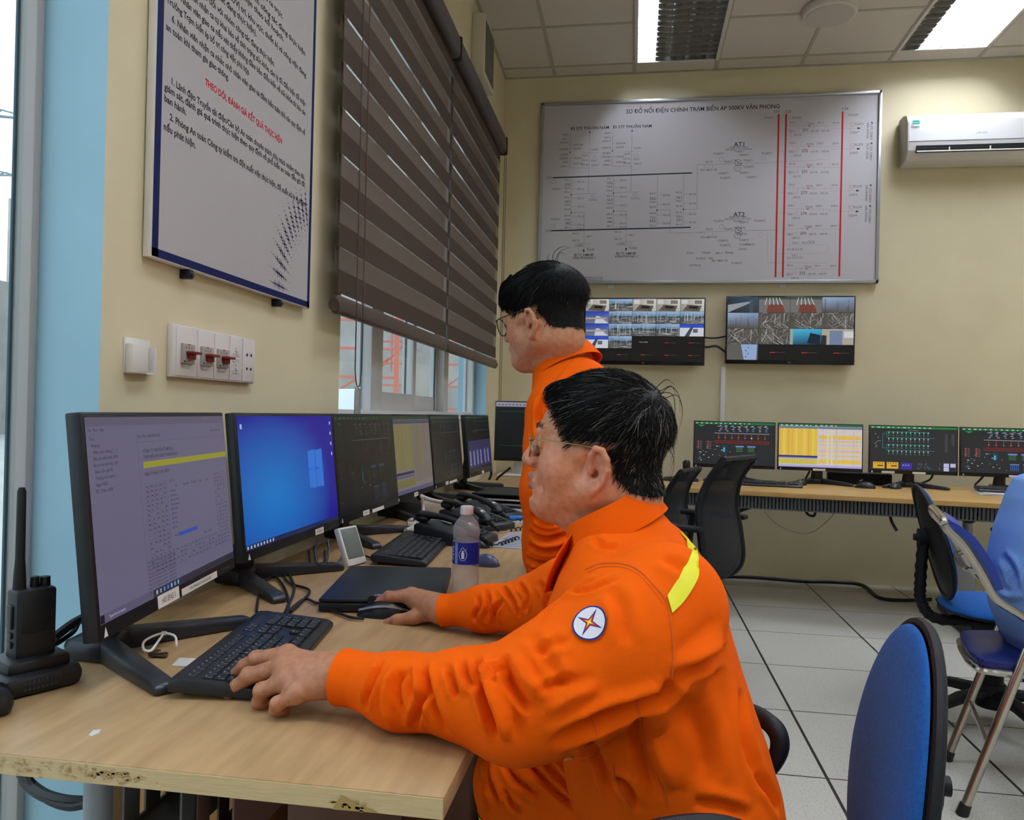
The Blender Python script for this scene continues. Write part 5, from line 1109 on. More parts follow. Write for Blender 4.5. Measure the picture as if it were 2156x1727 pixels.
# white cable tangle and adapters behind the monitors
cable('network_cable', [at(885, 1044, 3.0), at(905, 1052, 3.0), at(935, 1058, 3.05), at(950, 1056, 3.1)], .008, 'thick white network cable rising behind the olive monitor', m_cabw)
cable('network_cable', [at(889, 1046, 2.95), at(891, 1070, 2.95), at(891, 1100, 2.9)], .006, 'white cable hanging straight down beside the olive monitor corner', m_cabw)
for k, (pts, lb) in enumerate((([(862, 1098), (878, 1090), (892, 1096), (905, 1098), (908, 1106)], 'white cable loop lying just behind the second keyboard'), ([(858, 1104), (880, 1104), (872, 1112), (868, 1118), (876, 1120)], 'short white cable end touching the second keyboard'), ([(855, 1118), (866, 1112), (880, 1098), (900, 1102)], 'white cable crossing the loop behind the second keyboard'))):
    cable('network_cable', [on_z(x, y, ZD+.012) for x, y in pts], .009, lb, m_cabw)
pa = on_z(920, 1080, ZD); obj('power_adapter', G().box((pa.x, pa.y, ZD+.025), (.14, .10, .05), rotm(0, 0, .5), .008), mat('beige_plastic', '#b5a99b', .5), None, 'beige power adapter box behind the nearest telephone', 'adapter')
pa = on_z(843, 1082, ZD); hb = obj('network_hub', G().box((pa.x+.02, pa.y, ZD+.03), (.12, .16, .06), rotm(0, 0, .4), .006), m_bplas, None, 'black network box with a green light under the dark monitor', 'network box')
A = Art((pa.x+.08, pa.y-.04, ZD+.04), (0, 1, 0), (0, 0, 1), .004); A.disc(.05, 0, .005, '#3cff6a', 1); A.disc(.038, 0, .004, '#2ad0a0', 1); A.build('indicator', GLOW, hb)
cords = [([(540, 1288), (546, 1250), (560, 1222), (580, 1216), (598, 1236), (608, 1268), (604, 1290)], 'black cord looping up from the near keyboard over the monitor foot'),
         ([(600, 1290), (620, 1240), (612, 1206), (650, 1190), (680, 1195), (684, 1160)], 'black cord coiling beside the blue screen stand'),
         ([(602, 1292), (640, 1262), (668, 1270), (700, 1268)], 'black cord running from the keyboard towards the laptop ports'),
         ([(766, 1303), (738, 1300), (700, 1286), (680, 1280)], 'black mouse cord running along the front of the laptop'),
         ([(592, 1190), (606, 1225), (650, 1242), (640, 1262), (612, 1288)], 'black cord winding between the stand and the keyboard'),
         ([(650, 1160), (655, 1195), (668, 1190), (662, 1150)], 'thin black loop hanging below the blue screen'),
         ([(790, 1178), (772, 1172), (752, 1166), (720, 1160)], 'black cord leaving the second keyboard towards the white clock'),
         ([(960, 1150), (952, 1128), (955, 1100), (975, 1088)], 'thin black mouse cord arching beside the bottle shoulder')]
for pts, lb in cords: cable('cord', [on_z(x, y, ZD+.006) for x, y in pts], .0032, lb, None, 7, 'cord')
cable('cord', [on_y(668, 1135, 1.95), on_y(664, 1160, 1.9), on_y(668, 1186, 1.88), on_y(684, 1188, 1.9), on_y(692, 1160, 1.93), on_y(690, 1138, 1.96)], .0032, 'black cord loop dangling from behind the blue screen', None, 6, 'cord')
obj('usb_adapter', G().box(on_z(615, 1192, ZD+.008), (.05, .02, .016), rotm(0, 0, .4), .003), m_bplas, None, 'small black usb adapter lying on the cords', 'adapter')
cable('cable', [on_y(178, 1300, 1.28), on_y(150, 1315, 1.24), on_y(110, 1345, 1.18)], .008, 'thick black power cord behind the walkie talkie', None, 6)
cable('cable', [on_y(165, 1312, 1.26), on_y(155, 1330, 1.23), on_y(125, 1352, 1.2), on_y(104, 1362, 1.18)], .0042, 'thinner black cord below the thick one behind the walkie talkie', None, 6)
zt = [on_z(x, y, ZD+.02) for x, y in ((372, 1360), (368, 1340), (345, 1334), (322, 1340), (303, 1352), (303, 1368), (318, 1370), (332, 1352), (345, 1334))]
obj('cable_tie', G().tube(zt, .0022, 6, sub=6).box(zt[2], (.008, .006, .006)), m_wplas, None, 'white plastic cable tie looped round the nearest monitor foot', 'cable tie')
ky = on_z(318, 1385, ZD); k_ = thing('key_ring', 'small bunch of dark keys lying inside the nearest monitor foot', 'keys', (ky.x, ky.y, ZD))
for a in (.2, .9, 1.7): obj('key', G().box((ky.x+.012*math.cos(a), ky.y+.012*math.sin(a), ZD+.003+.002*a), (.03, .009, .002), rotm(0, .1, a)), mat('dull_brass', '#5a4c38', .4, .7), k_)
obj('screw', G().cyl(on_z(245, 1400, ZD+.003), on_z(268, 1396, ZD+.003), .0025, .004, 8), mat('dark_metal'), None, 'small dark screw lying in front of the stand base', 'screw')
sheet([(362, 1402), (398, 1404), (425, 1388), (378, 1386)], 'small white sticker on the desk left of the keyboard', ['#d9d4cc', '#cfcac2'], name='sticker', cat='sticker')
P = [on_z(x, y, ZD+.0006) for x, y in ((186, 1548), (196, 1538), (213, 1536), (208, 1544), (193, 1550))]
obj('paper_scrap', G().prism([(p.x, p.y) for p in P], .0006, None, (0, 0, ZD)), mat('paper_white'), None, 'tiny torn white scrap on the bare front of the desk', 'paper')
# back desk odds and ends
sb = thing('sound_bar', 'long black sound bar between the yellow and teal monitors', 'speaker', (1.55, 5.72, ZD), R_(-8))
obj('cabinet', G().box((0, 0, .04), (.41, .075, .08), None, .008), m_bplas, sb, local=True)
obj('grille', G().box((0, -.038, .04), (.40, .002, .07)), mat('black_speaker_cloth', '#0e0e10', .95, bump=.5, bscale=600), sb, local=True)
A = Art((.0, -.0395, .024), (1, 0, 0), (0, 0, 1), .0004); A.rect(0, 0, .012, .008, '#c9c9cc'); A.rect(.014, .002, .006, .014, '#c9c9cc'); build_local(A, 'logo', INK, sb)
mi = thing('desk_microphone', 'black conference microphone on a flat base left of the mesh chair', 'microphone', (.37, 5.50, ZD))
obj('base_plate', G().lathe([(0, 0), (.12, 0), (.125, .008), (.11, .022), (.04, .03), (0, .03)], (.33, 5.48, ZD), 30), m_bplas, mi)
obj('stem', G().lathe([(0, .03), (.03, .03), (.018, .055), (.012, .07), (0, .07)], (.37, 5.5, ZD), 20), m_bplas, mi)
obj('microphone_head', G().lathe([(0, .068), (.018, .07), (.025, .09), (.026, .125), (.018, .14), (0, .143)], (.37, 5.5, ZD), 20), m_bplas, mi)
st = thing('paper_stack', 'loose stack of white papers under the right keyboard of the back desk', 'papers', (2.36, 5.27, ZD), RZ)
for k in range(3): obj('sheet', G().box((.01*k, -.02+.008*k, .0022+.004*k), (.46, .26, .0036), rotm(0, 0, .05*(k-1))), mat('paper_white'), st, local=True)
sheet([(1398, 1012), (1428, 1020), (1468, 1016), (1440, 1008)], 'printed sheet at the left end of the back desk by the microphone', ['#bdb7bb', '#9a8f98'])
for pts, lb, r_ in (([(1572, 1062), (1600, 1060), (1560, 1075), (1550, 1082)], 'thick black cable bunch under the back desk beside the mesh chair', .012), ([(1690, 1060), (1700, 1082), (1714, 1086), (1716, 1070), (1706, 1060)], 'black cable loop hanging below the middle of the back desk', .008),
                    ([(1873, 1070), (1876, 1095), (1888, 1118)], 'black cable dropping beside the far blue chair back', .009), ([(2022, 1072), (2026, 1092), (2045, 1098), (2062, 1085)], 'black cable loop hanging by the steel desk leg', .012)):
    cable('cable', [on_y(x, y, 5.12-(x-1500)*.0006) for x, y in pts], r_, lb, None, 6)
cable('cable', [on_y(x, y, 5.3) for x, y in ((1600, 1060), (1620, 1090), (1650, 1112), (1695, 1124), (1730, 1108), (1775, 1062))], .0035, 'thin grey wire sagging below the back desk', m_cabw, 8)
cable('cable', [on_z(x, y, .012) for x, y in ((1480, 1215), (1570, 1215), (1690, 1224), (1760, 1226), (1815, 1232), (1850, 1258), (1900, 1264), (1960, 1262))], .012, 'black cable lying on the floor along the back wall', None, 8)
for pts, lb in (([(1566, 1000), (1572, 1014), (1560, 1020), (1550, 1012)], 'black cable bunch behind the tall mesh chair top'), ([(1705, 992), (1698, 1005), (1692, 1020)], 'black cable beside the neck of the yellow table monitor'), ([(1966, 996), (1958, 1010), (1940, 1018)], 'black cable hanging from the teal monitor'), ([(2075, 998), (2062, 1012), (2052, 1022)], 'black cable left of the last monitor neck')):
    cable('cable', [on_y(x, y, 5.60) for x, y in pts], .007, lb, None, 5)
for pts, lb in (([(1032, 980), (1034, 1000), (1022, 1024)], 'black cable dropping from the purple monitor'), ([(1075, 985), (1050, 1005), (1040, 1020)], 'black cable curving left of the white stand')): cable('cable', [on_y(x, y, 5.0) for x, y in pts], .008, lb, None, 5)
# under the near desk
cable('cable', [on_y(48, 1628, 1.16), on_y(62, 1652, 1.15), on_y(95, 1676, 1.13), on_y(140, 1688, 1.12), on_y(190, 1690, 1.12)], .010, 'thick black cable bundle sagging under the desk by the window', None, 7)
cable('cable', [on_y(56, 1630, 1.15), on_y(75, 1662, 1.14), on_y(105, 1688, 1.12), on_y(145, 1700, 1.11), on_y(185, 1694, 1.11)], .006, 'thinner cable hanging just below the thick bundle under the desk', None, 7)
cb = obj('cardboard_box', G().bb((-.95, 1.40, 0), (-.70, 1.9, .60), .004), mat('tan_cardboard', '#a9774a', .85, noise=.1, nscale=6), None, 'tall tan cardboard box on the floor under the near desk end', 'box')
obj('wooden_crate', G().bb((-.56, 1.25, 0), (-.36, 2.0, .52), .004), mat('dark_brown_board', '#6b4a38', .7, noise=.2, nscale=8), None, 'dark brown wooden box on the floor under the desk, right of the slotted ducts', 'box')
bg_ = thing('bag', 'black bag with a strap on the floor between the desk and the seated man', 'bag', (-.31, 2.0, 0))
obj('bag_body', G().box((-.31, 2.02, .2), (.24, .2, .40), rotm(0, 0, .2), .06, 4), mat('black_nylon', '#0e0e10', .7), bg_)
obj('strap', G().tube([(-.38, 1.90, .36), (-.40, 1.86, .2), (-.36, 1.84, .06), (-.27, 1.86, .05), (-.23, 1.9, .3)], .014, 6, sub=6, flat=.4), mat('black_nylon'), bg_)
# ================================================================ CHAIRS
m_bf = mat('blue_chair_fabric', '#1b5fae', .8, bump=.5, bscale=420, spec=.25, sheen=.06, noise=.25, nscale=160)
m_shell = mat('black_chair_shell', '#18191c', .55, spec=.3, bump=.2, bscale=900)
def pad(w, h, t, front=.02, bow=.03, n=20, m=14, top=.82, k=2.6):
    """oval cushion outline: rows of rings; returns G in local x (width), z (height), y thickness, front at -y"""
    P = []
    for j in range(m+1):
        a = j/m; P_ = []
        s_ = math.sin(a*PI/2) ; y_ = -t*math.cos(a*PI/2)
        for i in range(n):
            th = 2*PI*i/n; c_, sn = math.cos(th), math.sin(th)
            rx = w/2*abs(c_)**(2/k)*(1 if c_ > 0 else -1); rz = h/2*abs(sn)**(2/k)*(1 if sn > 0 else -1)
            rx *= (top if rz > 0 else 1)+(1-top)*(1-abs(rz)/(h/2)) if rz > 0 else 1
            x_, z_ = rx*s_, rz*s_
            P_.append((x_, y_+bow*((x_/(w/2))**2)*-1, z_))
        P.append(P_)
    return P
def cushion(w, h, t, tb, **kw):
    P = pad(w, h, t, **kw); Q = [[(x, -y*tb/t-2*kw.get('bow', .03)*((x/(w/2))**2), z) for x, y, z in row] for row in P]
    return P, Q
def office_chair(loc, rz, lab, arms=False, back_tilt=10, bw=.40, bh=.46, zb0=.47, seat_z=.45, group='blue office chairs with black shells', dy=-.20):
    """faces local +y"""
    r = thing('office_chair', lab, 'chair', (loc[0], loc[1], 0), rz, group)
    P, Q = cushion(.47, .45, .045, .03, bow=.0, top=1)
    Rs = Matrix(((1, 0, 0), (0, 0, 1), (0, -1, 0)))       # pad front (-y) -> +z
    obj('seat', G().grid(P, closed_u=True).xf(Rs, (0, .03, seat_z)), m_bf, r, local=True)
    obj('seat_shell', G().grid([[(x*1.02, y, z*1.02) for x, y, z in row] for row in Q], closed_u=True).xf(Rs, (0, .03, seat_z)), m_shell, r, local=True)
    Rb = Matrix.Rotation(-R_(back_tilt), 3, 'X') @ Matrix(((-1, 0, 0), (0, -1, 0), (0, 0, 1)))   # pad front -> +y
    Rb = Matrix.Rotation(R_(back_tilt), 3, 'X') @ Matrix(((-1, 0, 0), (0, -1, 0), (0, 0, 1)))
    P, Q = cushion(bw, bh, .030, .020, bow=.014, top=.86, k=2.2, n=64); c = (0, dy-.02, zb0+bh/2)
    obj('backrest', G().grid(P, closed_u=True).xf(Rb, c), m_bf, r, local=True)
    obj('back_shell', G().grid([[(x*1.02, y+.004, z*1.02) for x, y, z in row] for row in Q], closed_u=True).add([], []).xf(Rb, c), m_shell, r, local=True)
    g = G(); a_ = .004
    rim = [Rb @ Vector((x*1.015, y+.011, z*1.015))+Vector(c) for x, y, z in P[-1]]
    obj('edge_trim', g.tube(rim, .0085, 8, closed=True), m_shell, r, local=True)
    spine = spline([(0, -.02, seat_z-.05), (0, dy+.0, seat_z-.06), (0, dy-.06, seat_z-.0), (0, dy-.066, seat_z+.09), (0, dy-.058, zb0+bh*.5)], 8)
    sp_ = obj('back_support', G().tube(spine, [.02+.004*(i % 2) for i in range(len(spine))], 10, flat=1), m_shell, r, local=True)
    obj('adjuster_knob', G().cyl((0, dy-.078, zb0+bh*.52), (0, dy-.035, zb0+bh*.52), .036, .03, 18).cyl((0, dy-.094, zb0+bh*.52), (0, dy-.078, zb0+bh*.52), .014, n=14), m_shell, sp_, local=True)
    obj('gas_column', G().cyl((0, 0, .12), (0, 0, seat_z-.07), .027, n=18).cyl((0, 0, .1), (0, 0, .29), .038, n=18).box((0, 0, seat_z-.06), (.16, .2, .04), None, .01), m_shell, r, local=True)
    b_ = obj('star_base', G().lathe([(0, .06), (.06, .06), (.06, .13), (.045, .15), (0, .15)], n=20), m_shell, r, local=True)
    for k in range(5):
        a = 2*PI*k/5+.3; d = Vector((math.cos(a), math.sin(a), 0))
        obj('base_leg', G().tube([d*.03+Vector((0, 0, .115)), d*.16+Vector((0, 0, .11)), d*.30+Vector((0, 0, .078))], [.036, .031, .022], 8, flat=.7), m_shell, b_, local=True)
        n_ = Vector((-d.y, d.x, 0)); e = d*.31
        obj('caster', G().cyl(e+Vector((0, 0, .075)), e+Vector((0, 0, .05)), .012, n=10).cyl(e+n_*.006+Vector((0, 0, .0265)), e+n_*.026+Vector((0, 0, .0265)), .0265, n=18).cyl(e-n_*.006+Vector((0, 0, .0265)), e-n_*.026+Vector((0, 0, .0265)), .0265, n=18).box(e+Vector((0, 0, .045)), (.045, .045, .02), Matrix.Rotation(a, 3, 'Z'), .008), m_bplas, b_, local=True)
    if arms:
        for s_ in (-1, 1):
            L = [(s_*.20, .10, seat_z-.03), (s_*.265, .12, seat_z+.01), (s_*.285, .16, seat_z+.10), (s_*.285, .18, seat_z+.19), (s_*.285, .12, seat_z+.235), (s_*.285, 0, seat_z+.235), (s_*.285, -.12, seat_z+.21), (s_*.285, -.17, seat_z+.14), (s_*.28, -.11, seat_z+.05), (s_*.25, -.04, seat_z-.01), (s_*.20, -.02, seat_z-.03)]
            obj('armrest', G().tube(L, [.014, .014, .014, .016, .018, .018, .017, .015, .014, .014, .013], 10, sub=6), m_shell, r, local=True)
    return r
# near blue chair: front of its backrest turned towards the lens and the desk
q = at(1848, 1620, 1.13)
az = R_(84)
office_chair((q.x+.20*math.cos(az+PI/2), q.y+.20*math.sin(az+PI/2)), az, 'large blue office chair in the right foreground, its padded front towards the desk', zb0=.422, bh=.46, bw=.41, seat_z=.40, back_tilt=7)
q = on_z(2078, 1475, .08)
office_chair((q.x+.02, q.y), R_(-98), 'blue office chair by the back desk, black shell of its back towards us', seat_z=.445, zb0=.475, bh=.45, bw=.42, back_tilt=15)
q = on_y(1452, 1700, .86)
mc_ = office_chair((q.x-.115, q.y+.26), R_(24), 'black backed office chair with a looped arm carrying the seated man', seat_z=.44, zb0=q.z-.487, bh=.46, bw=.42, back_tilt=8)
obj('armrest', G().tube([on_y(x, y, d) for x, y, d in ((1500, 1482, 1.42), (1540, 1486, 1.38), (1576, 1498, 1.34), (1608, 1514, 1.31), (1634, 1538, 1.28), (1642, 1570, 1.27), (1630, 1605, 1.27), (1602, 1640, 1.28), (1560, 1700, 1.28), (1500, 1770, 1.28))], [.013, .013, .014, .015, .015, .0145, .013, .012, .012, .012], 10, sub=6), m_shell, mc_)
# black mesh chairs
m_mesh = bpy.data.materials.new('black_chair_mesh'); m_mesh.use_nodes = True; b = m_mesh.node_tree.nodes['Principled BSDF']; b.inputs['Base Color'].default_value = (*lin('#14161c'), 1); b.inputs['Alpha'].default_value = .80; b.inputs['Roughness'].default_value = .8
def mesh_chair(x, y, rz, lab, s=1.0):
    r = thing('mesh_chair', lab, 'chair', (x, y, 0), rz, 'black mesh office chairs'); r.scale = (s, s, s)
    prof = [(-.11, .46), (-.205, .465), (-.255, .53), (-.245, .66), (-.225, .79), (-.25, .90), (-.315, 1.0)]
    C_ = spline([(0, a, b_) for a, b_ in prof], 5); hw = lambda t_: .19+.035*math.sin(PI*min(1, t_*1.15))
    N = len(C_)-1
    P = [[(u*hw(i/N), c.y+.03*u*u, c.z) for u in np.linspace(-1, 1, 9)] for i, c in enumerate(C_) if i > 4]
    obj('mesh_back', G().grid(P, thick=.003), m_mesh, r, local=True)
    rim = [Vector((hw(i/N), c.y+.03, c.z)) for i, c in enumerate(C_)]+[Vector((-hw(i/N), c.y+.03, c.z)) for i, c in reversed(list(enumerate(C_)))]
    obj('back_frame', G().tube(rim, .0165, 8, closed=True), m_shell, r, local=True)
    P_, Q_ = cushion(.48, .46, .04, .03, bow=0, top=1); Rs = Matrix(((1, 0, 0), (0, 0, 1), (0, -1, 0)))
    obj('seat', G().grid(P_, closed_u=True).grid(Q_, closed_u=True).xf(Rs, (0, .08, .46)), mat('black_seat_fabric', '#17181b', .85), r, local=True)
    for s_ in (-1, 1):
        a_ = obj('armrest', G().box((s_*.27, -.07, .72), (.055, .32, .024), None, .01), m_shell, r, local=True)
        obj('arm_post', G().tube([(s_*.22, .06, .43), (s_*.27, .06, .46), (s_*.27, .03, .715)], .016, 8), m_shell, a_, local=True)
    obj('gas_column', G().cyl((0, .05, .1), (0, .05, .42), .028, n=16), m_shell, r, local=True)
    b_ = obj('star_base', G().lathe([(0, .06), (.055, .06), (.05, .13), (0, .14)], (0, .05, 0), 18), m_shell, r, local=True)
    for k in range(5):
        a = 2*PI*k/5+.1; d = Vector((math.cos(a), math.sin(a), 0)); o_ = Vector((0, .05, 0))
        obj('base_leg', G().tube([o_+d*.03+Vector((0, 0, .11)), o_+d*.30+Vector((0, 0, .075))], [.03, .02], 8, flat=.7), m_shell, b_, local=True)
        n_ = Vector((-d.y, d.x, 0)); e = o_+d*.30
        obj('caster', G().cyl(e+n_*.004+Vector((0, 0, .026)), e+n_*.024+Vector((0, 0, .026)), .026, n=16).cyl(e-n_*.004+Vector((0, 0, .026)), e-n_*.024+Vector((0, 0, .026)), .026, n=16).cyl(e+Vector((0, 0, .04)), e+Vector((0, 0, .075)), .011, n=8), m_bplas, b_, local=True)
    return r
mesh_chair(.20, 3.60, R_(63), 'tall black mesh chair in front of the back desk, seen from behind')
mesh_chair(.06, 4.25, R_(70), 'black mesh chair half hidden behind the seated man\'s head', .90)
mesh_chair(1.95, 4.05, R_(-150), 'low dark chair back glimpsed behind the folding chair', .66)
# folding chair
m_chr = mat('polished_steel_tube', '#b9b4ab', .22, 1.0); m_vin = mat('navy_vinyl', '#17256b', .35); m_vin2 = mat('royal_blue_vinyl', '#2440a0', .4)
fc = thing('folding_chair', 'steel tube folding chair with navy seat at the right edge', 'chair', (1.25, 2.7, 0))
def Pn(x, y): return on_y(x, y, 2.54)
_nf = on_z(1998, 1684, 0); _ff = on_z(1968, 1574, 0); _sc = 2.54/_nf.y; OFF = Vector((.105, .40, 0))
def far(v): return v+OFF
near = [Pn(1988, 1104), Pn(1997, 1118), Pn(2030, 1152), Pn(2068, 1212), Pn(2098, 1262), Pn(2156, 1300), Pn(2200, 1345)]
foot = Vector((near[-1].x+.20, 2.54, 0)); nearf = near+[near[-1]+(foot-near[-1])*.5, foot]
for a_, pts in enumerate((nearf, [far(v) for v in nearf])):
    o = obj('side_tube', G().tube(pts, .0125, 12, sub=6), m_chr, fc)
    obj('rubber_foot', G().cyl(pts[-1], pts[-1]+Vector((-.01, 0, .03)), .016, .014, 12), m_bplas, o)
obj('top_tube', G().tube([near[0], near[0]+OFF*.12+Vector((0, 0, .012)), near[0]+OFF*.88+Vector((0, 0, .012)), far(near[0])], .0125, 10, sub=6), m_chr, fc)
rl0 = Pn(2162, 1372); rf = on_z(1998, 1684, .0); rf = Vector((rf.x, 2.54, .0))
for k in (0, 1):
    f = (lambda v: v) if not k else far
    o = obj('rear_leg', G().tube([f(rl0)+Vector((.07, 0, .13)), f(rl0), f(rf)], .0135, 12), m_chr, fc)
    obj('rubber_foot', G().cyl(f(rf), f(rf)+(f(rl0)-f(rf)).normalized()*.035, .018, .0165, 12), m_bplas, o)
lo = rf+(rl0-rf)*.42
obj('cross_bar', G().tube([lo, far(lo)], .008, 8), m_chr, fc)
zs = .445; xs0 = 1.06
sp_ = [(xs0+.04, 2.56), (xs0+.0, 2.63), (xs0+.018, 2.74), (xs0+.05, 2.85), (xs0+.11, 2.93), (xs0+.42, 2.95), (xs0+.44, 2.75), (xs0+.38, 2.55)]
ss = spline([(a, b_, 0) for a, b_ in sp_], 5, True)
obj('seat', G().prism([(v.x, v.y) for v in ss], .03, None, (0, 0, zs-.012), .01), m_vin, fc)
obj('seat_frame', G().tube([(v.x, v.y, zs-.018) for v in ss], .011, 8, closed=True), m_chr, fc)
bk = [near[1]+Vector((.02, .02, .0)), near[2]+Vector((.022, .02, .012)), near[3]+Vector((.022, .02, .016)), near[4]+Vector((.006, .02, .02))]
bs_ = spline(bk, 4)
obj('backrest', G().grid([[p_+OFF*(.9*t_)-Vector((.015*math.sin(PI*t_), 0, 0)) for t_ in np.linspace(0, 1, 7)] for p_ in bs_], thick=.022), m_vin2, fc)
obj('back_bar', G().tube([Pn(2068, 1206), Pn(2040, 1206)+OFF*.2, Pn(2040, 1206)+OFF*.8, far(Pn(2068, 1206))], .009, 8, sub=4), m_chr, fc)
# ================================================================ PEOPLE: bodies grown as smooth implicit surfaces
import openvdb
def A3(*v): return np.array(v, float)
class Sdf:
    def __init__(s): s.ops = []
    def _add(s, fn, lo, hi, k, mode): s.ops.append((fn, np.array(lo, float), np.array(hi, float), k, mode)); return s
    def cone(s, p0, p1, r0, r1=None, k=.012, mode='u', flat=None):
        p0 = np.array(p0, float); p1 = np.array(p1, float); r1 = r0 if r1 is None else r1; rm = max(r0, r1)
        d = p1-p0; L = float(d @ d)+1e-12; sc_ = None
        if flat is not None: ax = np.array(flat[0], float); ax /= np.linalg.norm(ax); sc_ = flat[1]; rm *= max(1, sc_)
        def f(P):
            v = P-p0; t = np.clip((v @ d)/L, 0, 1); w = v-t[..., None]*d
            if sc_ is not None: q = w @ ax; n2 = np.sqrt(np.maximum((w*w).sum(-1)-q*q+(q/sc_)**2, 0)); return (n2-(r0+(r1-r0)*t))*min(1, sc_)
            return np.sqrt((w*w).sum(-1))-(r0+(r1-r0)*t)
        return s._add(f, np.minimum(p0, p1)-rm, np.maximum(p0, p1)+rm, k, mode)
    def chain(s, pts, rs, k=.006, mode='u', flat=None):
        for i in range(len(pts)-1): s.cone(pts[i], pts[i+1], rs[i], rs[i+1], k, mode, flat)
        return s
    def ell(s, c, r, R=None, k=.012, mode='u'):
        c = np.array(c, float); r = np.array(r, float); M = np.array(R, float) if R is not None else np.eye(3); rm = r.max()
        def f(P):
            q = (P-c) @ M; a = np.sqrt(((q/r)**2).sum(-1)); b_ = np.sqrt(((q/(r*r))**2).sum(-1)); return a*(a-1)/(b_+1e-9)
        return s._add(f, c-rm, c+rm, k, mode)
    def loft(s, rows, R=None, o=(0, 0, 0), k=.02, mode='u', p=2.4):
        """rows: z, x_front, x_back, half width, y centre; heights rising"""
        rows = sorted(rows); Z, XF, XB, B_, YC = [np.array([r[i] for r in rows], float) for i in range(5)]; M = np.array(R, float) if R is not None else np.eye(3); o = np.array(o, float)
        def f(P):
            q = (P-o) @ M; z = np.clip(q[..., 2], Z[0], Z[-1]); xf, xb = np.interp(z, Z, XF), np.interp(z, Z, XB); b_ = np.interp(z, Z, B_); yc = np.interp(z, Z, YC)
            a = np.abs(xb-xf)/2; xc = (xf+xb)/2; u = (np.abs(q[..., 0]-xc)/a)**p+(np.abs(q[..., 1]-yc)/b_)**p; m = np.minimum(a, b_)
            d = (u**(1/p)-1)*m*.9; e = np.maximum(np.maximum(Z[0]-q[..., 2], q[..., 2]-Z[-1]), 0)
            return np.where(e > 0, np.sqrt(np.maximum(d, 0)**2+e*e), d)
        ext = max(np.abs(XF).max(), np.abs(XB).max(), (np.abs(YC)+B_).max())
        lo = np.array([min(XF.min(), XB.min()), (YC-B_).min(), Z[0]]); hi = np.array([max(XF.max(), XB.max()), (YC+B_).max(), Z[-1]])
        cs = np.array([[(lo, hi)[i][0], (lo, hi)[j][1], (lo, hi)[l][2]] for i in (0, 1) for j in (0, 1) for l in (0, 1)]) @ M.T+o
        return s._add(f, cs.min(0), cs.max(0), k, mode)
    def mesh(s, vox, pad=.02, lo=None, hi=None):
        L = min_ = np.min([o[1] for o in s.ops if o[4] == 'u'], 0)-pad; H_ = np.max([o[2] for o in s.ops if o[4] == 'u'], 0)+pad
        if lo is not None: L = np.maximum(L, lo)
        if hi is not None: H_ = np.minimum(H_, hi)
        n = np.ceil((H_-L)/vox).astype(int)+1; D = np.full(n, .08, np.float32)
        ax = [L[i]+vox*np.arange(n[i]) for i in range(3)]
        for fn, a, b, k, mode in s.ops:
            m = k+3*vox+.004; i0 = np.clip(np.floor((a-m-L)/vox).astype(int), 0, n); i1 = np.clip(np.ceil((b+m-L)/vox).astype(int)+1, 0, n)
            if (i1 <= i0).any(): continue
            sl = tuple(slice(i0[i], i1[i]) for i in range(3))
            X, Y, Z = np.meshgrid(ax[0][sl[0]], ax[1][sl[1]], ax[2][sl[2]], indexing='ij'); d = fn(np.stack([X, Y, Z], -1)); c = D[sl]
            if mode == 'u': h = np.clip(.5+.5*(c-d)/k, 0, 1); D[sl] = c*(1-h)+d*h-k*h*(1-h)
            else: h = np.clip(.5-.5*(c+d)/k, 0, 1); D[sl] = c*(1-h)-d*h+k*h*(1-h)
        g = openvdb.FloatGrid(.08); g.copyFromArray(D); P, T_, Q_ = g.convertToPolygons(0.0, 0.0)
        P = np.asarray(P, float)*vox+L
        fs = [tuple(q) for q in np.asarray(Q_)]+[tuple(q) for q in np.asarray(T_)]
        return P, fs
def smooth_mesh(P, fs, it=2):
    E = np.array([(f[i], f[(i+1) % len(f)]) for f in fs for i in range(len(f))]); n = len(P); cnt = np.bincount(E[:, 0], minlength=n)+np.bincount(E[:, 1], minlength=n)
    for _ in range(it):
        S_ = np.zeros_like(P)
        for a in range(3): S_[:, a] = np.bincount(E[:, 0], P[E[:, 1], a], n)+np.bincount(E[:, 1], P[E[:, 0], a], n)
        P = .5*P+.5*S_/np.maximum(cnt, 1)[:, None]
    return P
def normals(P, fs):
    N = np.zeros_like(P); F4 = np.array([f if len(f) == 4 else (f[0], f[1], f[2], f[2]) for f in fs]); n = np.cross(P[F4[:, 2]]-P[F4[:, 0]], P[F4[:, 3]]-P[F4[:, 1]])
    for k in range(4): np.add.at(N, F4[:, k], n)
    return N/(np.linalg.norm(N, axis=1, keepdims=True)+1e-12)
def orient(P, fs):
    c = P.mean(0); F4 = np.array([f[:3] for f in fs]); v = (P[F4[:, 0]]*np.cross(P[F4[:, 1]], P[F4[:, 2]])).sum()
    return [tuple(reversed(f)) for f in fs] if v < 0 else fs
def grown(s, vox, it=2, lo=None, hi=None):
    P, fs = s.mesh(vox, lo=lo, hi=hi); fs = orient(P, fs); return smooth_mesh(P, fs, it), fs
def bvh_of(P, fs): return BVHTree.FromPolygons([tuple(p) for p in P], fs)
def hitpx(bv, x, y):
    d = ray(x, y).normalized(); h = bv.ray_cast(CAM, d)
    return (h[0], h[1]) if h[0] is not None else (None, None)
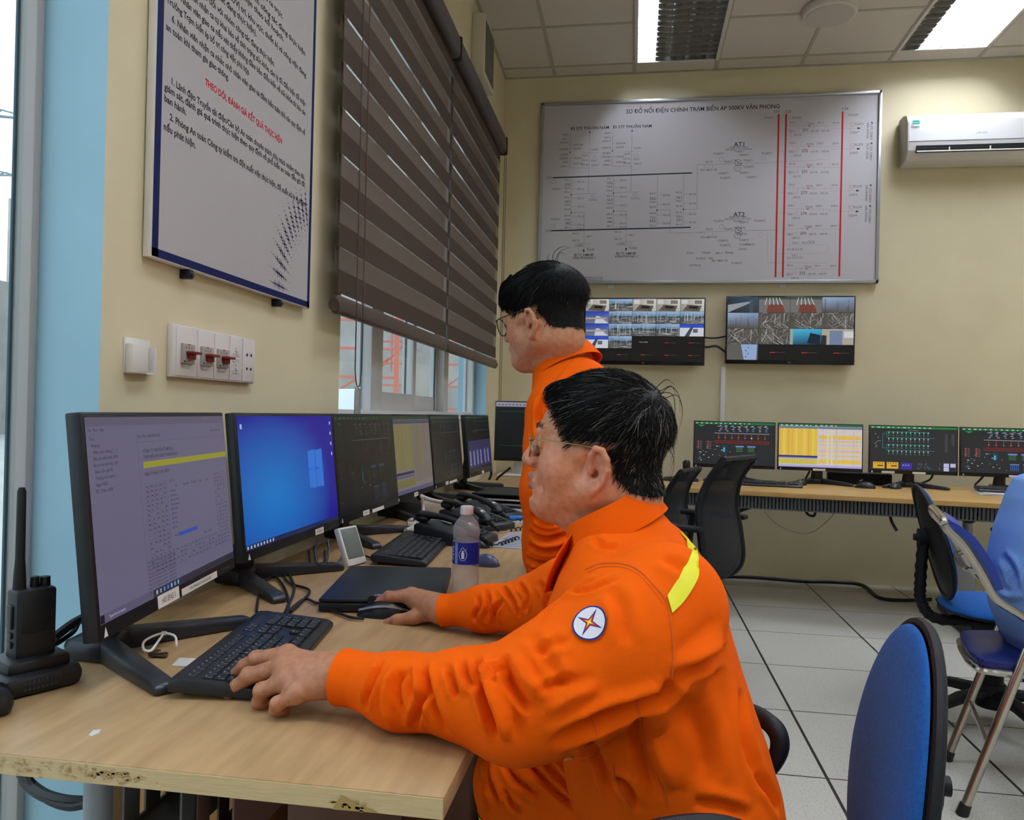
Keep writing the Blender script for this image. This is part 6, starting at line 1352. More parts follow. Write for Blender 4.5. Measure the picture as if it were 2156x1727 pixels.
def creases(P, N, bv, items):
    """items: (pixel points on the photograph's cloth, width m, depth m); each becomes a real fold on the surface it lies on"""
    out = P.copy()
    for pts, w, dpt in items:
        pl = []
        for q in spline([(x, y, 0) for x, y in pts], 6):
            h, _ = hitpx(bv, q.x, q.y)
            if h is not None: pl.append(np.array(h))
        if len(pl) < 2: continue
        w *= .8; pl = np.array(pl); lo = pl.min(0)-3*w; hi = pl.max(0)+3*w; idx = np.where(((P > lo) & (P < hi)).all(1))[0]
        if not len(idx): continue
        Q = P[idx]; best = np.full(len(idx), 9.); tt = np.zeros(len(idx)); m = len(pl)-1
        for i in range(m):
            a, b_ = pl[i], pl[i+1]; d = b_-a; L = d @ d+1e-12; t_ = np.clip(((Q-a) @ d)/L, 0, 1); r = np.linalg.norm(Q-a-t_[:, None]*d, axis=1); u = r < best; best[u] = r[u]; tt[u] = (i+t_[u])/m
        tap = np.clip(np.minimum(tt, 1-tt)*4, 0, 1)**.7
        x = best/w; prof = np.exp(-x*x)-.45*np.exp(-((x-1.7)/.9)**2)
        out[idx] -= N[idx]*(1.9*dpt*prof*tap)[:, None]
    return out
def wob(P, f, seed=0):
    r = np.random.RandomState(seed); o = np.zeros(len(P))
    for i in range(7):
        k = r.randn(3); k *= f*(.6+.9*r.rand())/np.linalg.norm(k); o += np.sin(P @ k+r.rand()*6.28)
    return o/7
def mesh_np(name, P, fs, parent=None, col=None, smooth=True):
    me = bpy.data.meshes.new(name)
    if parent is not None:
        Mi = np.array(world_of(parent).inverted()); P = P @ Mi[:3, :3].T+Mi[:3, 3]
    me.from_pydata(P.tolist(), [], fs); me.polygons.foreach_set('use_smooth', [smooth]*len(fs))
    if col is not None:
        a = me.color_attributes.new('ink', 'FLOAT_COLOR', 'POINT'); a.data.foreach_set('color', np.concatenate([col, np.ones((len(col), 1))], 1).ravel().astype(np.float32))
    me.update(); return me
# ---------------------------------------------------------------- skin, hair and cloth
def skin_mat(name, c):
    m = bpy.data.materials.new(name); m.use_nodes = True; t = m.node_tree; b = t.nodes['Principled BSDF']
    a = nd(t, 'ShaderNodeVertexColor'); a.layer_name = 'ink'; tcx = nd(t, 'ShaderNodeTexCoord'); n1 = nd(t, 'ShaderNodeTexNoise'); n1.inputs['Scale'].default_value = 90; n1.inputs['Detail'].default_value = 6
    mx = nd(t, 'ShaderNodeMix', data_type='RGBA', blend_type='MULTIPLY'); mx.inputs['Factor'].default_value = 1; r1 = nd(t, 'ShaderNodeValToRGB'); r1.color_ramp.elements[0].position = .3; r1.color_ramp.elements[0].color = (.80, .72, .68, 1); r1.color_ramp.elements[1].position = .6
    t.links.new(tcx.outputs['Object'], n1.inputs['Vector']); t.links.new(n1.outputs['Fac'], r1.inputs['Fac']); t.links.new(a.outputs['Color'], mx.inputs['A']); t.links.new(r1.outputs['Color'], mx.inputs['B']); t.links.new(mx.outputs['Result'], b.inputs['Base Color'])
    n2 = nd(t, 'ShaderNodeTexNoise'); n2.inputs['Scale'].default_value = 420; bp = nd(t, 'ShaderNodeBump'); bp.inputs['Strength'].default_value = .25; bp.inputs['Distance'].default_value = .001
    t.links.new(tcx.outputs['Object'], n2.inputs['Vector']); t.links.new(n2.outputs['Fac'], bp.inputs['Height']); t.links.new(bp.outputs['Normal'], b.inputs['Normal'])
    b.inputs['Roughness'].default_value = .47; b.inputs['Specular IOR Level'].default_value = .45
    b.inputs['Subsurface Weight'].default_value = .25; b.inputs['Subsurface Radius'].default_value = (.010, .004, .002); b.inputs['Subsurface Scale'].default_value = .6
    return m
m_skin = skin_mat('skin', None)
m_hair = attr_mat('hair', 0, .55, .2)
m_or = mat('orange_work_cloth', '#f86200', .85, spec=.15, bump=.3, bscale=800, noise=.07, nscale=9)
m_or2 = mat('orange_cloth_seam', '#d85c08', .85)
m_yel = mat('yellow_reflective_tape', '#e6e000', .45)
SK = lin('#d18f6c'); SKR = lin('#c9765f'); LIP = lin('#a8655c'); SKH = lin('#b9805f')
def lift(P, c, r, f):    # soft blob weight
    return np.clip(1-np.linalg.norm((P-np.array(c))/np.array(r), axis=1), 0, 1)**f
def head_sdf(s, M, o, sc_=1.0, fat=1.0):
    """x forward, y left, z up; M columns are those axes in the room"""
    M = np.array(M); o = np.array(o, float)
    W = lambda *p: o+M @ (np.array(p, float)*sc_)
    e = lambda c, r, k=.012, mode='u', R=None: s.ell(W(*c), np.array(r)*sc_, M if R is None else M @ np.array(R), k, mode)
    c = lambda a, b, r0, r1=None, k=.010, mode='u': s.cone(W(*a), W(*b), r0*sc_, (r0 if r1 is None else r1)*sc_, k, mode)
    e((-.006, 0, .024), (.093, .077, .086)); e((.026, 0, .03), (.0695, .064, .062), .02)
    e((.042, 0, -.034), (.058, .058*fat, .070), .02)
    for y in (-1, 1):
        c((.006, y*.052*fat, -.058), (.088, y*.012, -.086), .028, .021, .02)
        e((.052, y*.040*fat, -.030), (.040, .032*fat, .040), .016)
        c((.062, y*.050, -.004), (.020, y*.066, -.004), .014, .012, .014)
        c((.086, y*.040, .024), (.094, y*.012, .026), .011, .010, .012)
    e((.090, 0, -.086), (.021, .026, .020), .014); e((.083, 0, -.055), (.028, .036, .027), .014)
    c((.030, 0, -.105), (.078, 0, -.098), .024*fat, .018*fat, .024)
    for y in (-1, 1): e((.100, y*.032, .008), (.016, .017, .011), None or .012, 's')
    for y in (-1, 1): e((.0795, y*.0325, .008), (.0135, .0150, .0125), .004); c((.089, y*.047, .005), (.095, y*.020, .006), .0045, .0045, .006); c((.088, y*.046, .013), (.094, y*.022, .014), .0045, .0045, .006)
    c((.098, 0, .014), (.115, 0, -.013), .0080, .0105, .008); e((.1165, 0, -.0205), (.0130, .0135, .0118), .006)
    for y in (-1, 1): e((.1045, y*.0150, -.0245), (.0125, .0085, .0100), .004); e((.111, y*.0066, -.0345), (.0048, .0032, .0045), .003, 's')
    for y in (-1, 1):
        c((.110, 0, -.047), (.100, y*.024, -.0535), .0076, .0046, .006); c((.1095, 0, -.0640), (.099, y*.023, -.0580), .0082, .0048, .006)
        c((.114, 0, -.0555), (.1005, y*.027, -.0572), .0020, .0010, .003, 's')
        c((.102, y*.020, -.030), (.088, y*.037, -.062), .0022, .0018, .010, 's')
    e((.109, 0, -.0735), (.010, .018, .005), .008, 's')
    for y in (-1, 1):      # ears
        Q = lambda x, yo, z: (x*.9-.008, y*(.0745+yo), z)
        e(Q(.002, .004, -.028), (.019, .006, .030), .006, 'u', rotm(0, -.22, y*-.35)); c((-.010, y*.066, -.03), (-.012, y*.079, -.03), .013, .010, .008)
        hx = [Q(.013, .004, -.020), Q(.0135, .008, -.006), Q(.006, .012, .004), Q(-.006, .016, .001), Q(-.0145, .018, -.012), Q(-.015, .017, -.028), Q(-.009, .013, -.044), Q(.001, .009, -.056), Q(.009, .006, -.060)]
        for a, b in zip(hx, hx[1:]): c(a, b, .0043, .0043, .0035)
        e(Q(.009, .006, -.055), (.009, .0055, .011), .005)
        e(Q(.003, .015, -.024), (.0085, .0085, .017), .003, 's'); e(Q(.008, .006, -.034), (.006, .010, .007), .003, 's'); e(Q(.014, .006, -.028), (.0055, .0045, .009), .004)
    return W
def head_colors(P, M, o, sc_, base=SK):
    q = (P-np.array(o)) @ np.array(M)/sc_; C_ = np.tile(np.array(base), (len(P), 1))
    def mixc(w, c): nonlocal C_; C_ = C_*(1-w[:, None])+np.array(c)*w[:, None]
    mixc(.55*lift(q, (.112, 0, -.02), (.03, .03, .026), .8), SKR)
    for y in (-1, 1):
        mixc(.35*lift(q, (.07, y*.05, -.03), (.05, .04, .045), .8), SKR); mixc(.45*lift(q, (-.003, y*.085, -.028), (.035, .03, .045), .6), SKR)
        mixc(.85*np.clip(lift(q, (.106, y*.006, -.0485), (.014, .022, .0075), .5)*1.6, 0, 1), LIP); mixc(.85*np.clip(lift(q, (.106, y*.006, -.063), (.014, .020, .0085), .5)*1.6, 0, 1), LIP)
    mixc(.30*lift(q, (.03, 0, -.13), (.08, .08, .06), .8), SKR)
    return C_
def in_poly(x, z, poly):
    ins = np.zeros(len(x), bool); n = len(poly)
    for i in range(n):
        (x0, z0), (x1, z1) = poly[i], poly[(i+1) % n]
        if z0 == z1: continue
        c = ((z0 > z) != (z1 > z)) & (x < (x1-x0)*(z-z0)/(z1-z0)+x0); ins ^= c
    return ins
def poly_dist(x, z, pl):
    b = np.full(len(x), 9.)
    for (x0, z0), (x1, z1) in zip(pl, pl[1:]):
        dx, dz = x1-x0, z1-z0; L = dx*dx+dz*dz+1e-12; t = np.clip(((x-x0)*dx+(z-z0)*dz)/L, 0, 1); b = np.minimum(b, np.hypot(x-x0-t*dx, z-z0-t*dz))
    return b
def make_hair(person, P, fs, M, o, sc_, line, whorl, thick, n, length, seed, grey, fwd=.35, wild=0.0, side_thin=.5, name='hair', over=.012):
    M = np.array(M); o = np.array(o); q = (P-o) @ M/sc_; N = normals(P, fs)
    region = line+[(-.16, line[-1][1]), (-.16, .16), (.13, .16), (.13, line[0][1])]
    earish = (np.abs(q[:, 1]) > .0735) & (q[:, 2] < .012) & (q[:, 0] > -.03)
    ins = in_poly(q[:, 0], q[:, 2], region) & ~earish
    ds = poly_dist(q[:, 0], q[:, 2], line)
    keep = np.array([all(ins[i] for i in f) for f in fs]); F_ = [f for f, k in zip(fs, keep) if k]
    used = sorted({i for f in F_ for i in f}); mp = {i: j for j, i in enumerate(used)}
    qq = q[used]; ramp = np.clip(ds[used]/.03, 0, 1); topw = np.clip((qq[:, 2]-.01)/.06, side_thin*.4, 1)
    cap = P[used]+N[used]*((.0012+thick*ramp*topw)*sc_)[:, None]
    def in1(x, z):
        c = False
        for (x0, z0), (x1, z1) in zip(region, region[1:]+region[:1]):
            if (z0 > z) != (z1 > z) and x < (x1-x0)*(z-z0)/(z1-z0)+x0: c = not c
        return c
    def d1(x, z):
        b_ = 9.
        for (x0, z0), (x1, z1) in zip(line, line[1:]):
            dx, dz = x1-x0, z1-z0; t_ = min(1, max(0, ((x-x0)*dx+(z-z0)*dz)/(dx*dx+dz*dz+1e-12))); b_ = min(b_, math.hypot(x-x0-t_*dx, z-z0-t_*dz))
        return b_
    dark = np.array(lin('#0e0c0c')); V = [cap]; Fc = [tuple(mp[i] for i in f) for f in F_]; C_ = [np.tile(np.array(lin('#0b0909')), (len(cap), 1))]
    bv = bvh_of(P, fs); rg = np.random.RandomState(seed); off = len(cap); wh = o+M @ (np.array(whorl)*sc_); pw_ = 1+11*np.exp(-(np.linalg.norm(P[used]-wh, axis=1)/.03)**2); pick = rg.choice(len(used), n, p=pw_/pw_.sum())
    up = M[:, 2]; fw = M[:, 0]; gr = A3(0, 0, -1); TV = []; TF = []; TC = []
    for a in pick:
        i = used[a]; p = P[i]+rg.randn(3)*.0015; nrm = N[i]; rt = ramp[a]; z_ = qq[a, 2]; tp = topw[a]
        L = length*(.55+.6*rg.rand())*(.30+.70*tp)*(.35+.65*min(1, max(0, (z_+.06)/.09))); seg = 5; pts = []; g_ = rg.randn(3)*(.22+1.2*max(0, 1-np.linalg.norm(P[i]-wh)/.05))
        lift_ = (.0015+thick*tp*rt*(.6+.55*rg.rand()))*sc_; cur = p.copy()
        wdir = None
        for k in range(seg+1):
            t_ = k/seg; h = bv.find_nearest(Vector(cur)); hp, hn = np.array(h[0]), np.array(h[1])
            if k > 1:
                ql = M.T @ (hp-o)/sc_
                if not in1(ql[0], ql[2]) and d1(ql[0], ql[2]) > over: pts += [pts[-1]]*(seg+1-k); break
            pts.append(hp+hn*(lift_*(.25+.75*min(1, t_*2.2))+.0045*wild*t_*t_*rg.rand()))
            d = hp-wh; d /= np.linalg.norm(d)+1e-6
            d = d+fw*fwd+gr*(.35 if z_ < .05 else .05)+g_
            d -= hn*(d @ hn); d /= np.linalg.norm(d)+1e-6
            if wdir is not None: d = .5*d+.5*wdir; d /= np.linalg.norm(d)
            wdir = d; cur = hp+d*L/seg
        w_ = (.00042+.00036*rg.rand())*sc_; lc = dark*(1+.6*rg.rand()) if rg.rand() > grey else np.array(lin('#77726e'))*(.5+.8*rg.rand())
        b0 = len(TV)*0+off
        for k, pt in enumerate(pts):
            t_ = k/seg; d = pts[min(k+1, seg)]-pts[max(k-1, 0)]; d /= np.linalg.norm(d)+1e-9; s_ = np.cross(d, nrm); s_ /= np.linalg.norm(s_)+1e-9; u_ = np.cross(s_, d); rr = w_*(1-.85*t_**2)*(.6 if k == 0 else 1)
            for an in (0, 2.094, 4.189): TV.append(pt+(s_*math.cos(an)+u_*math.sin(an))*rr); TC.append(lc)
        for k in range(seg):
            for j in range(3): TF.append((b0+k*3+j, b0+k*3+(j+1) % 3, b0+(k+1)*3+(j+1) % 3, b0+(k+1)*3+j))
        off += (seg+1)*3
    me = mesh_np(name, np.concatenate([cap, np.array(TV)]), Fc+TF, person, np.concatenate(C_+[np.array(TC)]))
    return obj(name, me, m_hair, person)
def hair_tubes(person, name, paths, r, col='#0e0c0c'):
    g = G()
    for p in paths: g.tube(p, [r, r*.9, r*.2], 4, sub=4)
    me = mesh_from(g, name, world_of(person)); a = me.color_attributes.new('ink', 'FLOAT_COLOR', 'POINT'); a.data.foreach_set('color', list((*lin(col), 1))*len(me.vertices))
    return obj(name, me, m_hair, person)
def hand_sdf(s, wrist, palm_c, fingers, thumb, wr=.026, flat_up=(0, 0, 1), fr=.0092):
    """fingers: list of [mcp, pip, dip, tip]; thumb: [cmc, mcp, ip, tip]"""
    w = np.array(wrist); up = np.array(flat_up, float)
    for i, f in enumerate(fingers):
        k_ = (1.0, 1.04, .98, .86)[i]*fr; f = [np.array(q) for q in f]
        s.chain([w+(f[0]-w)*.15, f[0]-up*.004], [.0215, .0142*k_/.0092*1.02], .016, flat=(up, .86))
        s.chain(f, [k_*1.18, k_*1.05, k_*.92, k_*.80], .004)
        for q, e in ((f[0], 1.2), (f[1], 1.06)): s.ell(q+up*.002, (k_*e,)*3, None, .005)
    s.cone(w, np.array(palm_c), wr*.95, .022, .02, flat=(up, .78))
    t_ = [np.array(q) for q in thumb]; s.chain(t_, [.017, .0135, .0108, .0090], .008)
def nail(tip, dip, up, w=.0065, l=.009, r=.0088):
    tip = Vector(tip); d = (tip-Vector(dip)).normalized(); u = Vector(up); u = (u-d*u.dot(d)).normalized(); x = d.cross(u)
    return G().grid([[tip+d*(a*l-.002)+x*(b_*w*(1-.25*a*a))+u*(r*.80+.0012-.45*w*b_*b_-.0016*(a > .8)) for b_ in np.linspace(-1, 1, 5)] for a in np.linspace(-.55, .62, 5)])
m_nail = mat('fingernail', '#d9a595', .3)
def axes(yaw_away, pitch, roll=0.0):
    f = Vector((-math.cos(yaw_away), math.sin(yaw_away), 0)); l = Vector((0, 0, 1)).cross(f); u = Vector((0, 0, 1))
    Rp = Matrix.Rotation(pitch, 3, l); f, u = Rp @ f, Rp @ u        # positive pitch looks down
    Rr = Matrix.Rotation(roll, 3, f); l, u = Rr @ l, Rr @ u
    return Matrix((f, l, u)).transposed()
def P_(x, y, Y): return np.array(on_y(x, y, Y))
def strip_on(bv, pairs, m, name, parent, lift_=.0016, thick=.0015, sub=4, cols=6):
    """ribbon laid on a surface; pairs of room points (one edge, other edge)"""
    a = spline([p[0] for p in pairs], sub); b_ = spline([p[1] for p in pairs], sub); rows = []
    for u, v in zip(a, b_):
        row = []
        for t_ in np.linspace(0, 1, cols):
            h = bv.find_nearest(u+(v-u)*t_); row.append(h[0]+h[1]*lift_)
        rows.append(row)
    return obj(name, G().grid(rows, thick=thick), m, parent)
def seam_on(bv, pts, m, parent, r=.0011, name='seam', lift_=.0004, sub=5):
    out = []
    for q in spline([(x, y, 0) for x, y in pts], sub):
        h, n = hitpx(bv, q.x, q.y)
        if h is not None: out.append(h+n*lift_)
    return obj(name, G().tube(out, r, 5), m, parent) if len(out) > 2 else None
# ================================================================ SEATED MAN
me1 = thing('person', 'seated man in orange work clothes with a round arm badge, typing on the near keyboard', 'person', (.1, 1.24, .46))
M1 = axes(R_(6), R_(0)); o1 = P_(1268, 945, 1.24); S1 = 1.0
s = Sdf(); W1 = head_sdf(s, M1, o1, S1, 1.06)
s.cone(W1(-.034, 0, -.075), A3(-.018, 1.24, .985), .062, .058, .03); s.cone(W1(.02, 0, -.10), A3(-.038, 1.24, .985), .040, .042, .03)
HP, HF = grown(s, .0021, 2, lo=(-9, -9, .965)); HC = head_colors(HP, M1, o1, S1)
# torso, arms and legs of the body (under the clothes)
s = Sdf()
s.loft([(.50, -.02, .195, .15, 1.24), (.62, -.05, .19, .15, 1.24), (.75, -.075, .15, .155, 1.24), (.88, -.085, .11, .16, 1.24), (.95, -.075, .075, .13, 1.24), (1.0, -.06, .05, .065, 1.24)])
Ls, Le, Lw = A3(.03, 1.075, .885), A3(-.145, 1.005, .802), A3(-.415, 1.066, .795)
Rs_, Re, Rw = A3(.0, 1.415, .885), A3(-.165, 1.485, .81), A3(-.362, 1.527, .778)
for a, b, c in ((Ls, Le, Lw), (Rs_, Re, Rw)): s.chain([a, b, c], [.055, .042, .024], .02)
hipL, hipR, knL, knR, anL, anR = A3(.12, 1.15, .53), A3(.12, 1.34, .53), A3(-.155, 1.28, .572), A3(-.09, 1.53, .572), A3(-.12, 1.26, .10), A3(-.03, 1.53, .10)
for a, b, c in ((hipL, knL, anL), (hipR, knR, anR)): s.chain([a, b, c], [.075, .055, .035], .02)
TP, TF_ = grown(s, .006, 1)
# hands
Y = lambda x, y, d: P_(x, y, d)
lf = [[Y(606, 1377, 1.100), Y(540, 1388, 1.112), Y(514, 1402, 1.118), Y(497, 1417, 1.122)], [Y(596, 1402, 1.078), Y(524, 1424, 1.088), Y(499, 1445, 1.090), Y(482, 1461, 1.092)],
      [Y(602, 1432, 1.054), Y(551, 1456, 1.052), Y(545, 1478, 1.060), Y(562, 1488, 1.070)], [Y(622, 1460, 1.030), Y(584, 1484, 1.026), Y(580, 1495, 1.034), Y(600, 1496, 1.046)]]
s = Sdf(); hand_sdf(s, Lw, Y(625, 1418, 1.066), lf, [Y(668, 1410, 1.10), Y(622, 1425, 1.118), Y(590, 1432, 1.128), Y(568, 1440, 1.13)], .031, (.05, -.35, .93), .0106)
s.cone(Lw+A3(.06, -.01, 0), Lw, .030, .029, .01)
LP, LF = grown(s, .0016, 2)
rf_ = [[Y(872, 1256, 1.575), Y(822, 1259, 1.592), Y(797, 1270, 1.600), Y(779, 1281, 1.606)], [Y(866, 1250, 1.600), Y(818, 1257, 1.622), Y(796, 1268, 1.628), Y(782, 1277, 1.632)],
       [Y(868, 1254, 1.622), Y(826, 1260, 1.650), Y(810, 1272, 1.654), Y(800, 1282, 1.656)], [Y(876, 1262, 1.640), Y(842, 1270, 1.668), Y(830, 1280, 1.670), Y(822, 1287, 1.668)]]
s = Sdf(); hand_sdf(s, Rw, Y(888, 1270, 1.585), rf_, [Y(905, 1290, 1.545), Y(872, 1300, 1.54), Y(836, 1306, 1.545), Y(812, 1313, 1.552)], .029, (.1, -.12, .98), .0098)
s.cone(Rw+A3(.06, -.01, 0), Rw, .029, .028, .01)
RP, RF = grown(s, .0018, 2)
def hand_cols(P, fs, prox):
    C_ = np.tile(np.array(SKH), (len(P), 1)); w = np.zeros(len(P))
    for f in prox:
        for q in f[1:3]: w = np.maximum(w, lift(P, q, (.014,)*3, .7))
        w = np.maximum(w, .8*lift(P, f[3], (.02,)*3, .6))
    return C_*(1-.35*w[:, None])+np.array(SKR)*.35*w[:, None]
def wrinkle_hand(P, fs, fing):
    N = normals(P, fs); out = P.copy()
    for f in fing:
        for j in (1, 2):
            d = np.array(f[j])-np.array(f[j-1]); d /= np.linalg.norm(d); v = P-np.array(f[j]); al = v @ d; near = np.linalg.norm(v, axis=1) < .017
            out -= N*(.0005*np.cos(al*2*PI/.0042)*np.exp(-(al/.006)**2)*near)[:, None]
    # tendons on the back of the hand
    return out
LP = wrinkle_hand(LP, LF, lf); RP = wrinkle_hand(RP, RF, rf_)
parts = [(HP, HF, HC), (TP, TF_, np.tile(np.array(SK), (len(TP), 1))), (LP, LF, hand_cols(LP, LF, lf)), (RP, RF, hand_cols(RP, RF, rf_))]
def join_parts(name, parts, parent, m):
    P = np.concatenate([p[0] for p in parts]); C_ = np.concatenate([p[2] for p in parts]); F_ = []; o = 0
    for p in parts: F_ += [tuple(int(i)+o for i in f) for f in p[1]]; o += len(p[0])
    return obj(name, mesh_np(name, P, F_, parent, C_), m, parent)
join_parts('body', parts, me1, m_skin)
g = G()
for f in lf[:2]+rf_[:1]: obj('fingernail', nail(f[3], f[2], (0, 0, 1)), m_nail, me1)
obj('fingernail', nail(Y(812, 1313, 1.552), Y(836, 1306, 1.545), (.1, -.75, .6), .0072, .011, .0095), m_nail, me1)
line1 = [(.082, .082), (.070, .068), (.060, .058), (.056, .042), (.047, .028), (.043, .013), (.038, -.009), (.027, -.002), (.008, .004), (-.018, -.004), (-.028, -.024), (-.028, -.042), (-.040, -.052), (-.052, -.064), (-.080, -.070)]
make_hair(me1, HP, HF, M1, o1, S1, line1, (-.080, .022, .078), .0125, 8500, .060, 3, .11, .30, 1.0, .40)
rg = random.Random(5)
bp_ = []
for i in range(45):
    t_ = rg.random(); x0 = .098-.016*t_**2; y0 = .012+.040*t_; z0 = .0285+.006*math.sin(PI*t_*.8)+rg.uniform(-.003, .003)
    bp_.append([W1(x0+.003, y0, z0-.001), W1(x0+.004-.003*t_, y0+.006, z0+.0025), W1(x0+.001-.006*t_, y0+.012, z0+.003)])
hair_tubes(me1, 'eyebrow', bp_, .00042, '#5a463c')
obj('eyelash_line', G().tube([W1(.0962, .022, .0100), W1(.0950, .030, .0105), W1(.0905, .040, .0085), W1(.0865, .0455, .006)], .0008, 5, sub=4), mat('dark_lash', '#1a1311', .6), me1)
wisps = [[W1(-.09, .03, .085), W1(-.105, .035, .098), W1(-.118, .038, .085), W1(-.12, .04, .06)], [W1(-.095, .02, .08), W1(-.115, .022, .085), W1(-.123, .024, .06), W1(-.118, .028, .03)], [W1(-.08, .03, .092), W1(-.098, .034, .108), W1(-.112, .036, .100)],
         [W1(-.085, .0, .09), W1(-.104, .0, .100), W1(-.112, .0, .085)]]+[[W1(-.085+.006*k, .02, .088), W1(-.108+.004*k, .024, .086-.012*k), W1(-.112, .026, .05-.012*k), W1(-.106, .03, .02-.014*k)] for k in range(6)]
hair_tubes(me1, 'stray_hair', wisps, .0006)
fr_tuft = []
for i in range(90):
    y_ = rg.uniform(-.045, .040); fr_tuft.append([W1(.040, y_, .1085+rg.uniform(-.003, .003)), W1(.066, y_+.002, .101+rg.uniform(-.003, .004)), W1(.084, y_+.004, .092+rg.uniform(-.004, .004)), W1(.090-.006*rg.random(), y_+.010, .080+rg.uniform(-.004, .006))])
hair_tubes(me1, 'fringe', fr_tuft, .0008)
# glasses worn by the seated man
def glasses(W, lab, fr_m, arm_tip, rimless=True, lw=.024, lh=.017, xo=.113):
    e = thing('eyeglasses', lab, 'glasses', tuple(W(xo, 0, .005)))
    m_len = m_glass
    for y in (-1, 1):
        ring = [Vector(W(xo-.006*abs((y*.031+lw*math.cos(a))/.055)**2*1.6, y*.031+lw*math.cos(a), .002+lh*(1 if abs(math.sin(a)) < .999 else 1)*math.sin(a))) for a in np.linspace(0, 2*PI, 29)[:-1]]
        g = G(); c_ = sum(ring, Vector())/len(ring); g.add(ring+[c_], [(i, (i+1) % 28, 28) for i in range(28)], True)
        obj('lens', g, m_len, e)
        obj('rim', G().tube(ring, .0008 if rimless else .0013, 6, closed=True), fr_m, e)
        hinge = W(xo-.012, y*.058, .014); 
        obj('temple', G().tube([hinge, W(xo-.030, y*.068, .013), W(.045, y*.0775, .010), W(.010, y*.081, .006), W(-.012, y*.083, -.002), W(-.026, y*.080, -.024)], [.0012, .0012, .0012, .0016, .0018, .0016], 7, sub=6), fr_m, e)
        obj('end_piece', G().tube([W(xo-.009, y*.053, .0125), W(xo-.010, y*.057, .0138), hinge], .0019, 7), fr_m, e)
        obj('nose_pad', G().ell(W(.1045, y*.0115, -.002), (.0025, .0018, .0045)).tube([W(xo-.001, y*.013, .004), W(.109, y*.013, .001), W(.1045, y*.0115, -.001)], .0006, 5), mat('clear_plastic'), e)
    obj('bridge', G().tube([W(xo, -.010, .009), W(xo+.003, 0, .011), W(xo, .010, .009)], .0012, 7, sub=5), fr_m, e)
    return e
m_gold = mat('gold_wire', '#a3936a', .28, 1.0)
glasses(W1, 'thin rimmed gold glasses on the seated man\'s face', m_gold, None)
# shirt
s = Sdf()
s.loft([(.40, -.04, .225, .185, 1.24), (.50, -.06, .240, .2, 1.24), (.567, -.075, .239, .205, 1.24), (.62, -.09, .231, .207, 1.24), (.685, -.103, .210, .207, 1.24), (.73, -.110, .193, .206, 1.24), (.80, -.118, .170, .205, 1.24), (.88, -.124, .145, .205, 1.24),
        (.93, -.108, .126, .20, 1.24), (.965, -.092, .103, .168, 1.24), (.99, -.084, .080, .115, 1.24), (1.010, -.078, .060, .078, 1.24), (1.025, -.07, .046, .068, 1.24)], k=.02)
s.chain([A3(.045, 1.085, .915), A3(.005, 1.055, .875), Le+A3(.06, .02, .022), Le+A3(.0, 0, .0), Le+A3(-.06, .010, .0), A3(-.30, 1.035, .792), A3(-.385, 1.06, .796)], [.088, .090, .080, .066, .054, .046, .0365], .030)
s.ell(Le+A3(.02, .0, -.022), (.07, .055, .05), None, .03)
s.chain([A3(.03, 1.395, .915), A3(-.01, 1.42, .875), Re+A3(.05, -.02, .02), Re, A3(-.28, 1.51, .79), A3(-.345, 1.524, .782)], [.085, .085, .070, .056, .040, .0315], .030)
SP, SF = grown(s, .0040, 2)
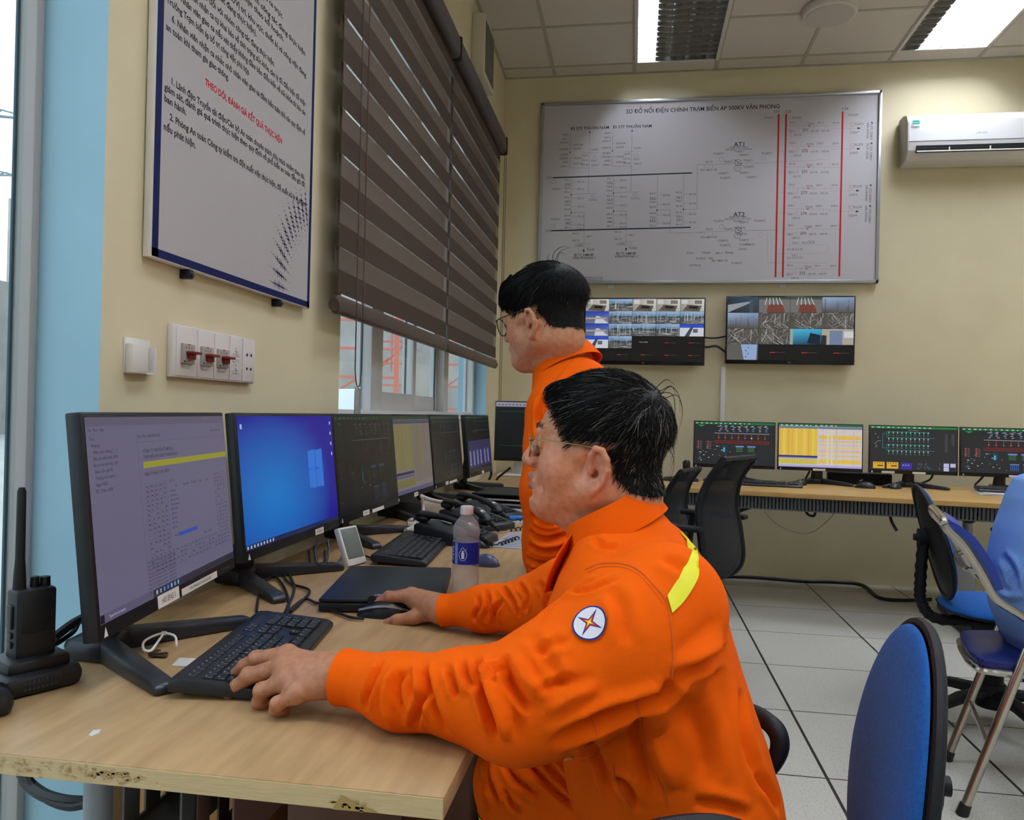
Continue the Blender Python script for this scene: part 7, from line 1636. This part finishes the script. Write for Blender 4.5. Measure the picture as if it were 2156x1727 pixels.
# neck opening and cuff openings are cut by dropping the faces above the collar plane and past the cuffs
SN = normals(SP, SF); bvS = bvh_of(SP, SF)
dsk = np.zeros(len(SP))
arm = np.clip(1-np.linalg.norm((SP-A3(-.17, 1.02, .80))/A3(.26, .14, .16), axis=1), 0, 1)
SP2 = SP+SN*(.0045*wob(SP*A3(1, .6, .6), 55, 2)*np.clip(arm*2, 0, 1)+.0028*wob(SP, 26, 5)+.0010*wob(SP, 90, 8))[:, None]
CR1 = [  # folds of the near sleeve
    ([(805, 1390), (790, 1420), (775, 1460), (768, 1495)], .006, .006), ([(835, 1398), (815, 1440), (812, 1490), (830, 1535)], .009, -.006), ([(850, 1410), (835, 1450), (850, 1510)], .006, .006),
    ([(890, 1410), (900, 1450), (880, 1500), (870, 1540)], .007, .007), ([(893, 1405), (905, 1440), (915, 1490), (940, 1545)], .007, .006), ([(870, 1400), (880, 1430), (885, 1470)], .008, -.005),
    ([(940, 1400), (955, 1440), (960, 1470)], .006, .006), ([(975, 1392), (985, 1425), (1000, 1455)], .006, .007), ([(1003, 1385), (1010, 1430), (1030, 1500), (1048, 1560)], .008, .010), ([(1030, 1395), (1035, 1440), (1060, 1510), (1062, 1560)], .011, -.009),
    ([(1062, 1378), (1068, 1420), (1098, 1475), (1120, 1500)], .007, .009), ([(1085, 1380), (1110, 1430), (1150, 1470)], .010, -.007), ([(1055, 1395), (1040, 1425), (1043, 1445)], .005, .008),
    ([(1120, 1370), (1160, 1360), (1200, 1345)], .008, .003), ([(1115, 1335), (1160, 1400), (1190, 1450)], .010, .004), ([(1130, 1460), (1170, 1440), (1215, 1425)], .007, .005), ([(1150, 1500), (1200, 1470), (1260, 1445)], .010, -.005),
    ([(1250, 1220), (1220, 1235), (1170, 1275), (1130, 1310)], .008, .005), ([(1200, 1245), (1240, 1240), (1300, 1215)], .007, .004), ([(1290, 1235), (1310, 1290), (1320, 1360)], .012, .004),
    # body
    ([(1415, 1432), (1400, 1460), (1350, 1480), (1290, 1500), (1230, 1530), (1160, 1570)], .012, .014), ([(1417, 1430), (1470, 1400), (1530, 1370)], .012, .008), ([(1425, 1425), (1480, 1370), (1520, 1330)], .016, -.005), ([(1440, 1470), (1480, 1560), (1490, 1660)], .022, .007),
    ([(1400, 1480), (1380, 1560), (1420, 1660)], .020, -.006), ([(1340, 1500), (1350, 1580), (1390, 1680)], .012, .006), ([(1290, 1640), (1320, 1660), (1345, 1710)], .008, .006), ([(1560, 1450), (1570, 1560), (1610, 1660)], .016, .006), ([(1600, 1630), (1625, 1680), (1640, 1715)], .012, .007),
    ([(1460, 1690), (1520, 1700), (1580, 1720)], .010, .005), ([(1230, 1560), (1260, 1600), (1290, 1690)], .010, .006), ([(1330, 1140), (1310, 1155), (1285, 1160)], .008, .004), ([(1400, 1170), (1440, 1200)], .012, .004), ([(1250, 1130), (1270, 1150), (1310, 1150)], .007, .004),
    # far sleeve
    ([(1003, 1255), (1010, 1275), (1000, 1300), (1018, 1322)], .005, .006), ([(1022, 1240), (1030, 1270), (1020, 1310)], .005, .006), ([(1055, 1235), (1080, 1265), (1095, 1300)], .006, .007), ([(1090, 1228), (1110, 1255), (1105, 1290)], .006, .006), ([(1060, 1262), (1040, 1290), (1045, 1318)], .006, .006), ([(1130, 1225), (1150, 1250), (1150, 1290)], .007, .006)]
SP3 = creases(SP2, SN, bvS, CR1)
ng = (SP3[:, 2] > (1.000+.517*(SP3[:, 0]+.019))) & (np.hypot((SP3[:, 0]+.033)/.052, (SP3[:, 1]-1.24)/.070) < 1.0)           # neck hole plane
def drop(P, fs, bad): return [f for f in fs if not any(bad[i] for i in f)]
SFk = drop(SP3, SF, ng | (SP3[:, 0] < -.378) | ((SP3[:, 0] < -.352) & (SP3[:, 1] > 1.3)))
sh = obj('shirt', mesh_np('shirt', SP3, SFk, me1), m_or, me1)
bvS = bvh_of(SP3, SF)
def cuff(c0, c1, ry, rz, parent, n=28, th=.0028, flare=1.04):
    c0, c1 = Vector(c0), Vector(c1); Mx = frame_from(c1-c0); rows = []
    for t_ in np.linspace(0, 1, 8):
        c = c0+(c1-c0)*t_; e = (1+(flare-1)*t_)*(1.015 if t_ in (0, 1) else 1)
        rows.append([c+Mx @ Vector((math.cos(a)*ry*e, math.sin(a)*rz*e, 0))*(1+.012*math.sin(3*a+4*t_)) for a in np.linspace(0, 2*PI, n+1)[:-1]])
    o = obj('cuff', G().grid(rows, thick=0, closed_u=True).grid([[p+(c0+(c1-c0)*i/7-p)*.07 for p in r] for i, r in enumerate(rows)], closed_u=True).grid([rows[-1], [p+(c1-p)*.07 for p in rows[-1]]], closed_u=True).grid([rows[0], [p+(c0-p)*.07 for p in rows[0]]], closed_u=True), m_or, parent)
    obj('seam', G().tube(rows[1], .0009, 5, closed=True), m_or2, o); return o
cuff((-.340, 1.050, .7945), (-.398, 1.063, .795), .0385, .0375, me1); cuff((-.306, 1.517, .786), (-.366, 1.528, .777), .0325, .031, me1)
# collar: stand and fall round the neck, open at the throat
def collar(parent, c, nrm, fdir, rx, ry, stand=.03, fall=.046, flare=.020, gap=.38, lap=.03, m=m_or, name='collar', n=36):
    c = Vector(c); u = Vector(nrm).normalized(); f = Vector(fdir); f = (f-u*f.dot(u)).normalized(); l = u.cross(f); rows = []
    for i in range(n+1):
        a = gap+(2*PI-2*gap)*i/n; ca, sa = math.cos(a), math.sin(a); w_ = max(0, math.cos(a))**2; dirv = f*ca+l*sa; base = c+f*(rx*ca)+l*(ry*sa)
        h = stand*(1-.35*w_); fl = fall*(1+.55*w_)
        rows.append([base-u*.012-dirv*.004, base+u*h*.5, base+u*h+dirv*.001, base+u*(h+.004)+dirv*.006, base+u*(h-.3*fl)+dirv*(.009+flare*.45), base+u*(h-.7*fl)+dirv*(.010+flare*.9)+f*lap*w_*.5, base+u*(h-fl)+dirv*(.011+flare*1.15)+f*lap*w_])
    return obj(name, G().grid(rows, thick=.0016), m, parent)
collar(me1, (-.027, 1.24, 1.009), (-.46, 0, .89), (-1, .1, -.4), .066, .073, .028, .046, .007, .33, .03)
# lapels of the opening
for sgn in (-1, 1):
    q = [(-.072, 1.24+sgn*.030, .985), (-.088, 1.24+sgn*.045, .960), (-.102, 1.24+sgn*.045, .930), (-.112, 1.24+sgn*.03, .895)]
    obj('lapel', G().grid([[Vector(p)+Vector((-.012*t_-.004, -sgn*.03*(1-t_)+sgn*.02*t_, .006*t_)) for t_ in np.linspace(0, 1, 5)] for p in spline(q, 4)], thick=.002), m_or, me1)
seam_on(bvS, [(1232, 1200), (1265, 1188), (1310, 1188), (1345, 1201), (1380, 1236), (1403, 1268), (1412, 1310), (1417, 1380), (1414, 1430)], m_or2, me1, .0013)
seam_on(bvS, [(1238, 1206), (1266, 1195), (1308, 1195), (1341, 1208), (1374, 1242), (1396, 1272)], m_or2, me1, .0005)
seam_on(bvS, [(1340, 1475), (1352, 1530), (1368, 1600), (1395, 1660), (1408, 1700)], m_or2, me1, .0011)
seam_on(bvS, [(1290, 1610), (1296, 1640), (1310, 1670), (1330, 1700)], m_or2, me1, .0011)
seam_on(bvS, [(1245, 1510), (1258, 1555), (1255, 1590), (1225, 1602)], m_or2, me1, .0008)
yb = [(hitpx(bvS, *a)[0], hitpx(bvS, *b_)[0]) for a, b_ in (((1404, 1256), (1414, 1292)), ((1424, 1224), (1438, 1268)), ((1441, 1198), (1458, 1238)), ((1452, 1174), (1470, 1209)), ((1451, 1152), (1466, 1172)))]
yb = [p for p in yb if p[0] is not None and p[1] is not None]
yb += [(Vector((.080, 1.24, 1.0)), Vector((.098, 1.24, .972))), (Vector((.090, 1.285, .970)), Vector((.112, 1.29, .940))), (Vector((.09, 1.33, .945)), Vector((.11, 1.34, .900))), (Vector((.07, 1.39, .91)), Vector((.09, 1.39, .87)))]
strip_on(bvS, yb, m_yel, 'reflective_stripe', me1, lift_=.0026)
# round badge on the sleeve
bc, bn = hitpx(bvS, 1243, 1313)
def badge(bv, c, n, upd, r, parent, name='arm_badge'):
    n = Vector(n).normalized(); v = Vector(upd); v = (v-n*v.dot(n)).normalized(); u = v.cross(n); A = Art(c, u, v, 0, 0)
    def fan(pts, col, layer):
        cx_ = sum(p[0] for p in pts)/len(pts); cy_ = sum(p[1] for p in pts)/len(pts); k = 4
        for a, b_ in zip(pts, pts[1:]+pts[:1]):
            for i in range(k):
                t0, t1 = i/k, (i+1)/k; L = lambda p, t_: (cx_+(p[0]-cx_)*t_, cy_+(p[1]-cy_)*t_)
                A.poly([L(a, t0), L(b_, t0), L(b_, t1), L(a, t1)] if i else [L(a, 0), L(b_, t1), L(a, t1)], col, layer)
    lay = []
    def add(pts, col, l): n0 = len(A.v); fan(pts, col, l); lay.extend([l]*(len(A.v)-n0))
    circ = lambda rr, k=40: [(rr*math.cos(2*PI*i/k), rr*math.sin(2*PI*i/k)) for i in range(k)]
    def star(R1, R0, rot=.12): 
        P = []
        for i in range(8):
            a = PI/2+PI/4*i-rot; rr = (R1*(1.0 if i % 4 in (0,) else .98)) if i % 2 == 0 else R0
            P.append((rr*math.cos(a), rr*math.sin(a)))
        Q = []
        for a, b_ in zip(P, P[1:]+P[:1]): Q += [a, ((a[0]+b_[0])/2, (a[1]+b_[1])/2)]
        return Q
    add(circ(r), '#1d2a7a', 1); add(circ(r*.90), '#dedbe0', 2); add(star(r*.86, r*.20), '#22307f', 3); add(star(r*.60, r*.15), '#c2262c', 4); add(star(r*.36, r*.10), '#f0922a', 5); add(star(r*.20, r*.06), '#f6e23a', 6)
    for i, p in enumerate(A.v):
        h = bv.ray_cast(p+n*.03, -n)
        q = h[0] if h[0] is not None else p
        A.v[i] = q+n*(.0030+.00022*lay[i])
    return A.build(name, INK, parent)
badge(bvS, bc, bn, (.10, 0, 1), .0228, me1)
hb_, hn_ = hitpx(bvS, 1197, 1596)
if hb_ is not None: obj('button', G().cyl(hb_, hb_+hn_*.003, .006, n=14), mat('orange_button', '#e0802a', .4), me1)
# trousers
s = Sdf()
s.chain([hipL+A3(.02, 0, 0), (hipL+knL)/2, knL, knL*.55+anL*.45, anL+A3(0, 0, .05)], [.105, .098, .083, .078, .070], .025)
s.chain([hipR+A3(.02, 0, 0), (hipR+knR)/2, knR, knR*.55+anR*.45, anR+A3(0, 0, .05)], [.105, .098, .083, .078, .070], .025)
s.ell(A3(.13, 1.245, .53), (.11, .175, .085), None, .03)
s.chain([A3(.05, 1.24, .56), A3(-.05, 1.30, .59)], [.09, .085], .03)
QP, QF = grown(s, .005, 2); QN = normals(QP, QF); bvQ = bvh_of(QP, QF)
QP = QP+QN*(.004*wob(QP*A3(1, 1, .5), 60, 4)+.003*wob(QP, 30, 6))[:, None]
QP = creases(QP, QN, bvQ, [([(1090, 1580), (1120, 1615), (1170, 1665), (1215, 1700)], .006, .008), ([(1120, 1575), (1160, 1620), (1220, 1680)], .006, .008), ([(1145, 1570), (1190, 1615), (1240, 1665)], .006, .007), ([(1060, 1600), (1085, 1640), (1140, 1680)], .007, .007), ([(1030, 1590), (1030, 1640), (1055, 1700)], .007, .008), ([(1018, 1620), (1022, 1670), (1030, 1720)], .006, .006), ([(1060, 1660), (1075, 1690), (1100, 1715)], .006, .006)])
obj('trousers', mesh_np('trousers', QP, QF, me1), m_or, me1)
for kn, an in ((knL, anL), (knR, anR)):
    rows = []
    for t_ in np.linspace(.10, .24, 5):
        c = Vector(kn+(an-kn)*t_); rows.append([c+Vector((math.cos(a)*.0885, math.sin(a)*.0885, 0)) for a in np.linspace(0, 2*PI, 29)[:-1]])
    bvq = bvh_of(QP, QF); rows = [[(lambda h: h[0]+h[1]*.0025)(bvq.find_nearest(p)) for p in r] for r in rows]
    obj('leg_band', G().grid(rows, closed_u=True), m_yel, me1)
    obj('boot', G().ell((an[0]-.06, an[1], .045), (.14, .05, .045)).cyl((an[0], an[1], .03), (an[0], an[1], .15), .05, .055), mat('black_leather', '#15130f', .4), me1)
# ================================================================ STANDING MAN
me2 = thing('person', 'standing man in orange work clothes and dark hair leaning over the desk behind', 'person', (-.02, 1.95, 0))
M2 = axes(R_(27), R_(14)); S2 = .965; o2 = P_(1150, 666, 1.80)
s = Sdf(); W2 = head_sdf(s, M2, o2, S2, .93)
nb = np.array(P_(1182, 765, 1.84))
s.cone(W2(-.030, 0, -.06), nb, .054, .057, .03)
KP, KF = grown(s, .0024, 2, lo=(-9, -9, 1.235)); SK2 = lin('#cc9470'); KC = head_colors(KP, M2, o2, S2, SK2)
T2 = Matrix.Rotation(R_(-30), 3, 'Z')        # chest turned away from the window wall a little
s = Sdf()
rows2 = [(.80, -.08, .12, .15, 0), (.95, -.07, .12, .145, 0), (1.1, -.055, .09, .15, 0), (1.2, -.06, .055, .14, -.02), (1.26, -.065, .02, .085, -.04), (1.31, -.07, .0, .045, -.05)]
s.loft(rows2, T2, (-.105, 1.87, 0))
sl, el, wl_ = P_(1195, 850, 1.74), P_(1158, 1030, 1.70), P_(1150, 1228, 1.76)
sr, er, wr_ = A3(-.07, 2.0, 1.165), A3(-.12, 2.10, .98), A3(-.19, 2.12, .80)
hL, hR = A3(-.04, 1.84, .82), A3(.04, 2.0, .82); kL, kR = A3(-.05, 1.82, .45), A3(.04, 2.0, .45); fL, fR = A3(.0, 1.82, .1), A3(.08, 2.02, .1)
for ch_, rr in (([sl, el, wl_], [.05, .038, .024]), ([sr, er, wr_], [.05, .038, .024]), ([hL, kL, fL], [.075, .052, .035]), ([hR, kR, fR], [.075, .052, .035])): s.chain(ch_, rr, .02)
BP, BF = grown(s, .007, 1)
def flat_hand(w, d, side, z=ZD+.012):
    w = Vector(w); d = Vector(d).normalized(); l = Vector((0, 0, 1)).cross(d)*side; F_ = []
    for i, (o, L) in enumerate(((.030, .078), (.010, .086), (-.010, .080), (-.029, .064))):
        m_ = w+d*.085+l*o; m_.z = z+.012; t_ = m_+(d+l*o*3).normalized()*L; t_.z = z
        p_ = m_.lerp(t_, .48); p_.z = z+.014; q_ = m_.lerp(t_, .76); q_.z = z+.006; F_.append([np.array(v) for v in (m_, p_, q_, t_)])
    th = [w+d*.02+l*.022, w+d*.05+l*.045, w+d*.075+l*.06, w+d*.095+l*.066]
    for k, v in enumerate(th): v.z = z+.008-.002*k
    return F_, [np.array(v) for v in th]
hands = []
for w, sd in ((wl_, -1), (wr_, 1)):
    w0 = w.copy(); w1 = np.array((w[0]-.01, w[1]+.02, ZD+.03)); F_, th = flat_hand(w1, (-.6, -.5, 0) if sd < 0 else (-.25, .95, 0), sd)
    s = Sdf(); hand_sdf(s, w1, (Vector(w1)+Vector((-.05, .02, -.004))), F_, th); s.cone(w0, w1, .024, .024, .01); hp = grown(s, .0024, 2); hands.append((hp[0], hp[1], np.tile(np.array(SKH), (len(hp[0]), 1))))
join_parts('body', [(KP, KF, KC), (BP, BF, np.tile(np.array(SK2), (len(BP), 1)))]+hands, me2, m_skin)
line2 = [(.098, .056), (.084, .050), (.066, .040), (.050, .024), (.042, .012), (.034, -.002), (.026, -.001), (.014, .004), (-.006, .007), (-.022, -.002), (-.032, -.024), (-.036, -.040), (-.056, -.052), (-.090, -.056)]
make_hair(me2, KP, KF, M2, o2, S2, line2, (-.070, .010, .090), .017, 7500, .055, 9, .01, .25, .6, .30, over=.016)
rg = random.Random(15); tf = []
for i in range(220):
    y_ = rg.uniform(-.055, .056); c_ = 1-.9*(y_/.06)**2*.2; tf.append([W2(.050*c_, y_, .108+rg.uniform(-.004, .004)), W2(.085*c_, y_*1.02, .092+rg.uniform(-.004, .006)), W2(.103*c_, y_*1.05, .066+rg.uniform(-.006, .004)), W2(.101*c_, y_*1.06, .040+rg.uniform(-.008, .010))])
hair_tubes(me2, 'fringe', tf, .0010)
hair_tubes(me2, 'stray_hair', [[W2(-.05, .01, .112), W2(-.06, .012, .136), W2(-.085, .014, .142), W2(-.11, .016, .130)], [W2(-.055, .0, .112), W2(-.07, .0, .138), W2(-.10, .0, .138)], [W2(-.04, .0, .114), W2(-.035, .002, .134), W2(-.046, .004, .146)], [W2(-.06, .02, .11), W2(-.08, .024, .126), W2(-.10, .026, .118)]], .0007)
glasses(W2, 'dark rimmed glasses with clear lenses on the standing man\'s face', mat('dark_metal'), None, False, .0255, .021, .116)
s = Sdf()
s.loft([(.72, -.10, .17, .185, 0), (.85, -.105, .165, .185, 0), (.95, -.10, .155, .18, 0), (1.1, -.09, .12, .185, 0), (1.18, -.085, .085, .175, 0), (1.24, -.095, .048, .13, -.02), (1.285, -.098, .026, .092, -.04), (1.325, -.095, .016, .068, -.05), (1.345, -.092, .012, .064, -.05)], T2, (-.105, 1.87, 0))
s.chain([sl+A3(.02, .05, .02), sl+A3(0, 0, -.03), (sl+el)/2, el, (el+wl_)/2], [.085, .082, .068, .060, .057], .03)
s.chain([(el+wl_)/2, wl_+(el-wl_)*.3], [.056, .056], .008); s.chain([wl_+(el-wl_)*.3, wl_+A3(0, 0, .01)], [.037, .034], .006)
s.chain([sr+A3(.0, -.05, .02), sr+A3(0, 0, -.03), er, er*.4+wr_*.6], [.062, .066, .058, .05], .03)
VP, VF = grown(s, .0048, 2); VN = normals(VP, VF); bvV = bvh_of(VP, VF)
VP = VP+VN*(.004*wob(VP*A3(.7, .7, 1), 50, 12)+.003*wob(VP, 24, 15))[:, None]
VP = creases(VP, VN, bvV, [([(1118, 1085), (1150, 1100), (1190, 1095)], .008, .009), ([(1112, 1120), (1150, 1135), (1195, 1125)], .008, .010), ([(1112, 1150), (1150, 1160), (1200, 1150)], .007, .010), ([(1108, 1175), (1145, 1185), (1190, 1180)], .006, .010), ([(1120, 1040), (1150, 1060), (1180, 1055)], .010, .008), ([(1112, 1195), (1150, 1200)], .006, .008),
        ([(1140, 830), (1135, 880), (1140, 930)], .010, .008), ([(1160, 840), (1150, 900), (1148, 950)], .012, .008), ([(1200, 790), (1230, 800), (1260, 790)], .010, .006), ([(1130, 1000), (1135, 1060), (1125, 1100)], .010, .007)])
u2 = Vector(W2(0, 0, 1))-Vector(W2(0, 0, 0)); ctr2 = np.array(P_(1186, 762, 1.84)); pl2 = A3(-.42, .22, .88)
_d = VP-ctr2; _h = _d @ (pl2/np.linalg.norm(pl2)); VFk = drop(VP, VF, (_h > -.002) & (np.linalg.norm(_d-_h[:, None]*(pl2/np.linalg.norm(pl2)), axis=1) < .064))
obj('shirt', mesh_np('shirt', VP, VFk, me2), m_or, me2)
collar(me2, tuple(ctr2), tuple(pl2), (-.85, .5, -.3), .062, .062, .026, .050, .014, .40, .02)
bv2 = bvh_of(VP, VF)
seam_on(bv2, [(1230, 740), (1200, 765), (1170, 800), (1150, 830)], m_or2, me2, .001)
strip_on(bv2, [(Vector((.03, 1.90, 1.22)), Vector((.045, 1.90, 1.17))), (Vector((.0, 1.97, 1.23)), Vector((.02, 1.99, 1.18))), (Vector((-.03, 2.03, 1.22)), Vector((-.01, 2.05, 1.17)))], m_yel, 'reflective_stripe', me2)
h_ = [hitpx(bv2, x, y) for x, y in ((1142, 920), (1150, 930), (1150, 950))]
if all(a[0] is not None for a in h_): strip_on(bv2, [(hitpx(bv2, 1141, 905)[0] or h_[0][0], hitpx(bv2, 1143, 935)[0] or h_[0][0]), (h_[1][0], h_[2][0])], m_yel, 'reflective_stripe', me2)
s = Sdf()
for a, b, c in ((hL, kL, fL), (hR, kR, fR)): s.chain([a+A3(0, 0, -.02), (a+b)/2, b, c], [.105, .095, .078, .074], .03)
s.ell(A3(-.01, 1.92, .80), (.125, .175, .12), None, .03)
ZP, ZF = grown(s, .007, 1); ZN = normals(ZP, ZF); ZP = ZP+ZN*(.004*wob(ZP, 40, 3))[:, None]
obj('trousers', mesh_np('trousers', ZP, ZF, me2), m_or, me2)
for an in (fL, fR): obj('boot', G().ell((an[0]-.06, an[1]+.02, .045), (.14, .05, .045)).cyl((an[0], an[1], .03), (an[0], an[1], .13), .05, .055), mat('black_leather'), me2)
# ================================================================ PERSON ON THE FOLDING CHAIR
me3 = thing('person', 'person in a light blue dotted shirt on the folding chair, cut by the right edge', 'person', (1.33, 2.74, .46))
m_lb = mat('light_blue_shirt', '#6f9bdc', .8, bump=.3, bscale=500); t = m_lb.node_tree; b = t.nodes['Principled BSDF']
tcx = nd(t, 'ShaderNodeTexCoord'); sx = nd(t, 'ShaderNodeSeparateXYZ'); t.links.new(tcx.outputs['Object'], sx.inputs[0]); ds = []
for o_, sc2 in ((sx.outputs[1], .0062), (sx.outputs[2], .0062)): ds.append(mth(t, 'POWER', mth(t, 'SUBTRACT', mth(t, 'FRACT', mth(t, 'ADD', mth(t, 'DIVIDE', o_, sc2), 60.0)), .5), 2.0))
dm = mth(t, 'LESS_THAN', mth(t, 'ADD', ds[0], ds[1]), .045); mx = nd(t, 'ShaderNodeMix', data_type='RGBA'); mx.inputs['A'].default_value = (*lin('#6f9bdc'), 1); mx.inputs['B'].default_value = (*lin('#93b6ea'), 1); t.links.new(dm, mx.inputs['Factor']); t.links.new(mx.outputs['Result'], b.inputs['Base Color'])
X0 = 1.35; Y0 = 2.75
def xb(px, py): return on_y(px, py, 2.72).x
s = Sdf()
s.loft([(.44, xb(2150, 1440), 1.58, .17, Y0), (.50, xb(2120, 1390), 1.60, .185, Y0), (.58, xb(2102, 1310), 1.60, .19, Y0), (.66, xb(2094, 1250), 1.585, .19, Y0), (.74, xb(2098, 1190), 1.58, .195, Y0), (.84, xb(2114, 1130), 1.60, .20, Y0), (.94, xb(2138, 1070), 1.62, .205, Y0), (1.0, xb(2160, 1035), 1.63, .20, Y0), (1.06, 1.40, 1.62, .16, Y0), (1.1, 1.44, 1.60, .09, Y0), (1.13, 1.46, 1.58, .065, Y0)], p=2.2)
for y in (-1, 1): s.chain([A3(1.50, Y0+y*.17, 1.02), A3(1.55, Y0+y*.24, .80), A3(1.72, Y0+y*.22, .72)], [.075, .06, .05], .03)
P3, F3 = grown(s, .006, 2); N3 = normals(P3, F3); bv3 = bvh_of(P3, F3); P3 = P3+N3*(.003*wob(P3, 30, 2))[:, None]
P3 = creases(P3, N3, bv3, [([(2108, 1170), (2130, 1200), (2135, 1240)], .018, .010), ([(2100, 1240), (2125, 1255), (2150, 1250)], .014, -.006), ([(2125, 1385), (2145, 1400)], .01, .006)])
obj('shirt', mesh_np('shirt', P3, F3, me3), m_lb, me3)
M3 = axes(R_(178), R_(12)); o3 = A3(1.58, Y0, 1.26); s = Sdf(); W3 = head_sdf(s, M3, o3, .97, 1.0); s.cone(W3(-.03, 0, -.07), A3(1.53, Y0, 1.08), .058, .06, .03)
s.loft([(.5, 1.28, 1.52, .14, Y0), (.8, 1.28, 1.52, .15, Y0), (1.0, 1.38, 1.57, .15, Y0), (1.08, 1.47, 1.57, .06, Y0)])
for y in (-1, 1):
    s.chain([A3(1.50, Y0+y*.15, 1.0), A3(1.55, Y0+y*.23, .80), A3(1.72, Y0+y*.21, .72), A3(1.84, Y0+y*.17, .62)], [.045, .038, .032, .026], .02); s.chain([A3(1.84, Y0+y*.17, .62), A3(1.90, Y0+y*.15, .585)], [.026, .03], .02)
    for q in range(4): s.chain([A3(1.89, Y0+y*(.13+.018*q), .59), A3(1.94, Y0+y*(.13+.02*q), .565), A3(1.965, Y0+y*(.13+.02*q), .55)], [.0105, .0095, .008], .005)
    s.chain([A3(1.87, Y0+y*.13, .60), A3(1.90, Y0+y*.10, .59), A3(1.93, Y0+y*.09, .58)], [.013, .011, .009], .006)
    s.chain([A3(1.36, Y0+y*.10, .52), A3(1.82, Y0+y*.13, .50), A3(1.80, Y0+y*.13, .1)], [.07, .05, .035], .02)
P4_, F4_ = grown(s, .0045, 2); obj('body', mesh_np('body', P4_, F4_, me3, head_colors(P4_, M3, o3, .97)), m_skin, me3)
make_hair(me3, P4_, F4_, M3, o3, .97, line2, (-.07, 0, .09), .013, 500, .05, 4, .02, .25, .3, .4)
s = Sdf()
for y in (-1, 1): s.chain([A3(1.38, Y0+y*.10, .53), A3(1.82, Y0+y*.13, .505), A3(1.80, Y0+y*.13, .12)], [.088, .075, .062], .03); obj('shoe', G().ell((1.86, Y0+y*.13, .045), (.14, .05, .045)), mat('black_leather'), me3)
P5_, F5_ = grown(s, .008, 1); obj('trousers', mesh_np('trousers', P5_, F5_, me3), mat('dark_trousers', '#1c2030', .85), me3)
